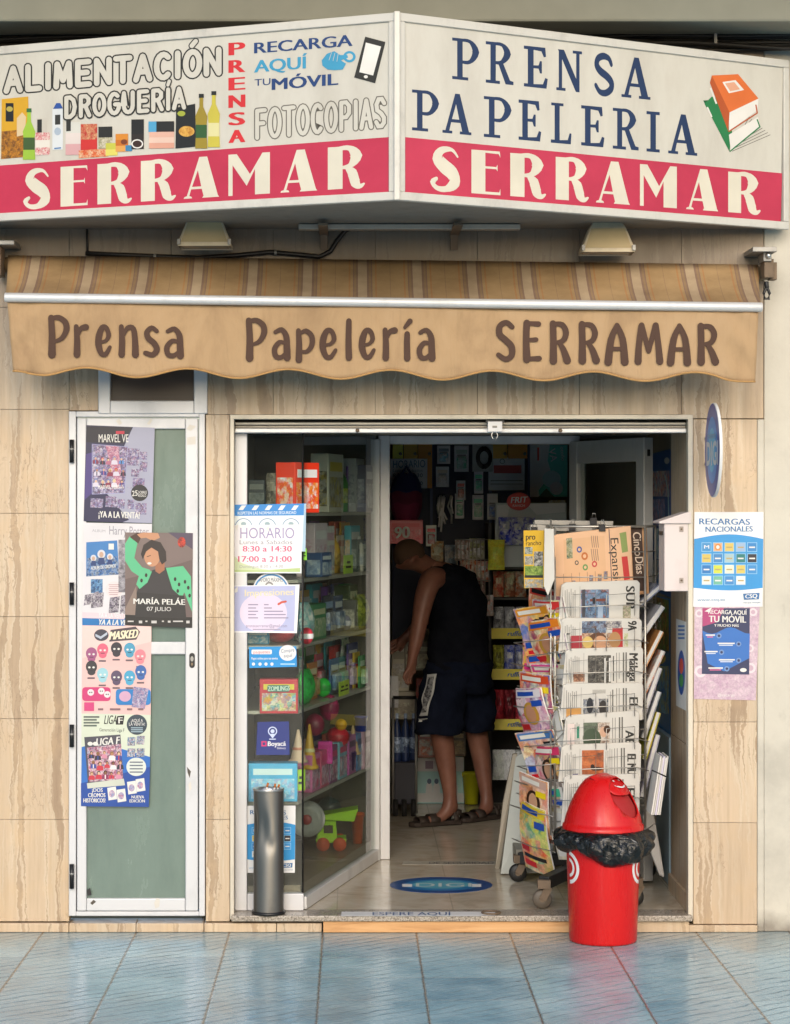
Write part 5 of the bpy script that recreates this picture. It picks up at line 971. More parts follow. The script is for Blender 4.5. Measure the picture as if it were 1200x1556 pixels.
newspaper(854, 977, 1040, 1094, YT - .012, 7, 'EL PAÍS', 20, 'newspaper with an orange block and small photo, in the fourth front pocket', art=[(886, 1062, 924, 1094, A_(['#35363a', '#5f6a80', '#c8c4bc', '#8a8f98', '#26262a'], 90, 9)), (860, 1076, 883, 1092, mat('#dca25a', .7)), (896, 1072, 5, 12, mat('#2a2c34', .7), 'e'), (906, 1068, 4, 10, mat('#d0ccc8', .7), 'e'), (916, 1076, 6, 12, mat('#3a3634', .7), 'e'), (900, 1048, 920, 1054, A_(['#c8c4bc', '#b4b0a8'], 90, 2))], skew=-2, tlen=58)
newspaper(858, 971, 1090, 1138, YT - .016, 7, 'ABC', 20, 'newspaper with a green photo of a man, in front', art=[(886, 1098, 912, 1138, A_(['#5f6a58', '#4a5446', '#727c68'], 40, 10)), (908, 1098, 926, 1136, A_(['#c8b8a8', '#a88a72', '#e0d6ca', '#6a4a3a'], 80, 11)), (876, 1104, 880, 1122, mat('#3f8a6f', .7)), (899, 1122, 14, 15, mat('#4a5844', .7), 'e'), (917, 1112, 6, 8, mat('#d8ac90', .7), 'e'), (922, 1108, 5, 6, mat('#4a3020', .7), 'e'), (862, 1100, 873, 1135, mat('#ead9d2', .7))], skew=-10, tlen=34)
newspaper(852, 974, 1134, 1188, YT - .020, 7, 'EL MUNDO', 12, 'newspaper with an orange desert photo, low in front', art=[(884, 1140, 917, 1188, A_(['#c0683a', '#a8552c', '#d07c4a', '#b85f34', '#6a4a3c'], 35, 12)), (870, 1176, 878, 1188, mat('#4a4a7a', .7)), (906, 1168, 9, 3, mat('#4a3028', .7), 'e'), (900, 1165, 3, 4, mat('#2f2420', .7), 'e')], skew=-6, tlen=58)
newspaper(856, 972, 1180, 1255, YT - .024, 7, 'EL', 18, 'folded newspaper in the lowest front pocket, just behind the red bin lid', art=[(884, 1196, 917, 1250, NEWS2)], skew=-4, tlen=20)
# wire pockets across the papers
for k, yt in enumerate((887, 940, 988, 1040, 1090, 1134, 1180)):
    Yp = YT - .004 * k - .022; m = MB(); y2 = yt + 35
    m.tube([at(838, y2 + 12, YF), at(846, y2 + 2, Yp), at(900, y2 - 1, Yp), at(968, y2 - 3, Yp), at(985, y2 + 2, YF)], .0022, CHROME, 6)
    for a0, a1 in ((867, 905), (921, 964)): m.tube([at(a0, y2 + 14, Yp + .006), at(a0, yt + 17, Yp), at(a1, yt + 14, Yp), at(a1, y2 + 13, Yp + .006)], .0018, CHROME, 6)
    m.build('pocket', stand)
# ---- pink and salmon papers clipped upright along the top
SAL, SAL2 = mat('#edbf98', .75), mat('#e3ad84', .75)
f = Flat(p=(0, YF - .012, zt_), n=(0, -1, -.06)); f.board([(840, 815), (846, 812), (925, 803), (958, 799), (962, 898), (930, 905), (850, 915), (842, 908)], .014, SAL)
f.poly([(856, 820), (858, 905), (922, 893), (918, 814)], mat('#e6b88f', .75))
f.poly([(860, 818), (869, 817), (870, 848), (861, 849)], A_(['#7f8a6a', '#3f5a4a', '#a8a070', '#b8b4a0'], 90, 1)); f.line((925, 804), (930, 900), 1.2, mat('#4a3f52', .7))
f.text('Expansión', (927, 818), (933, 902), 12, TXT, None, .015, up=(1, -.05)); f.poly([(941, 810), (951, 808), (954, 838), (945, 840)], mat('#8fa05c', .7)); f.poly([(944, 846), (953, 845), (957, 880), (948, 882)], mat('#cf3b3a', .7))
for k in range(8): f.line((898 + 3 * (k % 4), 814 + 20 * (k // 4)), (900 + 3 * (k % 4), 832 + 20 * (k // 4)), 1, mat('#8f7462', .7))
for x, y, c_, r_ in ((880, 835, '#4a5a9a', 4), (888, 845, '#c8743c', 5), (903, 857, '#c84a4a', 4), (889, 862, '#6a9a5a', 4), (876, 855, '#5f5a50', 3)): f.ell(x, y, r_, r_ * 1.2, mat(c_, .7)); f.ell(x, y, r_ * .5, r_ * .6, SAL)
for x, y in ((868, 882), (880, 884), (895, 874), (908, 872), (917, 868)): f.rect(x, y, x + 6, y + 12, A_(['#5a4f86', '#c8a068', '#8a6a4a', '#7f94b4'], 120, x))
for k in range(5): f.line((856 + 12 * k, 872 - k), (857 + 12 * k, 900 - 2 * k), .8, mat('#a8846a', .7))
tag(f.build('newspaper', origin=f.w((880, 900)), bev=.0015), 'salmon pink newspaper clipped at the top of the stand', 'newspaper')
f = Flat(p=(0, YF + .02, zt_), n=(0, -1, -.06)); f.board([(952, 800), (982, 799), (986, 902), (956, 905)], .014, mat('#e0a878', .75)); f.poly([(958, 800), (975, 800), (979, 898), (963, 898)], mat('#4a3428', .7)); f.text('CincoDías', (961, 809), (967, 872), 12, mat('#f0d8c0', .7), None, .02, up=(1, -.03))
tag(f.build('newspaper', origin=f.w((970, 900)), bev=.0015), 'salmon newspaper with a brown title strip beside the pink one', 'newspaper')
f = Flat(p=(0, YF + .14, zt_), n=(-.35, -1, -.05)); f.board([(795, 806), (826, 806), (826, 892), (796, 894)], .01, mat('#e8b82a', .4)); f.text('pro', (799, 820), (813, 820), 9, BLACK, None, .03); f.text('rancho', (799, 829), (822, 828), 7, BLACK, None, .02)
for q in ((797, 831, 809, 842, 1), (797, 845, 810, 858, 2), (811, 838, 825, 866, 3), (797, 860, 825, 874, 4), (797, 880, 825, 893, 5)): f.rect(q[0], q[1], q[2], q[3], collage([['#d8d4c8', '#5a5f58', '#8f9a86'], ['#e6e2d6', '#7a746a', '#a8a090'], ['#2a2a2c', '#d0ccc2', '#5f5a54'], ['#7fa03a', '#a8b85a', '#55702a'], ['#b4c4cc', '#d8a83a', '#7f8f98']][q[4] - 1], 110, q[4])); 
f.rect(797, 874, 825, 878, mat('#2a2620', .5)); tag(f.build('magazine', origin=f.w((810, 890)), bev=.001), 'yellow lettered magazine clipped at the top corner of the stand', 'magazine')
f = Flat(p=(0, YF + .06, zt_), n=(-.3, -1, -.05)); f.board([(827, 803), (841, 804), (842, 880), (832, 905), (826, 890)], .012, mat('#ddd9d0', .7)); tag(f.build('newspaper', origin=f.w((833, 890)), bev=.001), 'blank white folded paper between yellow magazine and pink newspaper', 'newspaper')
f = Flat(p=(0, YF + .07, zt_), n=(0, -1, 0)); f.board([(806, 797), (900, 800), (899, 808), (805, 806)], .02, mat('#b4b0a8', .6)); f.board([(812, 790), (932, 792), (931, 799), (812, 797)], .05, mat('#aaa69e', .6)); tag(f.build('newspaper', origin=f.w((860, 806)), bev=.002), 'grey paper tops showing along the crown of the stand', 'newspaper')
for k, (x, y) in enumerate(((915, 802), (870, 801), (902, 792), (812, 806))):
    m = MB(); Yc = YF - .02 if k == 0 else YF + .04; p0 = at(x, y, Yc); m.prism([p0 + Vector((-.013, 0, -.014)), p0 + Vector((.013, 0, -.014)), p0 + Vector((.013, .012, .014)), p0 + Vector((-.013, .012, .014))], (0, .03, 0), BLACK)
    for s2 in (-.008, .008): m.tube([p0 + Vector((s2, 0, .012)), p0 + Vector((s2 * .6, -.008, .03)), p0 + Vector((s2 * .2, -.008, .034))], .0012, STEEL, 5)
    tag(m.build('binder_clip', origin=p0), ('black binder clip holding the pink newspaper', 'black binder clip behind the fold of the pink newspaper', 'black binder clip on the grey papers at the very top', 'small black clip above the yellow magazine')[k], 'binder clip', 'binder clips on the stand')
# ---- magazines fanned down the slanting side
MAGS = [*[(c0_, cs_, lb_) for c0_, cs_, lb_ in (('#e03a3a', ['#e03a3a', '#f0d040', '#f0e0d0', '#4a6ab0'], 'scarlet topped gossip magazine'), ('#f08a2a', ['#f0b040', '#e85a2a', '#f0d8b0', '#8a3a5a'], 'tangerine recipe magazine'), ('#2a8ad0', ['#4aa8e0', '#e8e0d8', '#d04a6a', '#f0c040'], 'azure youth magazine'), ('#e84a9a', ['#f080b0', '#f0e0e8', '#7a4aa0', '#f0c8a0'], 'hot pink teen magazine'), ('#f0e040', ['#f0e060', '#e06a3a', '#5aa0d0', '#f0f0e0'], 'lemon yellow crossword magazine'), ('#f0f0f0', ['#f0ece4', '#d03a3a', '#3a3a4a', '#d8b090'], 'white headline magazine'), ('#d83a6a', ['#e0708a', '#f0d0c0', '#5a3a4a', '#e8b070'], 'raspberry fashion magazine'), ('#3ab08a', ['#5ac0a0', '#f0e8d0', '#e0785a', '#3a5a6a'], 'jade green home magazine'))],
    ('#d83a30', ['#e0d6c8', '#d8452c', '#f0b060', '#c89878', '#b83a4a'], 'red topped puzzle magazine'), ('#e89a2a', ['#f0c02a', '#d8642a', '#e8a87a', '#5a6fa8'], 'yellow and orange magazine with a smiling face'), ('#3f74c0', ['#2f6fc8', '#d8b040', '#d04a8a', '#e8d8c8', '#4fa0d8'], 'bright blue magazine'), ('#e8c23a', ['#f0d04a', '#e08a3a', '#d8b89a', '#8a5a7a'], 'yellow children magazine'), ('#d8502a', ['#e0602a', '#c83a3a', '#e8b08a', '#4a5a9a', '#f0d8b0'], 'orange red magazine'),
    ('#e8e0e4', ['#c82f4f', '#e8e0e4', '#8a6a9a', '#d8a0a8', '#3f3a4a'], 'white magazine with a crimson corner'), ('#c86a5a', ['#d87a5a', '#e0b090', '#6a8ac0', '#a84a4a'], 'coral magazine with a portrait'), ('#4a7fc0', ['#6a9ad0', '#c89a7a', '#d8c8b8', '#b8583a', '#e0d0a0'], 'light blue gossip magazine'), ('#d8d0d8', ['#b83a7a', '#e0d8dc', '#4a5a6a', '#d8b04a'], 'pale magazine with a magenta title'),
    ('#e0c8b8', ['#d86a4a', '#e8c8b0', '#b84a5a', '#8a5a4a'], 'beige and red magazine'), ('#d8b0a0', ['#c85a5a', '#e8c0b0', '#e0a070', '#8a4a3a'], 'rose magazine with several faces'), ('#e8c830', ['#f0d83a', '#e05a3a', '#d8c0a0', '#4a9a7a', '#e0a03a'], 'yellow comic, lowest of the side magazines')]
ML = [(806, 912), (800, 945), (802, 978), (806, 1008), (798, 1062), (804, 1098), (808, 1130), (806, 1196), (794, 893), (784, 926), (782, 957), (788, 992), (787, 1022), (778, 1046), (782, 1081), (788, 1112), (786, 1140), (792, 1158), (784, 1176), (787, 1215)]
for k, ((c0, cols, lb), (px, py)) in enumerate(zip(MAGS, ML)):
    Yc = (.455 if k < 8 else .49) + .01 * (k % 3); n = Vector((-.80, -.60, .0)); lean = R(13 + 2 * (k % 3)); u_ = Vector((.60, -.80, 0)); n2 = Vector((n.x * math.cos(lean), n.y * math.cos(lean), -math.sin(lean))); v_ = n2.cross(u_); v_ = v_ if v_.z < 0 else -v_
    rj = random.Random(k + 70); p0 = at(px + rj.uniform(-3, 3), py + rj.uniform(-3, 3), Yc); ro = R(rj.uniform(-9, 7)); u_, v_ = u_ * math.cos(ro) + v_ * math.sin(ro), v_ * math.cos(ro) - u_ * math.sin(ro); wd, ht = .20 * rj.uniform(.9, 1.08), .245 if k < 19 else .30; th = .007; m = MB()
    def sp(u, v, d=0): return p0 + u_ * wd * u + v_ * ht * v + n2 * (.016 * math.sin(u * 2.4 + k) - .03 * (1 - u) * (1 - v) ** 2 * (k % 3) + .010 * math.sin(v * 4 + k) + d)
    for d, mt in ((0, collage(cols, 13, k + 1, .3, 1.15)), (-th, PAPER)):
        m.grid(lambda u, v: sp(u, v, d), 6, 8, mt)
    for ring_ in ([(i / 6, 0) for i in range(7)], [(1, i / 8) for i in range(9)], [(1 - i / 6, 1) for i in range(7)], [(0, 1 - i / 8) for i in range(9)]):
        vs = [sp(u, v, d) for u, v in ring_ for d in (0, -th)]; m.add(vs, [(2 * i, 2 * i + 1, 2 * i + 3, 2 * i + 2) for i in range(len(ring_) - 1)], PAPER)
    def patch(u0, u1, v0, v1, mt, d=.001): m.grid(lambda u, v: sp(u0 + (u1 - u0) * u, v0 + (v1 - v0) * v, d), 6, 3, mt)
    INKS = ('#f4f0e6', '#d8202c', '#f4d820', '#1f4fb0', '#e83a8a', '#18181c')
    patch(.04, .96, .02, .15, mat(c0, .3)); patch(.10, .74, .05, .12, mat(INKS[(k * 2 + 1) % 6] if k % 3 else INKS[0], .3), .0014)
    if k % 4 != 3:
        for rx, ry, cc, dd_ in ((.25, .20, ('#3a2418', '#c8983a', '#1f1714')[k % 3], .0012), (.16, .155, ('#d8a684', '#c89070', '#e0b898')[k % 3], .0018)):
            vs = [sp(.52, .42, dd_)] + [sp(.52 + rx * r2 * math.cos(a2), .42 + ry * r2 * math.sin(a2), dd_) for r2 in (.5, 1) for a2 in [j * math.pi / 8 for j in range(16)]]
            m.add(vs, [(0, 1 + j, 1 + (j + 1) % 16) for j in range(16)] + [(1 + j, 1 + (j + 1) % 16, 17 + (j + 1) % 16, 17 + j) for j in range(16)], mat(cc, .35))
    for (u0, u1, v0, v1), j in zip(((.05, .34, .60, .70), (.62, .95, .20, .30), (.10, .86, .74, .80), (.08, .5, .84, .93)), range(4)): patch(u0, u1, v0, v1, mat(INKS[(k + j * 2) % 6], .3), .002)
    tag(m.build('magazine', origin=p0 + v_ * ht), lb + ' on the slanting side of the stand', 'magazine', 'magazines down the side of the stand')
    w_ = MB(); a0 = p0 + v_ * ht * .55 + n2 * .012; w_.tube([pts['L'] + up(a0.z - .03), a0 - u_ * .02 + n2 * .02, a0 + u_ * .11 + n2 * .03, a0 + u_ * .22 + n2 * .012, pts['A'] + up(a0.z - .03)], .0022, CHROME, 6); w_.build('pocket', stand)
# thinner glossy magazines tucked nearer the corner post
for k, (px, py, cols, lb) in enumerate(((829, 905, ['#8fb0a8', '#d0c8c0', '#a85a6a'], 'teal and pink magazine tucked beside the corner post, uppermost'), (832, 960, ['#b84a8a', '#d8c0d0', '#5a4a6a'], 'purple pink magazine tucked beside the corner post'), (834, 1008, ['#d8d4cc', '#c8b060', '#b0aca4'], 'cream magazine with a bent corner by the post'), (822, 1070, ['#e8e4d8', '#d8c860', '#9aa8b8'], 'white magazine with a yellow spot by the post'), (826, 1130, ['#7f8fa8', '#d0ccd4', '#5a5f78'], 'grey blue magazine by the corner post'), (828, 1185, ['#3f3a3a', '#a89a90', '#d8d0c8'], 'dark magazine by the corner post'), (831, 1225, ['#d8c890', '#8a7a5a', '#e0dcd0'], 'cream magazine lowest by the corner post'))):
    p0 = at(px, py, .40); u_ = Vector((.45, -.89, 0)); n2 = Vector((-.87, -.44, -.22)).normalized(); v_ = n2.cross(u_); v_ = v_ if v_.z < 0 else -v_; m = MB()
    fp = [p0, p0 + u_ * .13, p0 + u_ * .13 + v_ * .21, p0 + u_ * .03 + v_ * .22 + n2 * .01]; m.prism(fp, -n2 * .006, PAPER); m.add([q + n2 * .0008 for q in fp], [(0, 1, 2, 3)], collage(cols, 13, k + 20, .3, 1.1)); tag(m.build('magazine', origin=p0 + v_ * .21), lb, 'magazine', 'magazines by the corner post')
# ---- papers and magazines seen edge on at the other side
EDGE = [(980, 908, 1003, 888, .26, ['#8f9ab4', '#c8ccd8', '#6a7494'], 'blue grey magazine spine leaning outward, uppermost on the far side'), (984, 950, 1005, 920, .25, ['#dcdad6', '#c8c8d0'], 'white paper leaning outward under the blue grey magazine'), (982, 1000, 1003, 958, .22, ['#b8743a', '#d89a5a'], 'orange spine leaning outward on the far side'), (986, 1030, 1005, 988, .24, ['#e0ddd8', '#d87a3a', '#c4c0b8'], 'white magazine with an orange tip on the far side'), (982, 1066, 1000, 1014, .22, ['#c4c0c8', '#a8a4b0'], 'pale lilac magazine edge on the far side'), (982, 1100, 999, 1050, .2, ['#c8c4bc', '#8a8f98'], 'grey magazine edge halfway down the far side'), (984, 1128, 998, 1082, .2, ['#e0c02a', '#8fa83a', '#c8b020'], 'yellow and green magazine low on the far side'), (978, 1190, 997, 1116, .26, ['#b8b4c4', '#8f8aa8', '#d0ccd8'], 'lilac grey magazine low on the far side')]
for k, (x0, y0, x1, y1, ln, cols, lb) in enumerate(EDGE):
    a, b = at(x0, y0, .36), at(x1, y1, .36); d_ = (b - a).normalized(); n_ = Vector((d_.z, 0, -d_.x)); a = b - d_ * ln; m = MB(); q = Vector((-.1, .99, 0)) * .24
    m.prism([a, b, b + n_ * .012, a + n_ * .012], q, PAPER); m.prism([a + n_ * .0121, b + n_ * .0121, b + n_ * .017, a + n_ * .017], q, collage(cols, 30, k + 40)); m.prism([a - n_ * .003, b - n_ * .003, b - n_ * .0002, a - n_ * .0002], q, collage(cols, 30, k + 41))
    tag(m.build('magazine', origin=a), lb + ' of the stand', 'magazine', 'magazines on the far side of the stand')
m = MB(); 
for k in range(5): 
    a, b = at(986 + 3 * k, 1234, .22), at(1000 + 2.6 * k, 1146 + 2 * (k % 2), .22); m.bar(a, b, .006, .16, (PAPER, NEWS, mat('#e2dcf0', .6))[k % 3], (0, 1, 0))
a, b = at(990, 1170, .14), at(1012, 1180, .14); m.tube([a, b], .003, BLACK, 6); tag(m.build('rolled_newspapers', origin=at(992, 1234, .22)), 'bundle of white folded papers strapped at the lowest far corner of the stand', 'newspapers')
# ---- white boards leaning behind the stand
m = MB(); BOARD = alu('pale_board', (.50, .51, .46), .5, 0, .3)
q = [at(760, 1328, .95), at(838, 1326, .80), at(846, 1140, 1.0), at(800, 1140, 1.05), at(783, 1150, 1.06)]; m.prism(q, (0.012, .018, 0), BOARD); tag(m.build('board', origin=q[0], bev=.003), 'pale grey green board standing upright behind the magazines', 'board')
m = MB(); q = [at(752, 1322, 1.15), at(758, 1322, 1.12), at(786, 1145, 1.2), at(779, 1146, 1.2), at(764, 1220, 1.18)]; m.prism(q, (.0, .03, 0), mat('#b8ac98', .5)); tag(m.build('board', origin=q[0], bev=.002), 'narrow cream edge of a second board leaning behind the grey green one', 'board')
m = MB(); q = [at(976, 1240, .5), at(984, 1225, .5), at(994, 1240, .5), at(1003, 1290, .5), at(1009, 1328, .5), at(1009, 1334, .5), at(1002, 1330, .5), at(990, 1300, .5)]; m.prism(q, (0, .03, 0), mat('#e6e2dc', .4)); tag(m.build('surfboard', origin=q[5], bev=.006), 'white pointed foam board fin propped beside the door jamb', 'board')
m = MB(); q = [at(740, 1334, .9), at(806, 1334, .75)]; m.box(X(783, .78), X(830, .78), .76, .98, ZF + .07, ZF + .14, mat('#8f897c', .5)); m.build('foot_box', stand, bev=.004)
# ------------------------------------------------------------------ small goods
KDEF[0] = 1.1
def item(kind, px, py, Y, w, h, cols, label, cat, name=None, group=None, dep=None, rot=0.0, zb=None, seed=None):
    """px: middle, py: foot in the picture at depth Y; w, h in picture points at that depth"""
    s = (D + Y) / F; o = at(px, py, Y); 
    if zb is not None: o.z = zb
    w, h = w * s, h * s; dp = dep if dep else w * .6; seed = len(bpy.data.objects) if seed is None else seed
    th = thing(name or cat.replace(' ', '_'), label, cat, o, group)
    ca, sa = math.cos(rot), math.sin(rot)
    def L(x, y, z): return Vector((o.x + x * ca - y * sa, o.y + x * sa + y * ca, o.z + z))
    def bx_(m, x0, x1, y0, y1, z0, z1, mt):
        m.add([L(x, y, z) for x in (x0, x1) for y in (y0, y1) for z in (z0, z1)], [(0, 1, 3, 2), (4, 6, 7, 5), (0, 4, 5, 1), (2, 3, 7, 6), (0, 2, 6, 4), (1, 5, 7, 3)], mt)
    C = [mat(c, .35) for c in cols]; pic = collage(cols, 28, seed % 37, .35)
    m = MB(); p2 = MB()
    if kind == 'box':
        bx_(m, -w / 2, w / 2, -dp / 2, dp / 2, 0, h, C[0]); m.build('carton', th, bev=.003)
        bx_(p2, -w * .44, w * .44, -dp / 2 - .0012, -dp / 2 - .0002, h * .08, h * .6, pic); bx_(p2, -w * .40, w * .40, -dp / 2 - .0012, -dp / 2 - .0002, h * .70, h * .86, C[-1]); bx_(p2, -w / 2 - .0012, -w / 2 - .0002, -dp * .4, dp * .4, h * .1, h * .7, pic); bx_(p2, w / 2 + .0002, w / 2 + .0012, -dp * .4, dp * .4, h * .1, h * .7, pic); p2.build('printed_label', th)
    elif kind == 'bag':
        def sf(sg):
            def fn(u, v):
                b = math.sin(math.pi * u) ** .6 * math.sin(math.pi * min(1, max(0, v * 1.12 - .06))) ** .5 if 0 < u < 1 and .06 < v < .94 else 0
                return L((u - .5) * w * (1 - .06 * math.sin(math.pi * v)), sg * dp / 2 * b + .004 * math.sin(u * 21 + v * 13 + seed), v * h)
            return fn
        m.grid(sf(-1), 12, 12, pic); m.grid(sf(1), 12, 12, C[0]); m.build('packet', th)
        p2.add([sf(-1)(u, v) + Vector((0, -.003, 0)) for v in (.55, .66, .76) for u in (.25, .42, .58, .75)], [(0, 1, 5, 4), (1, 2, 6, 5), (2, 3, 7, 6), (4, 5, 9, 8), (5, 6, 10, 9), (6, 7, 11, 10)], C[-1]); p2.build('printed_label', th)
    elif kind == 'card':
        bx_(m, -w / 2, w / 2, -.004, .004, 0, h, C[0]); m.build('backing_card', th, bev=.002)
        bx_(p2, -w * .34, w * .34, -.024, -.0045, h * .12, h * .58, pic); p2.build('blister', th, bev=.006)
        p3 = MB(); bx_(p3, -w * .38, w * .38, -.0056, -.0044, h * .68, h * .84, C[-1]); bx_(p3, -w * .3, w * .3, -.0056, -.0044, h * .62, h * .65, TXT); p3.build('printed_label', th)
    elif kind == 'bottle':
        m.lathe([(.001, 0), (w * .46, 0), (w * .5, h * .03), (w * .5, h * .62), (w * .38, h * .76), (w * .16, h * .86), (w * .16, h * .92), (.001, h * .92)], o, C[0], 20); m.build('bottle_body', th)
        p2.lathe([(w * .19, h * .9), (w * .19, h), (.001, h)], o, C[-1], 16); p2.build('cap', th); p3 = MB(); p3.lathe([(w * .505, h * .2), (w * .505, h * .52)], o, pic, 20); p3.build('printed_label', th)
    elif kind == 'bucket':
        m.lathe([(.001, 0), (w * .36, 0), (w * .48, h * .94), (w * .52, h * .94), (w * .52, h), (w * .46, h), (w * .34, h * .04), (.001, h * .04)], o, C[0], 24); m.build('pail', th)
        p2.tube([L(-w * .5, 0, h * .95)] + [L(w * .5 * math.cos(a), -w * .2 * math.sin(a), h * .95 - w * .35 * math.sin(a)) for a in [math.pi - k * math.pi / 8 for k in range(1, 8)]] + [L(w * .5, 0, h * .95)], .004, C[-1], 6); p2.build('handle', th)
    elif kind == 'cone':
        m.lathe([(.001, 0), (w * .5, 0), (w * .5, h * .06), (w * .40, h * .10), (w * .24, h * .5), (w * .22, h * .55), (w * .06, h * .98), (.001, h)], o, C[0], 20); m.build('mould', th); p2.lathe([(w * .30, h * .38), (w * .315, h * .40), (w * .27, h * .46)], o, C[-1], 20); p2.build('band', th)
    elif kind == 'ball':
        m.ball(o + up(h / 2), w / 2, C[0], 12, sz=h / w); m.build('ball_skin', th); p2.lathe([(w * .5 * math.sin(a) + .001, h / 2 - h / 2 * math.cos(a)) for a in (1.25, 1.45, 1.65, 1.85)], o, C[-1], 24); p2.build('stripe', th)
    elif kind == 'tag':
        bx_(m, -w / 2, w / 2, -.001, .001, 0, h, C[0]); m.build('card', th); f = MB(); bx_(f, -w * .3, w * .3, -.002, -.0012, h * .3, h * .42, TXT); bx_(f, -w * .2, w * .2, -.002, -.0012, h * .55, h * .68, TXT); f.build('price', th)
    elif kind == 'disc':
        m.lathe([(.001, -.02), (w * .3, -.03), (w * .48, -.02), (w * .5, 0), (w * .48, .02), (w * .3, .03), (.001, .02)], (0, 0, 0), C[0], 32); m.v = [tuple(L(v[0] * .35, v[2], h / 2 + v[1])) if False else tuple(L(v[0], v[2], h / 2 + v[1])) for v in m.v]; m.build('rim', th)
        p2.lathe([(.001, -.034), (w * .12, -.034), (w * .14, -.03)], (0, 0, 0), C[-1], 20); p2.v = [tuple(L(v[0], v[2], h / 2 + v[1])) for v in p2.v]; p2.build('hub', th)
    return th
# ------------------------------------------------------------------ shelves in the display window
ds = thing('display_shelving', 'dark shelves inside the corner display window', 'shelving', (-.1, .7, ZF))
SHZ = dict(a=Z(779, .25), b=Z(881, .14), c=Z(981, .14), d=Z(1080, .14), e=Z(1218, .14)); SHM = mat('#a39e92', .35)
for k_, z in SHZ.items():
    q = [Vector((PA.x + .03, .13, z)), PB + dv * .06 + Vector((-.03, 0, z)), PB + dv * 1.36 + Vector((-.03, 0, z)), Vector((PA.x + .03, 1.40, z))]
    m = MB(); m.prism(q, (0, 0, -.014), SHM); m.build('shelf', ds, bev=.002)
m = MB(); m.box(PA.x + .02, PC.x - .05, 1.405, 1.43, ZF, 1.98, mat('#5a564e', .7)); m.build('back_panel', ds)
m = MB(); m.prism([Vector((PA.x + .02, .13, ZF + .09)), PB + dv * .05 + Vector((-.02, 0, ZF + .09)), PB + dv * 1.33 + Vector((-.02, 0, ZF + .09)), Vector((PA.x + .02, 1.40, ZF + .09))], (0, 0, -.088), mat('#7d7060', .35)); m.build('bottom_board', ds)
PANE = math.atan2(dv.y, dv.x)
def along(px):             # a place just behind the side pane where the sight line through px meets it
    d_ = at(px, CY) - CAM; n_ = nv; p_ = PB - nv * 0 + Vector((0, 0, CAM.z)); n_ = Vector((dv.y, -dv.x, 0)); t = (p_ - CAM).dot(n_) / d_.dot(n_); return (CAM + d_ * t).y
G1, G2, G3, G4, G5, G6 = ('goods on the top display shelf', 'goods on the second display shelf', 'goods on the third display shelf', 'toys on the fourth display shelf', 'toys on the lowest display shelf', 'toys on the display floor')
def shelf_item(kind, px, w, h, cols, label, cat, sh, back=.05, group=None, **kw):
    z = SHZ[sh] + .001; y0 = along(px); Yp = min(y0 + (back + .03) * 3.2, 1.31); bk_ = (Yp - y0) * .227
    wide = kind in ('box', 'card', 'bag', 'tag'); kw.setdefault('dep', max(.012, min(.08, 2 * (bk_ - .008))) if wide else None)
    item(kind, px, 0, Yp, w * (3.9 if wide else 1.25), h * (1.22 if kind != 'tag' else 1), cols, label, cat, group=group, zb=z, rot=PANE if wide else 0, **kw)
item('box', 452, 0, .20, 58, 76, ['#e03a1e', '#f0a02a', '#e04a22', '#f4f0e8'], 'big red and orange laundry powder pack on the top display shelf', 'detergent pack', group=G1, zb=SHZ['a'], dep=.10, rot=.9)
item('box', 390, 0, .5, 26, 50, ['#3a4a58', '#6a7a84', '#8f9a9c'], 'slate grey box in the dim far corner of the top display shelf', 'box', group=G1, zb=SHZ['a'])
item('bag', 415, 0, .45, 22, 60, ['#4a4a44', '#7a766a', '#c8c0ac'], 'drab packet behind the laundry powder on the top display shelf', 'packet', group=G1, zb=SHZ['a'])
shelf_item('box', 497, 24, 72, ['#d8d8cc', '#c8c8b8', '#2a2a2c', '#e0c83a'], 'cream pack with a black emblem on the top display shelf', 'detergent pack', 'a', .12, G1)
shelf_item('bottle', 517, 19, 56, ['#2f8a3f', '#c8d840', '#e8e8dc'], 'green detergent bottle on the top display shelf', 'bottle', 'a', .12, G1)
shelf_item('box', 534, 15, 66, ['#b8bcc4', '#8a90a0', '#d8dce4'], 'pale grey upright pack on the top display shelf', 'detergent pack', 'a', .12, G1)
shelf_item('box', 548, 12, 58, ['#7a7a94', '#a0a0b8', '#d8d8e4'], 'lavender pack furthest along the top display shelf', 'detergent pack', 'a', .10, G1)
shelf_item('box', 474, 20, 66, ['#d8c8d0', '#e8d8e0', '#c890a8', '#f0ece8'], 'pink and white carton on the second display shelf', 'carton', 'b', .08, G2)
shelf_item('box', 488, 14, 60, ['#e8e4dc', '#a8b8c8', '#d0a8b8'], 'white carton with a pastel picture on the second display shelf', 'carton', 'b', .12, G2)
shelf_item('bottle', 507, 16, 48, ['#c8a03a', '#d8b860', '#8a6a2a'], 'amber bottle on the second display shelf', 'bottle', 'b', .10, G2)
shelf_item('bag', 520, 14, 44, ['#5a6a4a', '#8a9a5a', '#c8c890'], 'olive packet on the second display shelf', 'packet', 'b', .14, G2)
shelf_item('box', 537, 14, 40, ['#4a5a58', '#7a8a84', '#c0c8c0'], 'dull teal box furthest along the second display shelf', 'box', 'b', .10, G2)
shelf_item('tag', 529, 15, 28, ['#b8e03a'], 'large neon yellow price card hanging before the second display shelf', 'price card', 'b', .004, 'neon price cards', name='price_card')
item('tag', 462, 851, .13, 8, 18, ['#8ae03a'], 'small neon green price card beside the window corner', 'price card', name='price_card', group='neon price cards')
shelf_item('box', 471, 22, 44, ['#3f8a5a', '#d8d0b8', '#5a9a6a', '#c8c8a0'], 'green framed toy box on the third display shelf', 'toy box', 'c', .08, G3)
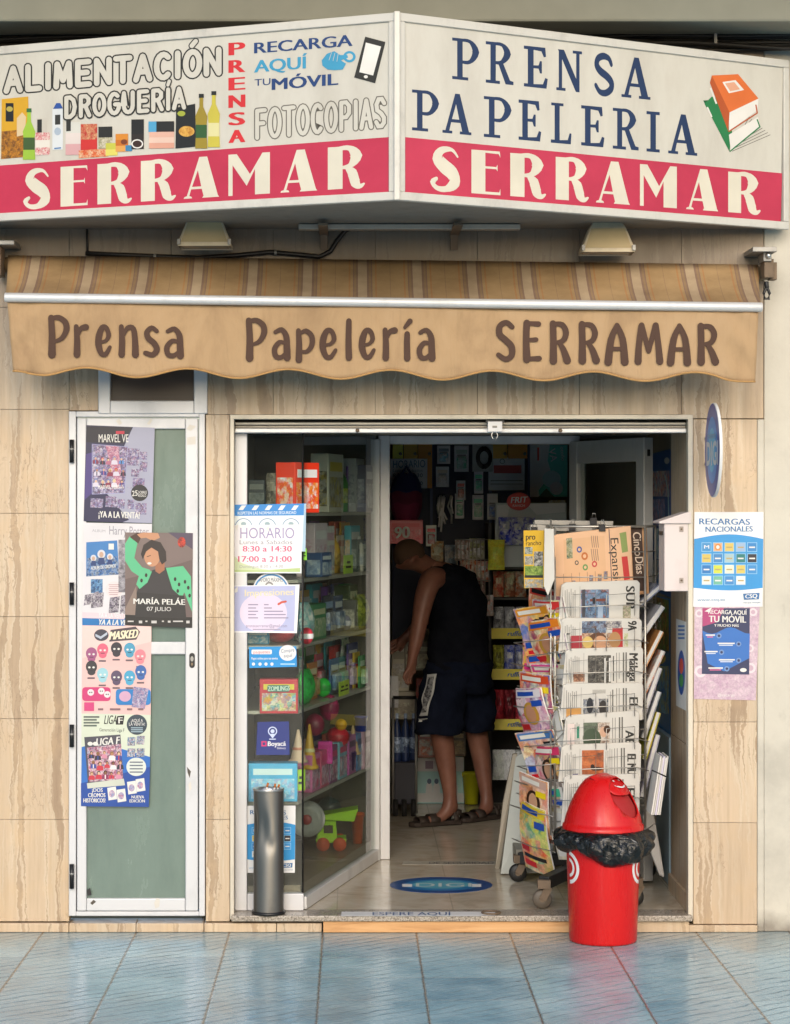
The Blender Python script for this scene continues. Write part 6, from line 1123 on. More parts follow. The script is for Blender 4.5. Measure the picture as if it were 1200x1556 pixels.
item('ball', 466, 0, .22, 20, 26, ['#c83a48', '#e8d8d0', '#f0e8e0'], 'plush toy with a red heart on the third display shelf', 'plush toy', group=G3, zb=SHZ['c'])
item('ball', 425, 0, .34, 46, 26, ['#d82a38', '#d82a38', '#e03a44'], 'shiny red ball lying flat behind the price list', 'ball', group=G3, zb=SHZ['c'])
item('box', 392, 0, .25, 34, 20, ['#3a8ab4', '#5aa8cc', '#d8e4e8'], 'blue folded box behind the price list on the third shelf', 'box', group=G3, zb=SHZ['c'])
shelf_item('card', 498, 16, 50, ['#24304a', '#4a6a9a', '#e0e0e4', '#8aa8cc'], 'navy toy card with white figures on the third display shelf', 'toy card', 'c', .08, G3)
shelf_item('card', 513, 14, 46, ['#2a4a7a', '#6a8ab4', '#d0d8e0'], 'blue toy card on the third display shelf', 'toy card', 'c', .10, G3)
shelf_item('box', 535, 16, 38, ['#6a6a66', '#a8a89c', '#d8d4c4'], 'stone grey box on the third display shelf', 'box', 'c', .10, G3)
shelf_item('bag', 547, 14, 44, ['#8a9a3a', '#b8c050', '#5a6a2a'], 'lime packet furthest along the third display shelf', 'packet', 'c', .08, G3)
shelf_item('tag', 520, 11, 22, ['#c0e83a'], 'neon price card before the third display shelf', 'price card', 'd', .004, 'neon price cards', name='price_card')
shelf_item('bag', 463, 14, 44, ['#2ab84a', '#3ad05a', '#1f8a3a'], 'bright green packet by the window corner on the fourth display shelf', 'toy packet', 'd', .06, G4)
shelf_item('card', 474, 14, 46, ['#c87a3a', '#e0a860', '#7a4a2a', '#e8d0a8'], 'orange toy card on the fourth display shelf', 'toy card', 'd', .10, G4)
shelf_item('ball', 491, 19, 24, ['#2ad04a', '#3ae05a', '#20a03a'], 'fluorescent green round packet on the fourth display shelf', 'toy packet', 'd', .08, G4)
shelf_item('card', 507, 14, 44, ['#3a6a9a', '#6aa0c8', '#b8d0e0'], 'sky blue toy card on the fourth display shelf', 'toy card', 'd', .08, G4)
shelf_item('card', 518, 12, 42, ['#3a8a8a', '#60b0a8', '#c8e0d8'], 'teal toy card on the fourth display shelf', 'toy card', 'd', .10, G4)
shelf_item('tag', 526, 9, 22, ['#c8f03a'], 'narrow neon price card low on the fourth display shelf', 'price card', 'd', .003, 'neon price cards', name='price_card')
shelf_item('bucket', 533, 24, 30, ['#c82a34', '#d84a4a'], 'red beach bucket hanging under the fourth display shelf', 'beach bucket', 'd', .14, G5)
for kd, px, w, h, cs, lb, ct, sh, bk, gp in (('box', 508, 20, 46, ['#c8b8a0', '#e0d0b8', '#a85a4a'], 'beige pack between the white carton and the olive packet', 'carton', 'b', .16, G2), ('bag', 528, 14, 52, ['#8a4a5a', '#c88a9a', '#e0c8d0'], 'rose packet behind the neon price card', 'packet', 'b', .15, G2), ('box', 484, 16, 30, ['#3a5a8a', '#7a9ac0', '#d8e0e8'], 'small blue carton stacked low on the second display shelf', 'carton', 'b', .03, G2), ('bottle', 545, 12, 44, ['#d8d4c8', '#8a9ab0', '#e8e4dc'], 'white bottle at the far end of the second display shelf', 'bottle', 'b', .04, G2),
    ('bag', 484, 16, 40, ['#2a6a8a', '#5aa0c0', '#c8e0e8'], 'teal packet beside the green framed toy box', 'packet', 'c', .14, G3), ('ball', 524, 16, 20, ['#8a8aa0', '#a8a8c0', '#d8d8e4'], 'lilac plush ball on the third display shelf', 'plush toy', 'c', .10, G3), ('box', 524, 14, 56, ['#4a5a3a', '#8a9a6a', '#d8dcb8'], 'moss green carton behind the lilac plush ball', 'toy box', 'c', .20, G3), ('bag', 462, 14, 50, ['#2a8a9a', '#8ac8c0', '#e0e8d8'], 'turquoise packet beside the window corner on the third display shelf', 'packet', 'c', .04, G3),
    ('card', 484, 12, 50, ['#c83a5a', '#e07a8a', '#f0d0d8'], 'pink toy card behind the round packet', 'toy card', 'd', .16, G4), ('card', 532, 10, 44, ['#7a5aa0', '#a88ac8', '#d8c8e8'], 'purple toy card on the fourth display shelf', 'toy card', 'd', .08, G4), ('card', 541, 10, 44, ['#d8b83a', '#e8d07a', '#a8862a'], 'gold toy card on the fourth display shelf', 'toy card', 'd', .07, G4), ('card', 549, 9, 40, ['#3a9a5a', '#7ac08a', '#c8e0c8'], 'leaf green toy card furthest along the fourth display shelf', 'toy card', 'd', .06, G4),
    ('box', 522, 12, 48, ['#b85aa0', '#e0a8d0', '#5a2a5a'], 'orchid doll box fifth from the window corner', 'doll box', 'e', .07, 'doll boxes on the lowest display shelf'), ('box', 534, 11, 46, ['#5a8ac0', '#a8c8e0', '#2a4a7a'], 'blue doll box sixth from the window corner', 'doll box', 'e', .07, 'doll boxes on the lowest display shelf'), ('box', 545, 10, 46, ['#c8a0b0', '#e8d0d8', '#8a5a6a'], 'pale mauve doll box furthest from the window corner', 'doll box', 'e', .06, 'doll boxes on the lowest display shelf')):
    shelf_item(kd, px, w, h, cs, lb, ct, sh, bk, gp)
FILLC = (('navy', '#2a3a7a'), ('scarlet', '#d0302c'), ('mustard', '#d0a02a'), ('emerald', '#2a9a5a'), ('violet', '#7a4aa8'), ('cyan', '#3ab0c8'), ('coral', '#e0705a'))
for k_, (sh, nm) in enumerate((('a', 'top'), ('b', 'second'), ('c', 'third'), ('d', 'fourth'), ('e', 'lowest'))):
    rj = random.Random(50 + k_)
    for j in range(7):
        cn, cc = FILLC[(j * 3 + k_) % 7]; kd = ('box', 'bag', 'card', 'box', 'bag', 'box', 'card')[(j + k_) % 7]; y0 = along(466 + 11.5 * j)
        shelf_item(kd, 466 + 11.5 * j, 12 + rj.random() * 6, 52 + rj.random() * 14 if sh != 'e' else 44, [cc, '#e8e0d0', FILLC[(j + k_ + 2) % 7][1], '#f0ece4'], f"{cn} {dict(box='carton', bag='packet', card='toy card')[kd]} in the back row of the {nm} display shelf", dict(box='carton', bag='packet', card='toy card')[kd], sh, .26, 'back row goods in the display window', dep=.03)
# hanging and heaped beach toys above the lowest shelf
item('cone', 470, 1168, along(484) + .09, 28, 68, ['#d8a83a', '#e0c060', '#e8d8a0'], 'yellow cone sand mould upright on the lowest display shelf', 'sand mould', group=G5)
item('cone', 453, 1158, along(468) + .07, 30, 50, ['#d8b89a', '#e0c8a8', '#c87a5a'], 'beige cone sand mould by the window corner', 'sand mould', group=G5)
item('box', 494, 1160, along(505) + .09, 22, 34, ['#d0309a', '#e05ab0', '#c02088'], 'magenta toy box on the lowest display shelf', 'toy box', group=G5)
item('ball', 513, 1136, along(531) + .07, 36, 32, ['#c8283a', '#d03a48', '#a81f2c'], 'red toy helmet heaped above the lowest display shelf', 'toy helmet', group=G5)
item('cone', 536, 1146, along(548) + .09, 24, 44, ['#d8b88a', '#e0c8a0', '#b88a5a'], 'sand coloured cone mould deeper on the lowest shelf', 'sand mould', group=G5)
item('ball', 518, 1110, along(527) + .09, 18, 18, ['#e0a82a', '#e8b83a', '#d09820'], 'small yellow ball on the heap of beach toys', 'ball', group=G5)
item('ball', 500, 1095, along(515) + .09, 30, 40, ['#a8285a', '#b83a6a', '#8a1f48'], 'purple red beach toy pushed behind the yellow ball', 'beach toy', group=G5)
item('ball', 478, 1118, along(493) + .08, 30, 34, ['#8a2440', '#a83050', '#701c34'], 'dark crimson beach toy behind the yellow cone', 'beach toy', group=G5)
item('bucket', 548, 1128, along(558) + .09, 20, 40, ['#2a4ab8', '#3a5ac8', '#d8c8a0'], 'blue beach bucket at the far end of the heap', 'beach bucket', group=G5)
item('bucket', 530, 1170, along(541) + .09, 22, 28, ['#4a2a6a', '#c8a03a', '#6a3a8a'], 'violet beach bucket on the lowest display shelf', 'beach bucket', group=G5)
for k, (px, c_, lb) in enumerate(((466, '#d87aa8', 'pink doll box nearest the window corner'), (480, '#c85a78', 'rose doll box second from the window corner'), (493, '#8a4a7a', 'plum doll box third from the window corner'), (508, '#7ab0c0', 'pale blue doll box fourth from the window corner'))):
    shelf_item('box', px, 13, 46, [c_, '#e0b0c4', '#5a3a5a', '#f0d8e0', '#c83a6a'], lb, 'doll box', 'e', .07, 'doll boxes on the lowest display shelf')
item('tag', 457, 1201, .16, 14, 32, ['#b8f03a'], 'tilted neon yellow price card before the doll boxes', 'price card', name='price_card', group='neon price cards', rot=.4)
item('disc', 466, 1275, .45, 56, 62, ['#8a8a84', '#a8a8a0', '#8a2a2a'], 'grey round toy drum standing on the display floor', 'toy drum', group=G6)
# the lime toy lorry
lo = thing('toy_lorry', 'lime green plastic dump lorry on the display floor', 'toy lorry', (X(507, 1.1), 1.1, ZF + .091)); o = at(504, 1283, 1.1); o.z = ZF + .091; LIME = mat('#a8e020', .35); s2 = (D + 1.1) / F
m = MB(); m.box(o.x - 24 * s2, o.x + 22 * s2, o.y - .06, o.y + .06, o.z + .035, o.z + .055, LIME); m.build('chassis', lo, bev=.004)
m = MB(); m.prism([(o.x - 22 * s2, o.y - .06, o.z + .055), (o.x + 8 * s2, o.y - .06, o.z + .055), (o.x + 6 * s2, o.y - .06, o.z + .055 + 26 * s2), (o.x - 18 * s2, o.y - .06, o.z + .055 + 26 * s2)], (0, .11, 0), LIME); m.box(o.x - 12 * s2, o.x + 2 * s2, o.y - .063, o.y - .0605, o.z + .055 + 8 * s2, o.z + .055 + 20 * s2, mat('#3a2a1a', .3)); m.build('cab', lo, bev=.005)
m = MB(); z1 = o.z + .055 + 24 * s2; m.prism([(o.x - 22 * s2, o.y - .07, z1 + .012), (o.x + 34 * s2, o.y - .07, z1 + .005), (o.x + 40 * s2, o.y - .07, z1 + .06), (o.x - 26 * s2, o.y - .07, z1 + .028)], (0, .14, 0), LIME); m.build('tipper', lo, bev=.004)
for dx, dy in ((-13, -.062), (12, -.062), (-13, .062), (12, .062)):
    m = MB(); m.tube([(o.x + dx * s2, o.y + dy - .014, o.z + .03), (o.x + dx * s2, o.y + dy + .014, o.z + .03)], .029, mat('#c8502a', .5), 18); m.build('wheel', lo)
item('bucket', 543, 0, 1.28, 20, 46, ['#d8602a', '#e07a3a', '#b84a1f'], 'orange bucket behind the lime toy lorry', 'beach bucket', group=G6, zb=ZF + .091)
item('ball', 500, 0, 1.3, 36, 36, ['#4a5a5a', '#5a6a6a', '#3a4a4a'], 'dark grey round toy in the gloom behind the lorry', 'toy', group=G6, zb=ZF + .19)
KDEF[0] = .95
# goods seen straight through the front pane, with the stickers stuck on it
YG = YA + .006; YS = YG - .004
item('box', 424, 1083, .16, 58, 52, ['#c8283a', '#d83a44', '#3a8a78', '#e8d8c0', '#5aa8c8', '#e0c83a'], 'red toy case with little monsters and a teal title', 'toy case', dep=.08)
item('box', 415, 1216, .16, 74, 58, ['#4ab0e0', '#6ac0e8', '#a8a0d0', '#8ad0f0', '#d8ecf4'], 'light blue toy box low in the window', 'toy box', dep=.09)
f = Flat(Y=.111, lift=0); f.rrect(406, 1041, 440, 1051, 3, mat('#2f6f66', .4)); f.text('ZOMLINGS', (407, 1050), (440, 1049), 7, mat('#cfe0d0', .4), None, .03); tag(f.build('title_label', origin=at(423, 1046, .11)), 'teal title strip stuck to the front of the red toy case', 'label')
def stuck(name, f, label, cat='sticker'): return poster(name, f, label, cat)
f = Flat(Y=YS); f.board([(378, 983), (450, 982), (451, 1013), (379, 1015)], .0006, mat('#1f8fd4', .35)); f.rrect(382, 987, 413, 994, 2, WHITE); f.text('paquetes', (385, 993), (410, 992.5), 4.5, mat('#c84a6a', .4)); f.ell(437, 992, 13, 12, WHITE); f.text('Compre', (427, 992), (447, 990), 5.5, mat('#5a6a8a', .4)); f.text('aquí', (431, 999), (444, 998), 5.5, mat('#5a6a8a', .4)); f.text('Pagos online para tus envíos', (382, 1002), (422, 1002), 3.6, WHITE, None, .02)
for x in (385, 395, 404, 413): f.ell(x, 1009, 2.4, 2.4, WHITE)
f.rect(426, 1008, 448, 1010, mat('#a8d4f0', .4)); stuck('sticker', f, 'bright blue sticker with a white Compre aquí bubble on the window')
f = Flat(Y=YS); f.board([(391, 1097), (439, 1096), (440, 1147), (389, 1147)], .0006, mat('#1e2f78', .35)); f.ell(414, 1111, 7, 7, mat('#c8d4f0', .4)); f.ell(414, 1111, 5.4, 5.4, mat('#1e2f78', .35)); f.ell(414, 1111, 3, 3, mat('#c8d4f0', .4)); f.poly([(408.5, 1115), (419.5, 1115), (414, 1122)], mat('#c8d4f0', .4)); f.line((409, 1123), (419, 1123), 1.4, mat('#c8d4f0', .4)); f.rect(397, 1126, 405, 1134, mat('#c82f6a', .4)); f.rect(399, 1128, 403, 1132, mat('#1e2f78', .35)); f.text('Boyacá', (407, 1133.5), (434, 1133), 7, WHITE, None, .035); f.text('Delivery', (421, 1138), (434, 1138), 3, WHITE); stuck('sticker', f, 'navy sticker with a white map pin on the window')
f = Flat(Y=YS); recargas(f, 375, 1224, 449, 1326, 0, 'lower RECARGAS NACIONALES sheet in the window, half hidden by the ash bin', 'window_poster')
f = Flat(Y=YS, lift=-.0002); f.board([(412 + 28 * math.cos(R(a)), 897 + 27 * math.sin(R(a))) for a in range(0, 360, 10)], .0006, WHITE)
f.poly([(412 + 26 * math.cos(R(a)), 897 + 25 * math.sin(R(a))) for a in range(0, 360, 10)], mat('#3a86c0', .4)); f.ell(412, 897, 23.5, 22.5, WHITE); f.text('AFORO MÁXIMO', (394, 884), (430, 884), 6, mat('#6a7078', .4), None, .02); f.ell(409, 889, 6, 5, mat('#8a8a8a', .4)); f.ell(409, 890, 4, 3.4, WHITE); stuck('sticker', f, 'round AFORO MÁXIMO sticker peeping out between the two window notices')
f = Flat(Y=YA - .0165); f.board([(355, 890), (455, 888), (451, 962), (354, 961)], .0006, mat('#f0eef0', .45)); f.poly([(356, 891), (449, 890), (447, 959), (355, 959)], mat('#b4b8dc', .45)); f.ell(400, 931, 36, 30, mat('#dccfe4', .45)); f.text('Impresiones', (372, 906), (446, 904), 10, mat('#e0d4b0', .45), None, .03); f.stroke([(423, 918), (428, 915), (434, 914)], 3.2, mat('#c8503c', .4))
for k in range(5): f.rect(377, 918 + 5 * k, 392 - k % 2 * 3, 919.6 + 5 * k, mat('#8f86a0', .5)); f.rect(401, 918 + 5 * k, (408, 413, 430, 434, 438)[k], 919.6 + 5 * k, mat('#8f86a0', .5))
f.text('prensaserramar@gmail.com', (374, 953), (436, 953), 4.5, mat('#8a80a0', .5)); f.rect(384, 955.5, 426, 957, mat('#a098b0', .5)); f.poly([(356, 896), (361, 891), (361, 899), (357, 901)], PAPER); poster('notice', f, 'lilac Impresiones price list taped to the window', 'notice')
f = Flat(Y=YA - .016); f.board([(352, 767), (465, 765), (464, 838), (458, 838), (458, 871), (353, 871)], .0006, mat('#e4ecee', .4)); f.poly([(352, 767), (465, 765), (462, 783), (356, 784)], mat('#2a86d0', .4)); f.poly([(462, 766), (465, 765), (464, 838), (459, 838)], mat('#a8c4d8', .4))
for k in range(5): f.poly([(367 + 20 * k, 768), (374 + 20 * k, 768), (369 + 20 * k, 775), (362 + 20 * k, 775)], WHITE)
f.text('RESPETEN LAS NORMAS DE SEGURIDAD', (361, 782), (450, 781), 4.4, mat('#dce8f4', .4), None, .02)
for x in (370, 406, 442): f.poly([(x + 13.5 * math.cos(R(a)), 801 + 13.5 * math.sin(R(a))) for a in range(180, 361, 12)], mat('#6a8ab0', .4)); f.poly([(x + 12.4 * math.cos(R(a)), 801 + 12.4 * math.sin(R(a))) for a in range(180, 361, 12)], mat('#e4ecee', .4)); f.ell(x, 796, 4, 3, mat('#9ab0b8', .4))
f.poly([(354, 798), (456, 797), (456, 869), (354, 870)], mat('#e9e6ea', .45)); f.poly([(354, 848), (375, 860), (405, 866), (456, 863), (456, 869), (354, 869)], mat('#b8cc8a', .45)); f.poly([(354, 842), (366, 855), (392, 864), (420, 867), (354, 866)], mat('#cdd8b0', .45))
f.text('HORARIO', (365, 818), (447, 818), 16, mat('#9a90b8', .45)); f.text('Lunes a Sabados', (364, 827), (444, 827), 6.4, mat('#8a8a94', .45)); f.text('8:30 a 14:30', (369, 838), (443, 838), 8.4, mat('#d0507a', .45), None, .03); f.text('17:00 a 21:00', (362, 853.5), (443, 853.5), 8.4, mat('#d0507a', .45), None, .03); f.text('Domingos 8:30 a 14:30', (364, 863), (430, 862.5), 4.4, mat('#9aa0a0', .5)); f.poly([(357, 800), (362, 797), (360, 807)], PAPER); f.poly([(404, 803), (408, 799), (409, 808)], PAPER)
poster('notice', f, 'HORARIO opening hours notice under a blue striped sheet at the window corner', 'notice')
# ------------------------------------------------------------------ back of the shop
KDEF[0] = 1.9
YW = 3.45
pb = thing('pegboard', 'navy pegboard hung with small blister packs behind the customer', 'pegboard', at(700, 1000, YW)); NAVB = mat('#171c2e', .6)
m = MB(); m.box(X(596, YW), X(806, YW), YW, YW + .03, Z(1010, YW), Z(668, YW), NAVB); m.build('board', pb)
for px in (655, 745, 803): m = MB(); m.box(X(px - 2, YW), X(px + 2, YW), YW - .02, YW, Z(1010, YW), Z(668, YW), mat('#22304f', .5)); m.build('rail', pb)
cb_ = thing('wall_cupboard', 'ochre wooden cupboard doors high on the back wall', 'cupboard', at(700, 700, YW))
for x0, x1, nm in ((596, 612, '#b8b04a'), (613, 634, '#c8923a'), (635, 656, '#b87a2c'), (742, 770, '#c88a34'), (771, 800, '#b87a2c')):
    m = MB(); m.box(X(x0, YW), X(x1, YW), YW - .05, YW - .021, Z(742 if x0 < 700 else 697, YW), Z(660, YW), mat(nm, .5)); dr_ = m.build('door', cb_, bev=.003); m = MB(); m.ball((X(x1 - 4, YW), YW - .055, Z(690, YW)), .009, ZINC, 8); m.build('knob', dr_)
f = Flat(Y=YW - .058); f.board([(593, 697), (649, 697), (649, 742), (593, 742)], .001, mat('#d4dcd8', .5)); f.text('HORARIO', (597, 711), (646, 710), 11, mat('#4a6a80', .5)); f.text('Lunes a Sabados', (597, 717), (642, 717), 4, mat('#6a7a84', .5)); f.text('8:30 a 14:30', (597, 725), (642, 725), 5.5, mat('#4a5a6a', .5)); f.text('17:00 a 21:00', (597, 737), (642, 737), 5.5, mat('#4a5a6a', .5)); poster('notice', f, 'second HORARIO notice inside the shop above the rucksack', 'notice')
f = Flat(Y=YW - .03); f.board([(742, 695), (797, 695), (797, 745), (742, 745)], .006, mat('#c4c4ba', .5)); f.rect(750, 707, 792, 719, mat('#8a2f2a', .5)); f.ell(763, 701, 4, 4, mat('#5a6a6a', .5)); f.ell(763, 701, 3, 3, mat('#c4c4ba', .5)); f.rect(745, 730, 794, 731, TXL); f.rect(745, 735, 794, 736, TXL); poster('notice', f, 'grey white certificate with a dark red band on the back wall', 'notice')
f = Flat(Y=YW - .03); f.board([(805, 676), (862, 676), (862, 755), (805, 755)], .002, mat('#cfc8ae', .5)); f.poly([(835, 676), (862, 676), (862, 755), (820, 755), (818, 745), (838, 720), (832, 700)], mat('#4a9a90', .5)); f.text('VA', (833, 683), (837, 702), 10, mat('#d8e0d0', .5), None, .02, up=(1, -.2)); f.text('otoño', (851, 679), (853, 700), 5, mat('#d8e0d0', .5), None, 0, up=(1, 0)); f.rect(816, 680, 819, 700, mat('#b84a3a', .5)); f.ell(838, 728, 14, 13, mat('#9ac4b4', .5)); f.ell(845, 742, 10, 10, mat('#b8d4c4', .5)); f.poly([(818, 755), (830, 742), (842, 755)], mat('#2f4a3f', .5)); poster('poster', f, 'cream and teal poster on the back wall beside the open door')
# blister packs
BP = [('card', 674, 705, 20, 28, ['#d8d8d4', '#3a9ab8', '#e8e8e4', '#5a6a74'], 'white blister pack with a turquoise window on the pegboard'), ('card', 672, 740, 20, 31, ['#b8b8ae', '#d8d4c4', '#a8a090'], 'plain grey blister pack under the turquoise one'), ('card', 701, 717, 22, 40, ['#c8ccc4', '#e0e4dc', '#4a9a7a', '#8a9a90'], 'tall white and green blister pack on the pegboard'), ('card', 727, 750, 14, 34, ['#d0d4cc', '#8a9a9a', '#5ab08a'], 'narrow pale blister pack beneath the cable coil'), ('card', 698, 788, 14, 38, ['#b8d4c4', '#8a9a90', '#3a8a6a'], 'mint topped blister strip on the pegboard'), ('card', 726, 790, 17, 38, ['#c4d8cc', '#9aa49a', '#4a9a7a'], 'second mint blister strip, next to the crisps')]
for kd, px, py, w_, h_, cs, lb in BP: item(kd, px, py, YW - .05, w_, h_, cs, lb, 'blister pack', group='blister packs on the pegboard')
cc = thing('cable_pack', 'coiled black cable on a grey card on the pegboard', 'cable', at(733, 717, YW - .05)); m = MB(); m.box(X(717, YW), X(748, YW), YW - .055, YW - .048, Z(717, YW), Z(676, YW), mat('#8a8e8a', .4)); m.build('backing_card', cc)
m = MB(); 
for k in range(4): m.tube([(X(734, YW) + (.040 - .004 * k) * math.cos(a), YW - .07 - .004 * k, Z(696, YW) + (.058 - .006 * k) * math.sin(a)) for a in [k2 * .35 for k2 in range(19)]], .005, BLACK, 6)
m.build('coil', cc)
hk = thing('hanging_trinkets', 'cluster of white corded trinkets hanging from the pegboard', 'trinkets', at(674, 812, YW - .06)); rg = random.Random(8)
for k in range(14):
    m = MB(); x, y = 664 + rg.random() * 22, 752 + rg.random() * 6; l_ = 18 + rg.random() * 38
    m.tube([at(x + rg.uniform(-2, 2), y, YW - .05), at(x + rg.uniform(-4, 4), y + l_ * .5, YW - .07), at(x + rg.uniform(-6, 6), y + l_, YW - .06)], .006, mat(('#c8c8c0', '#8a8e8a', '#e0e0d8')[k % 3], .4), 6); m.build('cord', hk)
# rucksack and red folder
rk = thing('rucksack', 'maroon and navy rucksack hanging from the cupboard', 'rucksack', at(617, 795, 3.3)); m = MB()
def sack(u, v):
    a = 2 * math.pi * u; r_ = .075 * (math.sin(math.pi * min(.96, max(.04, v * .92 + .04))) ** .35); return at(617, 795, 3.3) + Vector((r_ * 1.15 * math.cos(a), r_ * .8 * math.sin(a), .262 * v + .006 * math.sin(5 * a)))
m.grid(sack, 36, 20, mat('#571c34', .8)); m.build('bag_body', rk)
m = MB(); m.grid(lambda u, v: Vector(sack(.5 + .5 * u, .62 + .38 * v)) + Vector((0, -.008, .006)), 18, 10, mat('#1c2348', .8)); m.build('flap', rk)
m = MB(); m.grid(lambda u, v: Vector(sack(.6 + .3 * u, .08 + .32 * v)) + Vector((0, -.018 * math.sin(math.pi * u) ** .5, 0)), 12, 8, mat('#6a2440', .8)); m.build('front_pocket', rk)
m = MB(); m.tube([Vector(sack(.66, .95)) + Vector((0, 0, .0)), Vector(sack(.75, 1.0)) + up(.05), Vector(sack(.84, .95))], .007, mat('#1c2348', .8), 8); m.build('strap', rk)
item('box', 616, 826, 3.25, 52, 36, ['#c84a5a', '#d86a74', '#b83a4c'], 'red folder box printed with large numbers under the rucksack', 'folder')
f = Flat(Y=3.25 - .10); f.text('90', (600, 818), (622, 817), 17, mat('#d8d4c0', .5), None, .05); tag(f.build('number_label', origin=at(611, 815, 3.14)), 'pale numbers 90 on the front of the red folder', 'label')
# snack shelves beside the magazines
YR = 3.05; ss = thing('snack_shelf', 'snack shelves with yellow price rails behind the stand', 'shelf unit', at(790, 1240, YR)); YEL = mat('#b8a02a', .5)
for x in (742, 880):
    m = MB(); m.box(X(x, YR), X(x + 4, YR), YR - .02, YR + .36, ZF, Z(795, YR), mat('#2a2a2c', .6)); m.build('upright', ss)
RY = [862, 908, 962, 1024, 1100]
for k, y in enumerate(RY):
    m = MB(); m.box(X(746, YR), X(880, YR), YR - .02, YR + .34, Z(y + 3, YR), Z(y, YR), mat('#3a3834', .6)); m.build('shelf', ss)
    if k > 1:
        m = MB(); m.prism([(X(746, YR), YR - .022, Z(y - 8, YR)), (X(880, YR), YR - .022, Z(y - 8, YR)), (X(880, YR), YR - .034, Z(y + 8, YR)), (X(746, YR), YR - .034, Z(y + 8, YR))], (0, -.003, 0), YEL); m.build('price_rail', ss)
        f = Flat(Y=YR - .04); f.text('ruffo', (771, y + 4), (792, y + 4), 7, mat('#2a4a7a', .5), None, .03, lean=.2); f.build('lettering', ss)
m = MB(); m.box(X(746, YR), X(884, YR), YR + .34, YR + .37, ZF, Z(795, YR), mat('#1d1b1a', .7)); m.build('back_panel', ss)
SN = [[('green and pink sweets packet', ['#4a7a4a', '#b84a7a', '#8aa05a', '#d8c8d0']), ('pale green sweets packet', ['#7a9a6a', '#a8c08a', '#d8e0c0']), ('plum coloured sweets packet', ['#5a2a4a', '#8a4a6a', '#c89aa8'])], [('red crisps packet', ['#8a2a24', '#b84a34', '#d8a080']), ('brown crisps packet', ['#6a3a2a', '#a8684a', '#d8b890']), ('rust coloured crisps packet', ['#7a2f1f', '#c86a3a', '#e0c0a0'])], [('black snack packet', ['#1f1f22', '#5a5a5e', '#d8d8d4']), ('charcoal snack packet', ['#2f2f34', '#8a8a8e', '#e0e0dc']), ('dark violet snack packet', ['#2a2238', '#6a5a7a', '#c8c0d0'])],
      [('yellow green nuts packet', ['#8a8a2a', '#b8b04a', '#5a5a24']), ('blue nuts packet', ['#1f2f7a', '#3a4aa0', '#d8dce8']), ('deep blue nuts packet', ['#16225a', '#2f3f8a', '#c8ccdc'])], [('crimson biscuit packet', ['#8a1f2a', '#a8303a', '#6a1820']), ('maroon biscuit packet', ['#6a1a24', '#8a2a34', '#4a1218']), ('ruby biscuit packet', ['#9a2430', '#7a1c28', '#b84a50'])]]
for r_, (row, y) in enumerate(zip(SN, RY)):
    for c_, (nm, cs) in enumerate(row): item('bag', 757 + 17 * c_, y, YR + .08 + .03 * (c_ % 2), 17, (36, 40, 40, 44, 52)[r_], cs, nm + ' on the ' + ('top', 'second', 'third', 'fourth', 'fifth')[r_] + ' snack shelf', 'snack packet', group='packets on the snack shelves', dep=.06)
for c_, (nm, cs) in enumerate((('clear bag of pale snacks', ['#8a908a', '#c8ccc4', '#a8aca4']), ('silvery bag of snacks', ['#7a7e84', '#b0b4b8', '#d8dce0']), ('grey wrapped snack bag', ['#5a5e5e', '#8a8e8c', '#c0c4c0']))): item('bag', 757 + 17 * c_, 1185, YR + .05, 18, 46, cs, nm + ' near the floor under the snack shelves', 'snack packet', group='packets near the floor', dep=.07)
# crisps display with the round sign
fr = thing('crisps_display', 'cardboard crisps display with a round red lettered sign on top', 'display', at(790, 830, 2.95)); m = MB(); m.box(X(753, 2.95), X(862, 2.95), 3.0, 3.03, Z(862, 2.95), Z(764, 2.95), mat('#9aa0a0', .5)); m.build('card_back', fr, bev=.003)
f = Flat(Y=2.96, step=.0004); f.board([(788 + 18 * math.cos(R(a)), 762 + 13.5 * math.sin(R(a))) for a in range(0, 360, 10)], .006, mat('#9a2c28', .5)); f.ell(788, 762, 16, 11.6, mat('#a83832', .5)); f.text('FRIT', (776, 764.5), (800, 763.5), 9, mat('#d8c8b4', .5), None, .03, lean=.15); f.text('RAVICH', (779, 770), (797, 770), 3.4, mat('#d8c8b4', .5)); f.build('round_sign', fr)
f = Flat(Y=2.99, step=.0004); f.poly([(755, 768), (775, 766), (770, 790), (755, 790)], mat('#c8c0bc', .5)); f.poly([(800, 766), (860, 764), (858, 778), (815, 782)], mat('#b8bcc0', .5)); f.build('print', fr)
for c_, (px, cs, nm) in enumerate(((768, ['#1f2a8a', '#2f3ca8', '#d8dcec'], 'royal blue crisps packet in front of the crisps display'), (786, ['#1a2478', '#2a3698', '#c8d0e8'], 'ultramarine crisps packet at the middle of the crisps display'), (802, ['#242c80', '#3a44a0', '#b8c0e0'], 'indigo crisps packet beside the newspapers'))): item('bag', px, 828, 2.93, 22, 42, cs, nm, 'crisps packet', group='blue crisps packets', dep=.06)
item('bag', 754, 866, 2.85, 26, 46, ['#b89a2a', '#d8b83a', '#a8b04a'], 'crinkled yellow packet hanging by the crisps display', 'crisps packet', dep=.07)
bk = thing('wire_basket', 'wire basket of sweets hanging behind the customer', 'basket', at(718, 915, 2.98)); m = MB()
for k in range(9): m.tube([at(694 + 6 * k, 820, 2.95), at(695 + 6 * k, 912, 2.95)], .0025, CHROME, 5)
for y in (820, 850, 882, 912): m.tube([at(692, y, 2.94), at(744, y, 2.94), at(744, y, 3.12)], .003, CHROME, 5)
m.build('wires', bk)
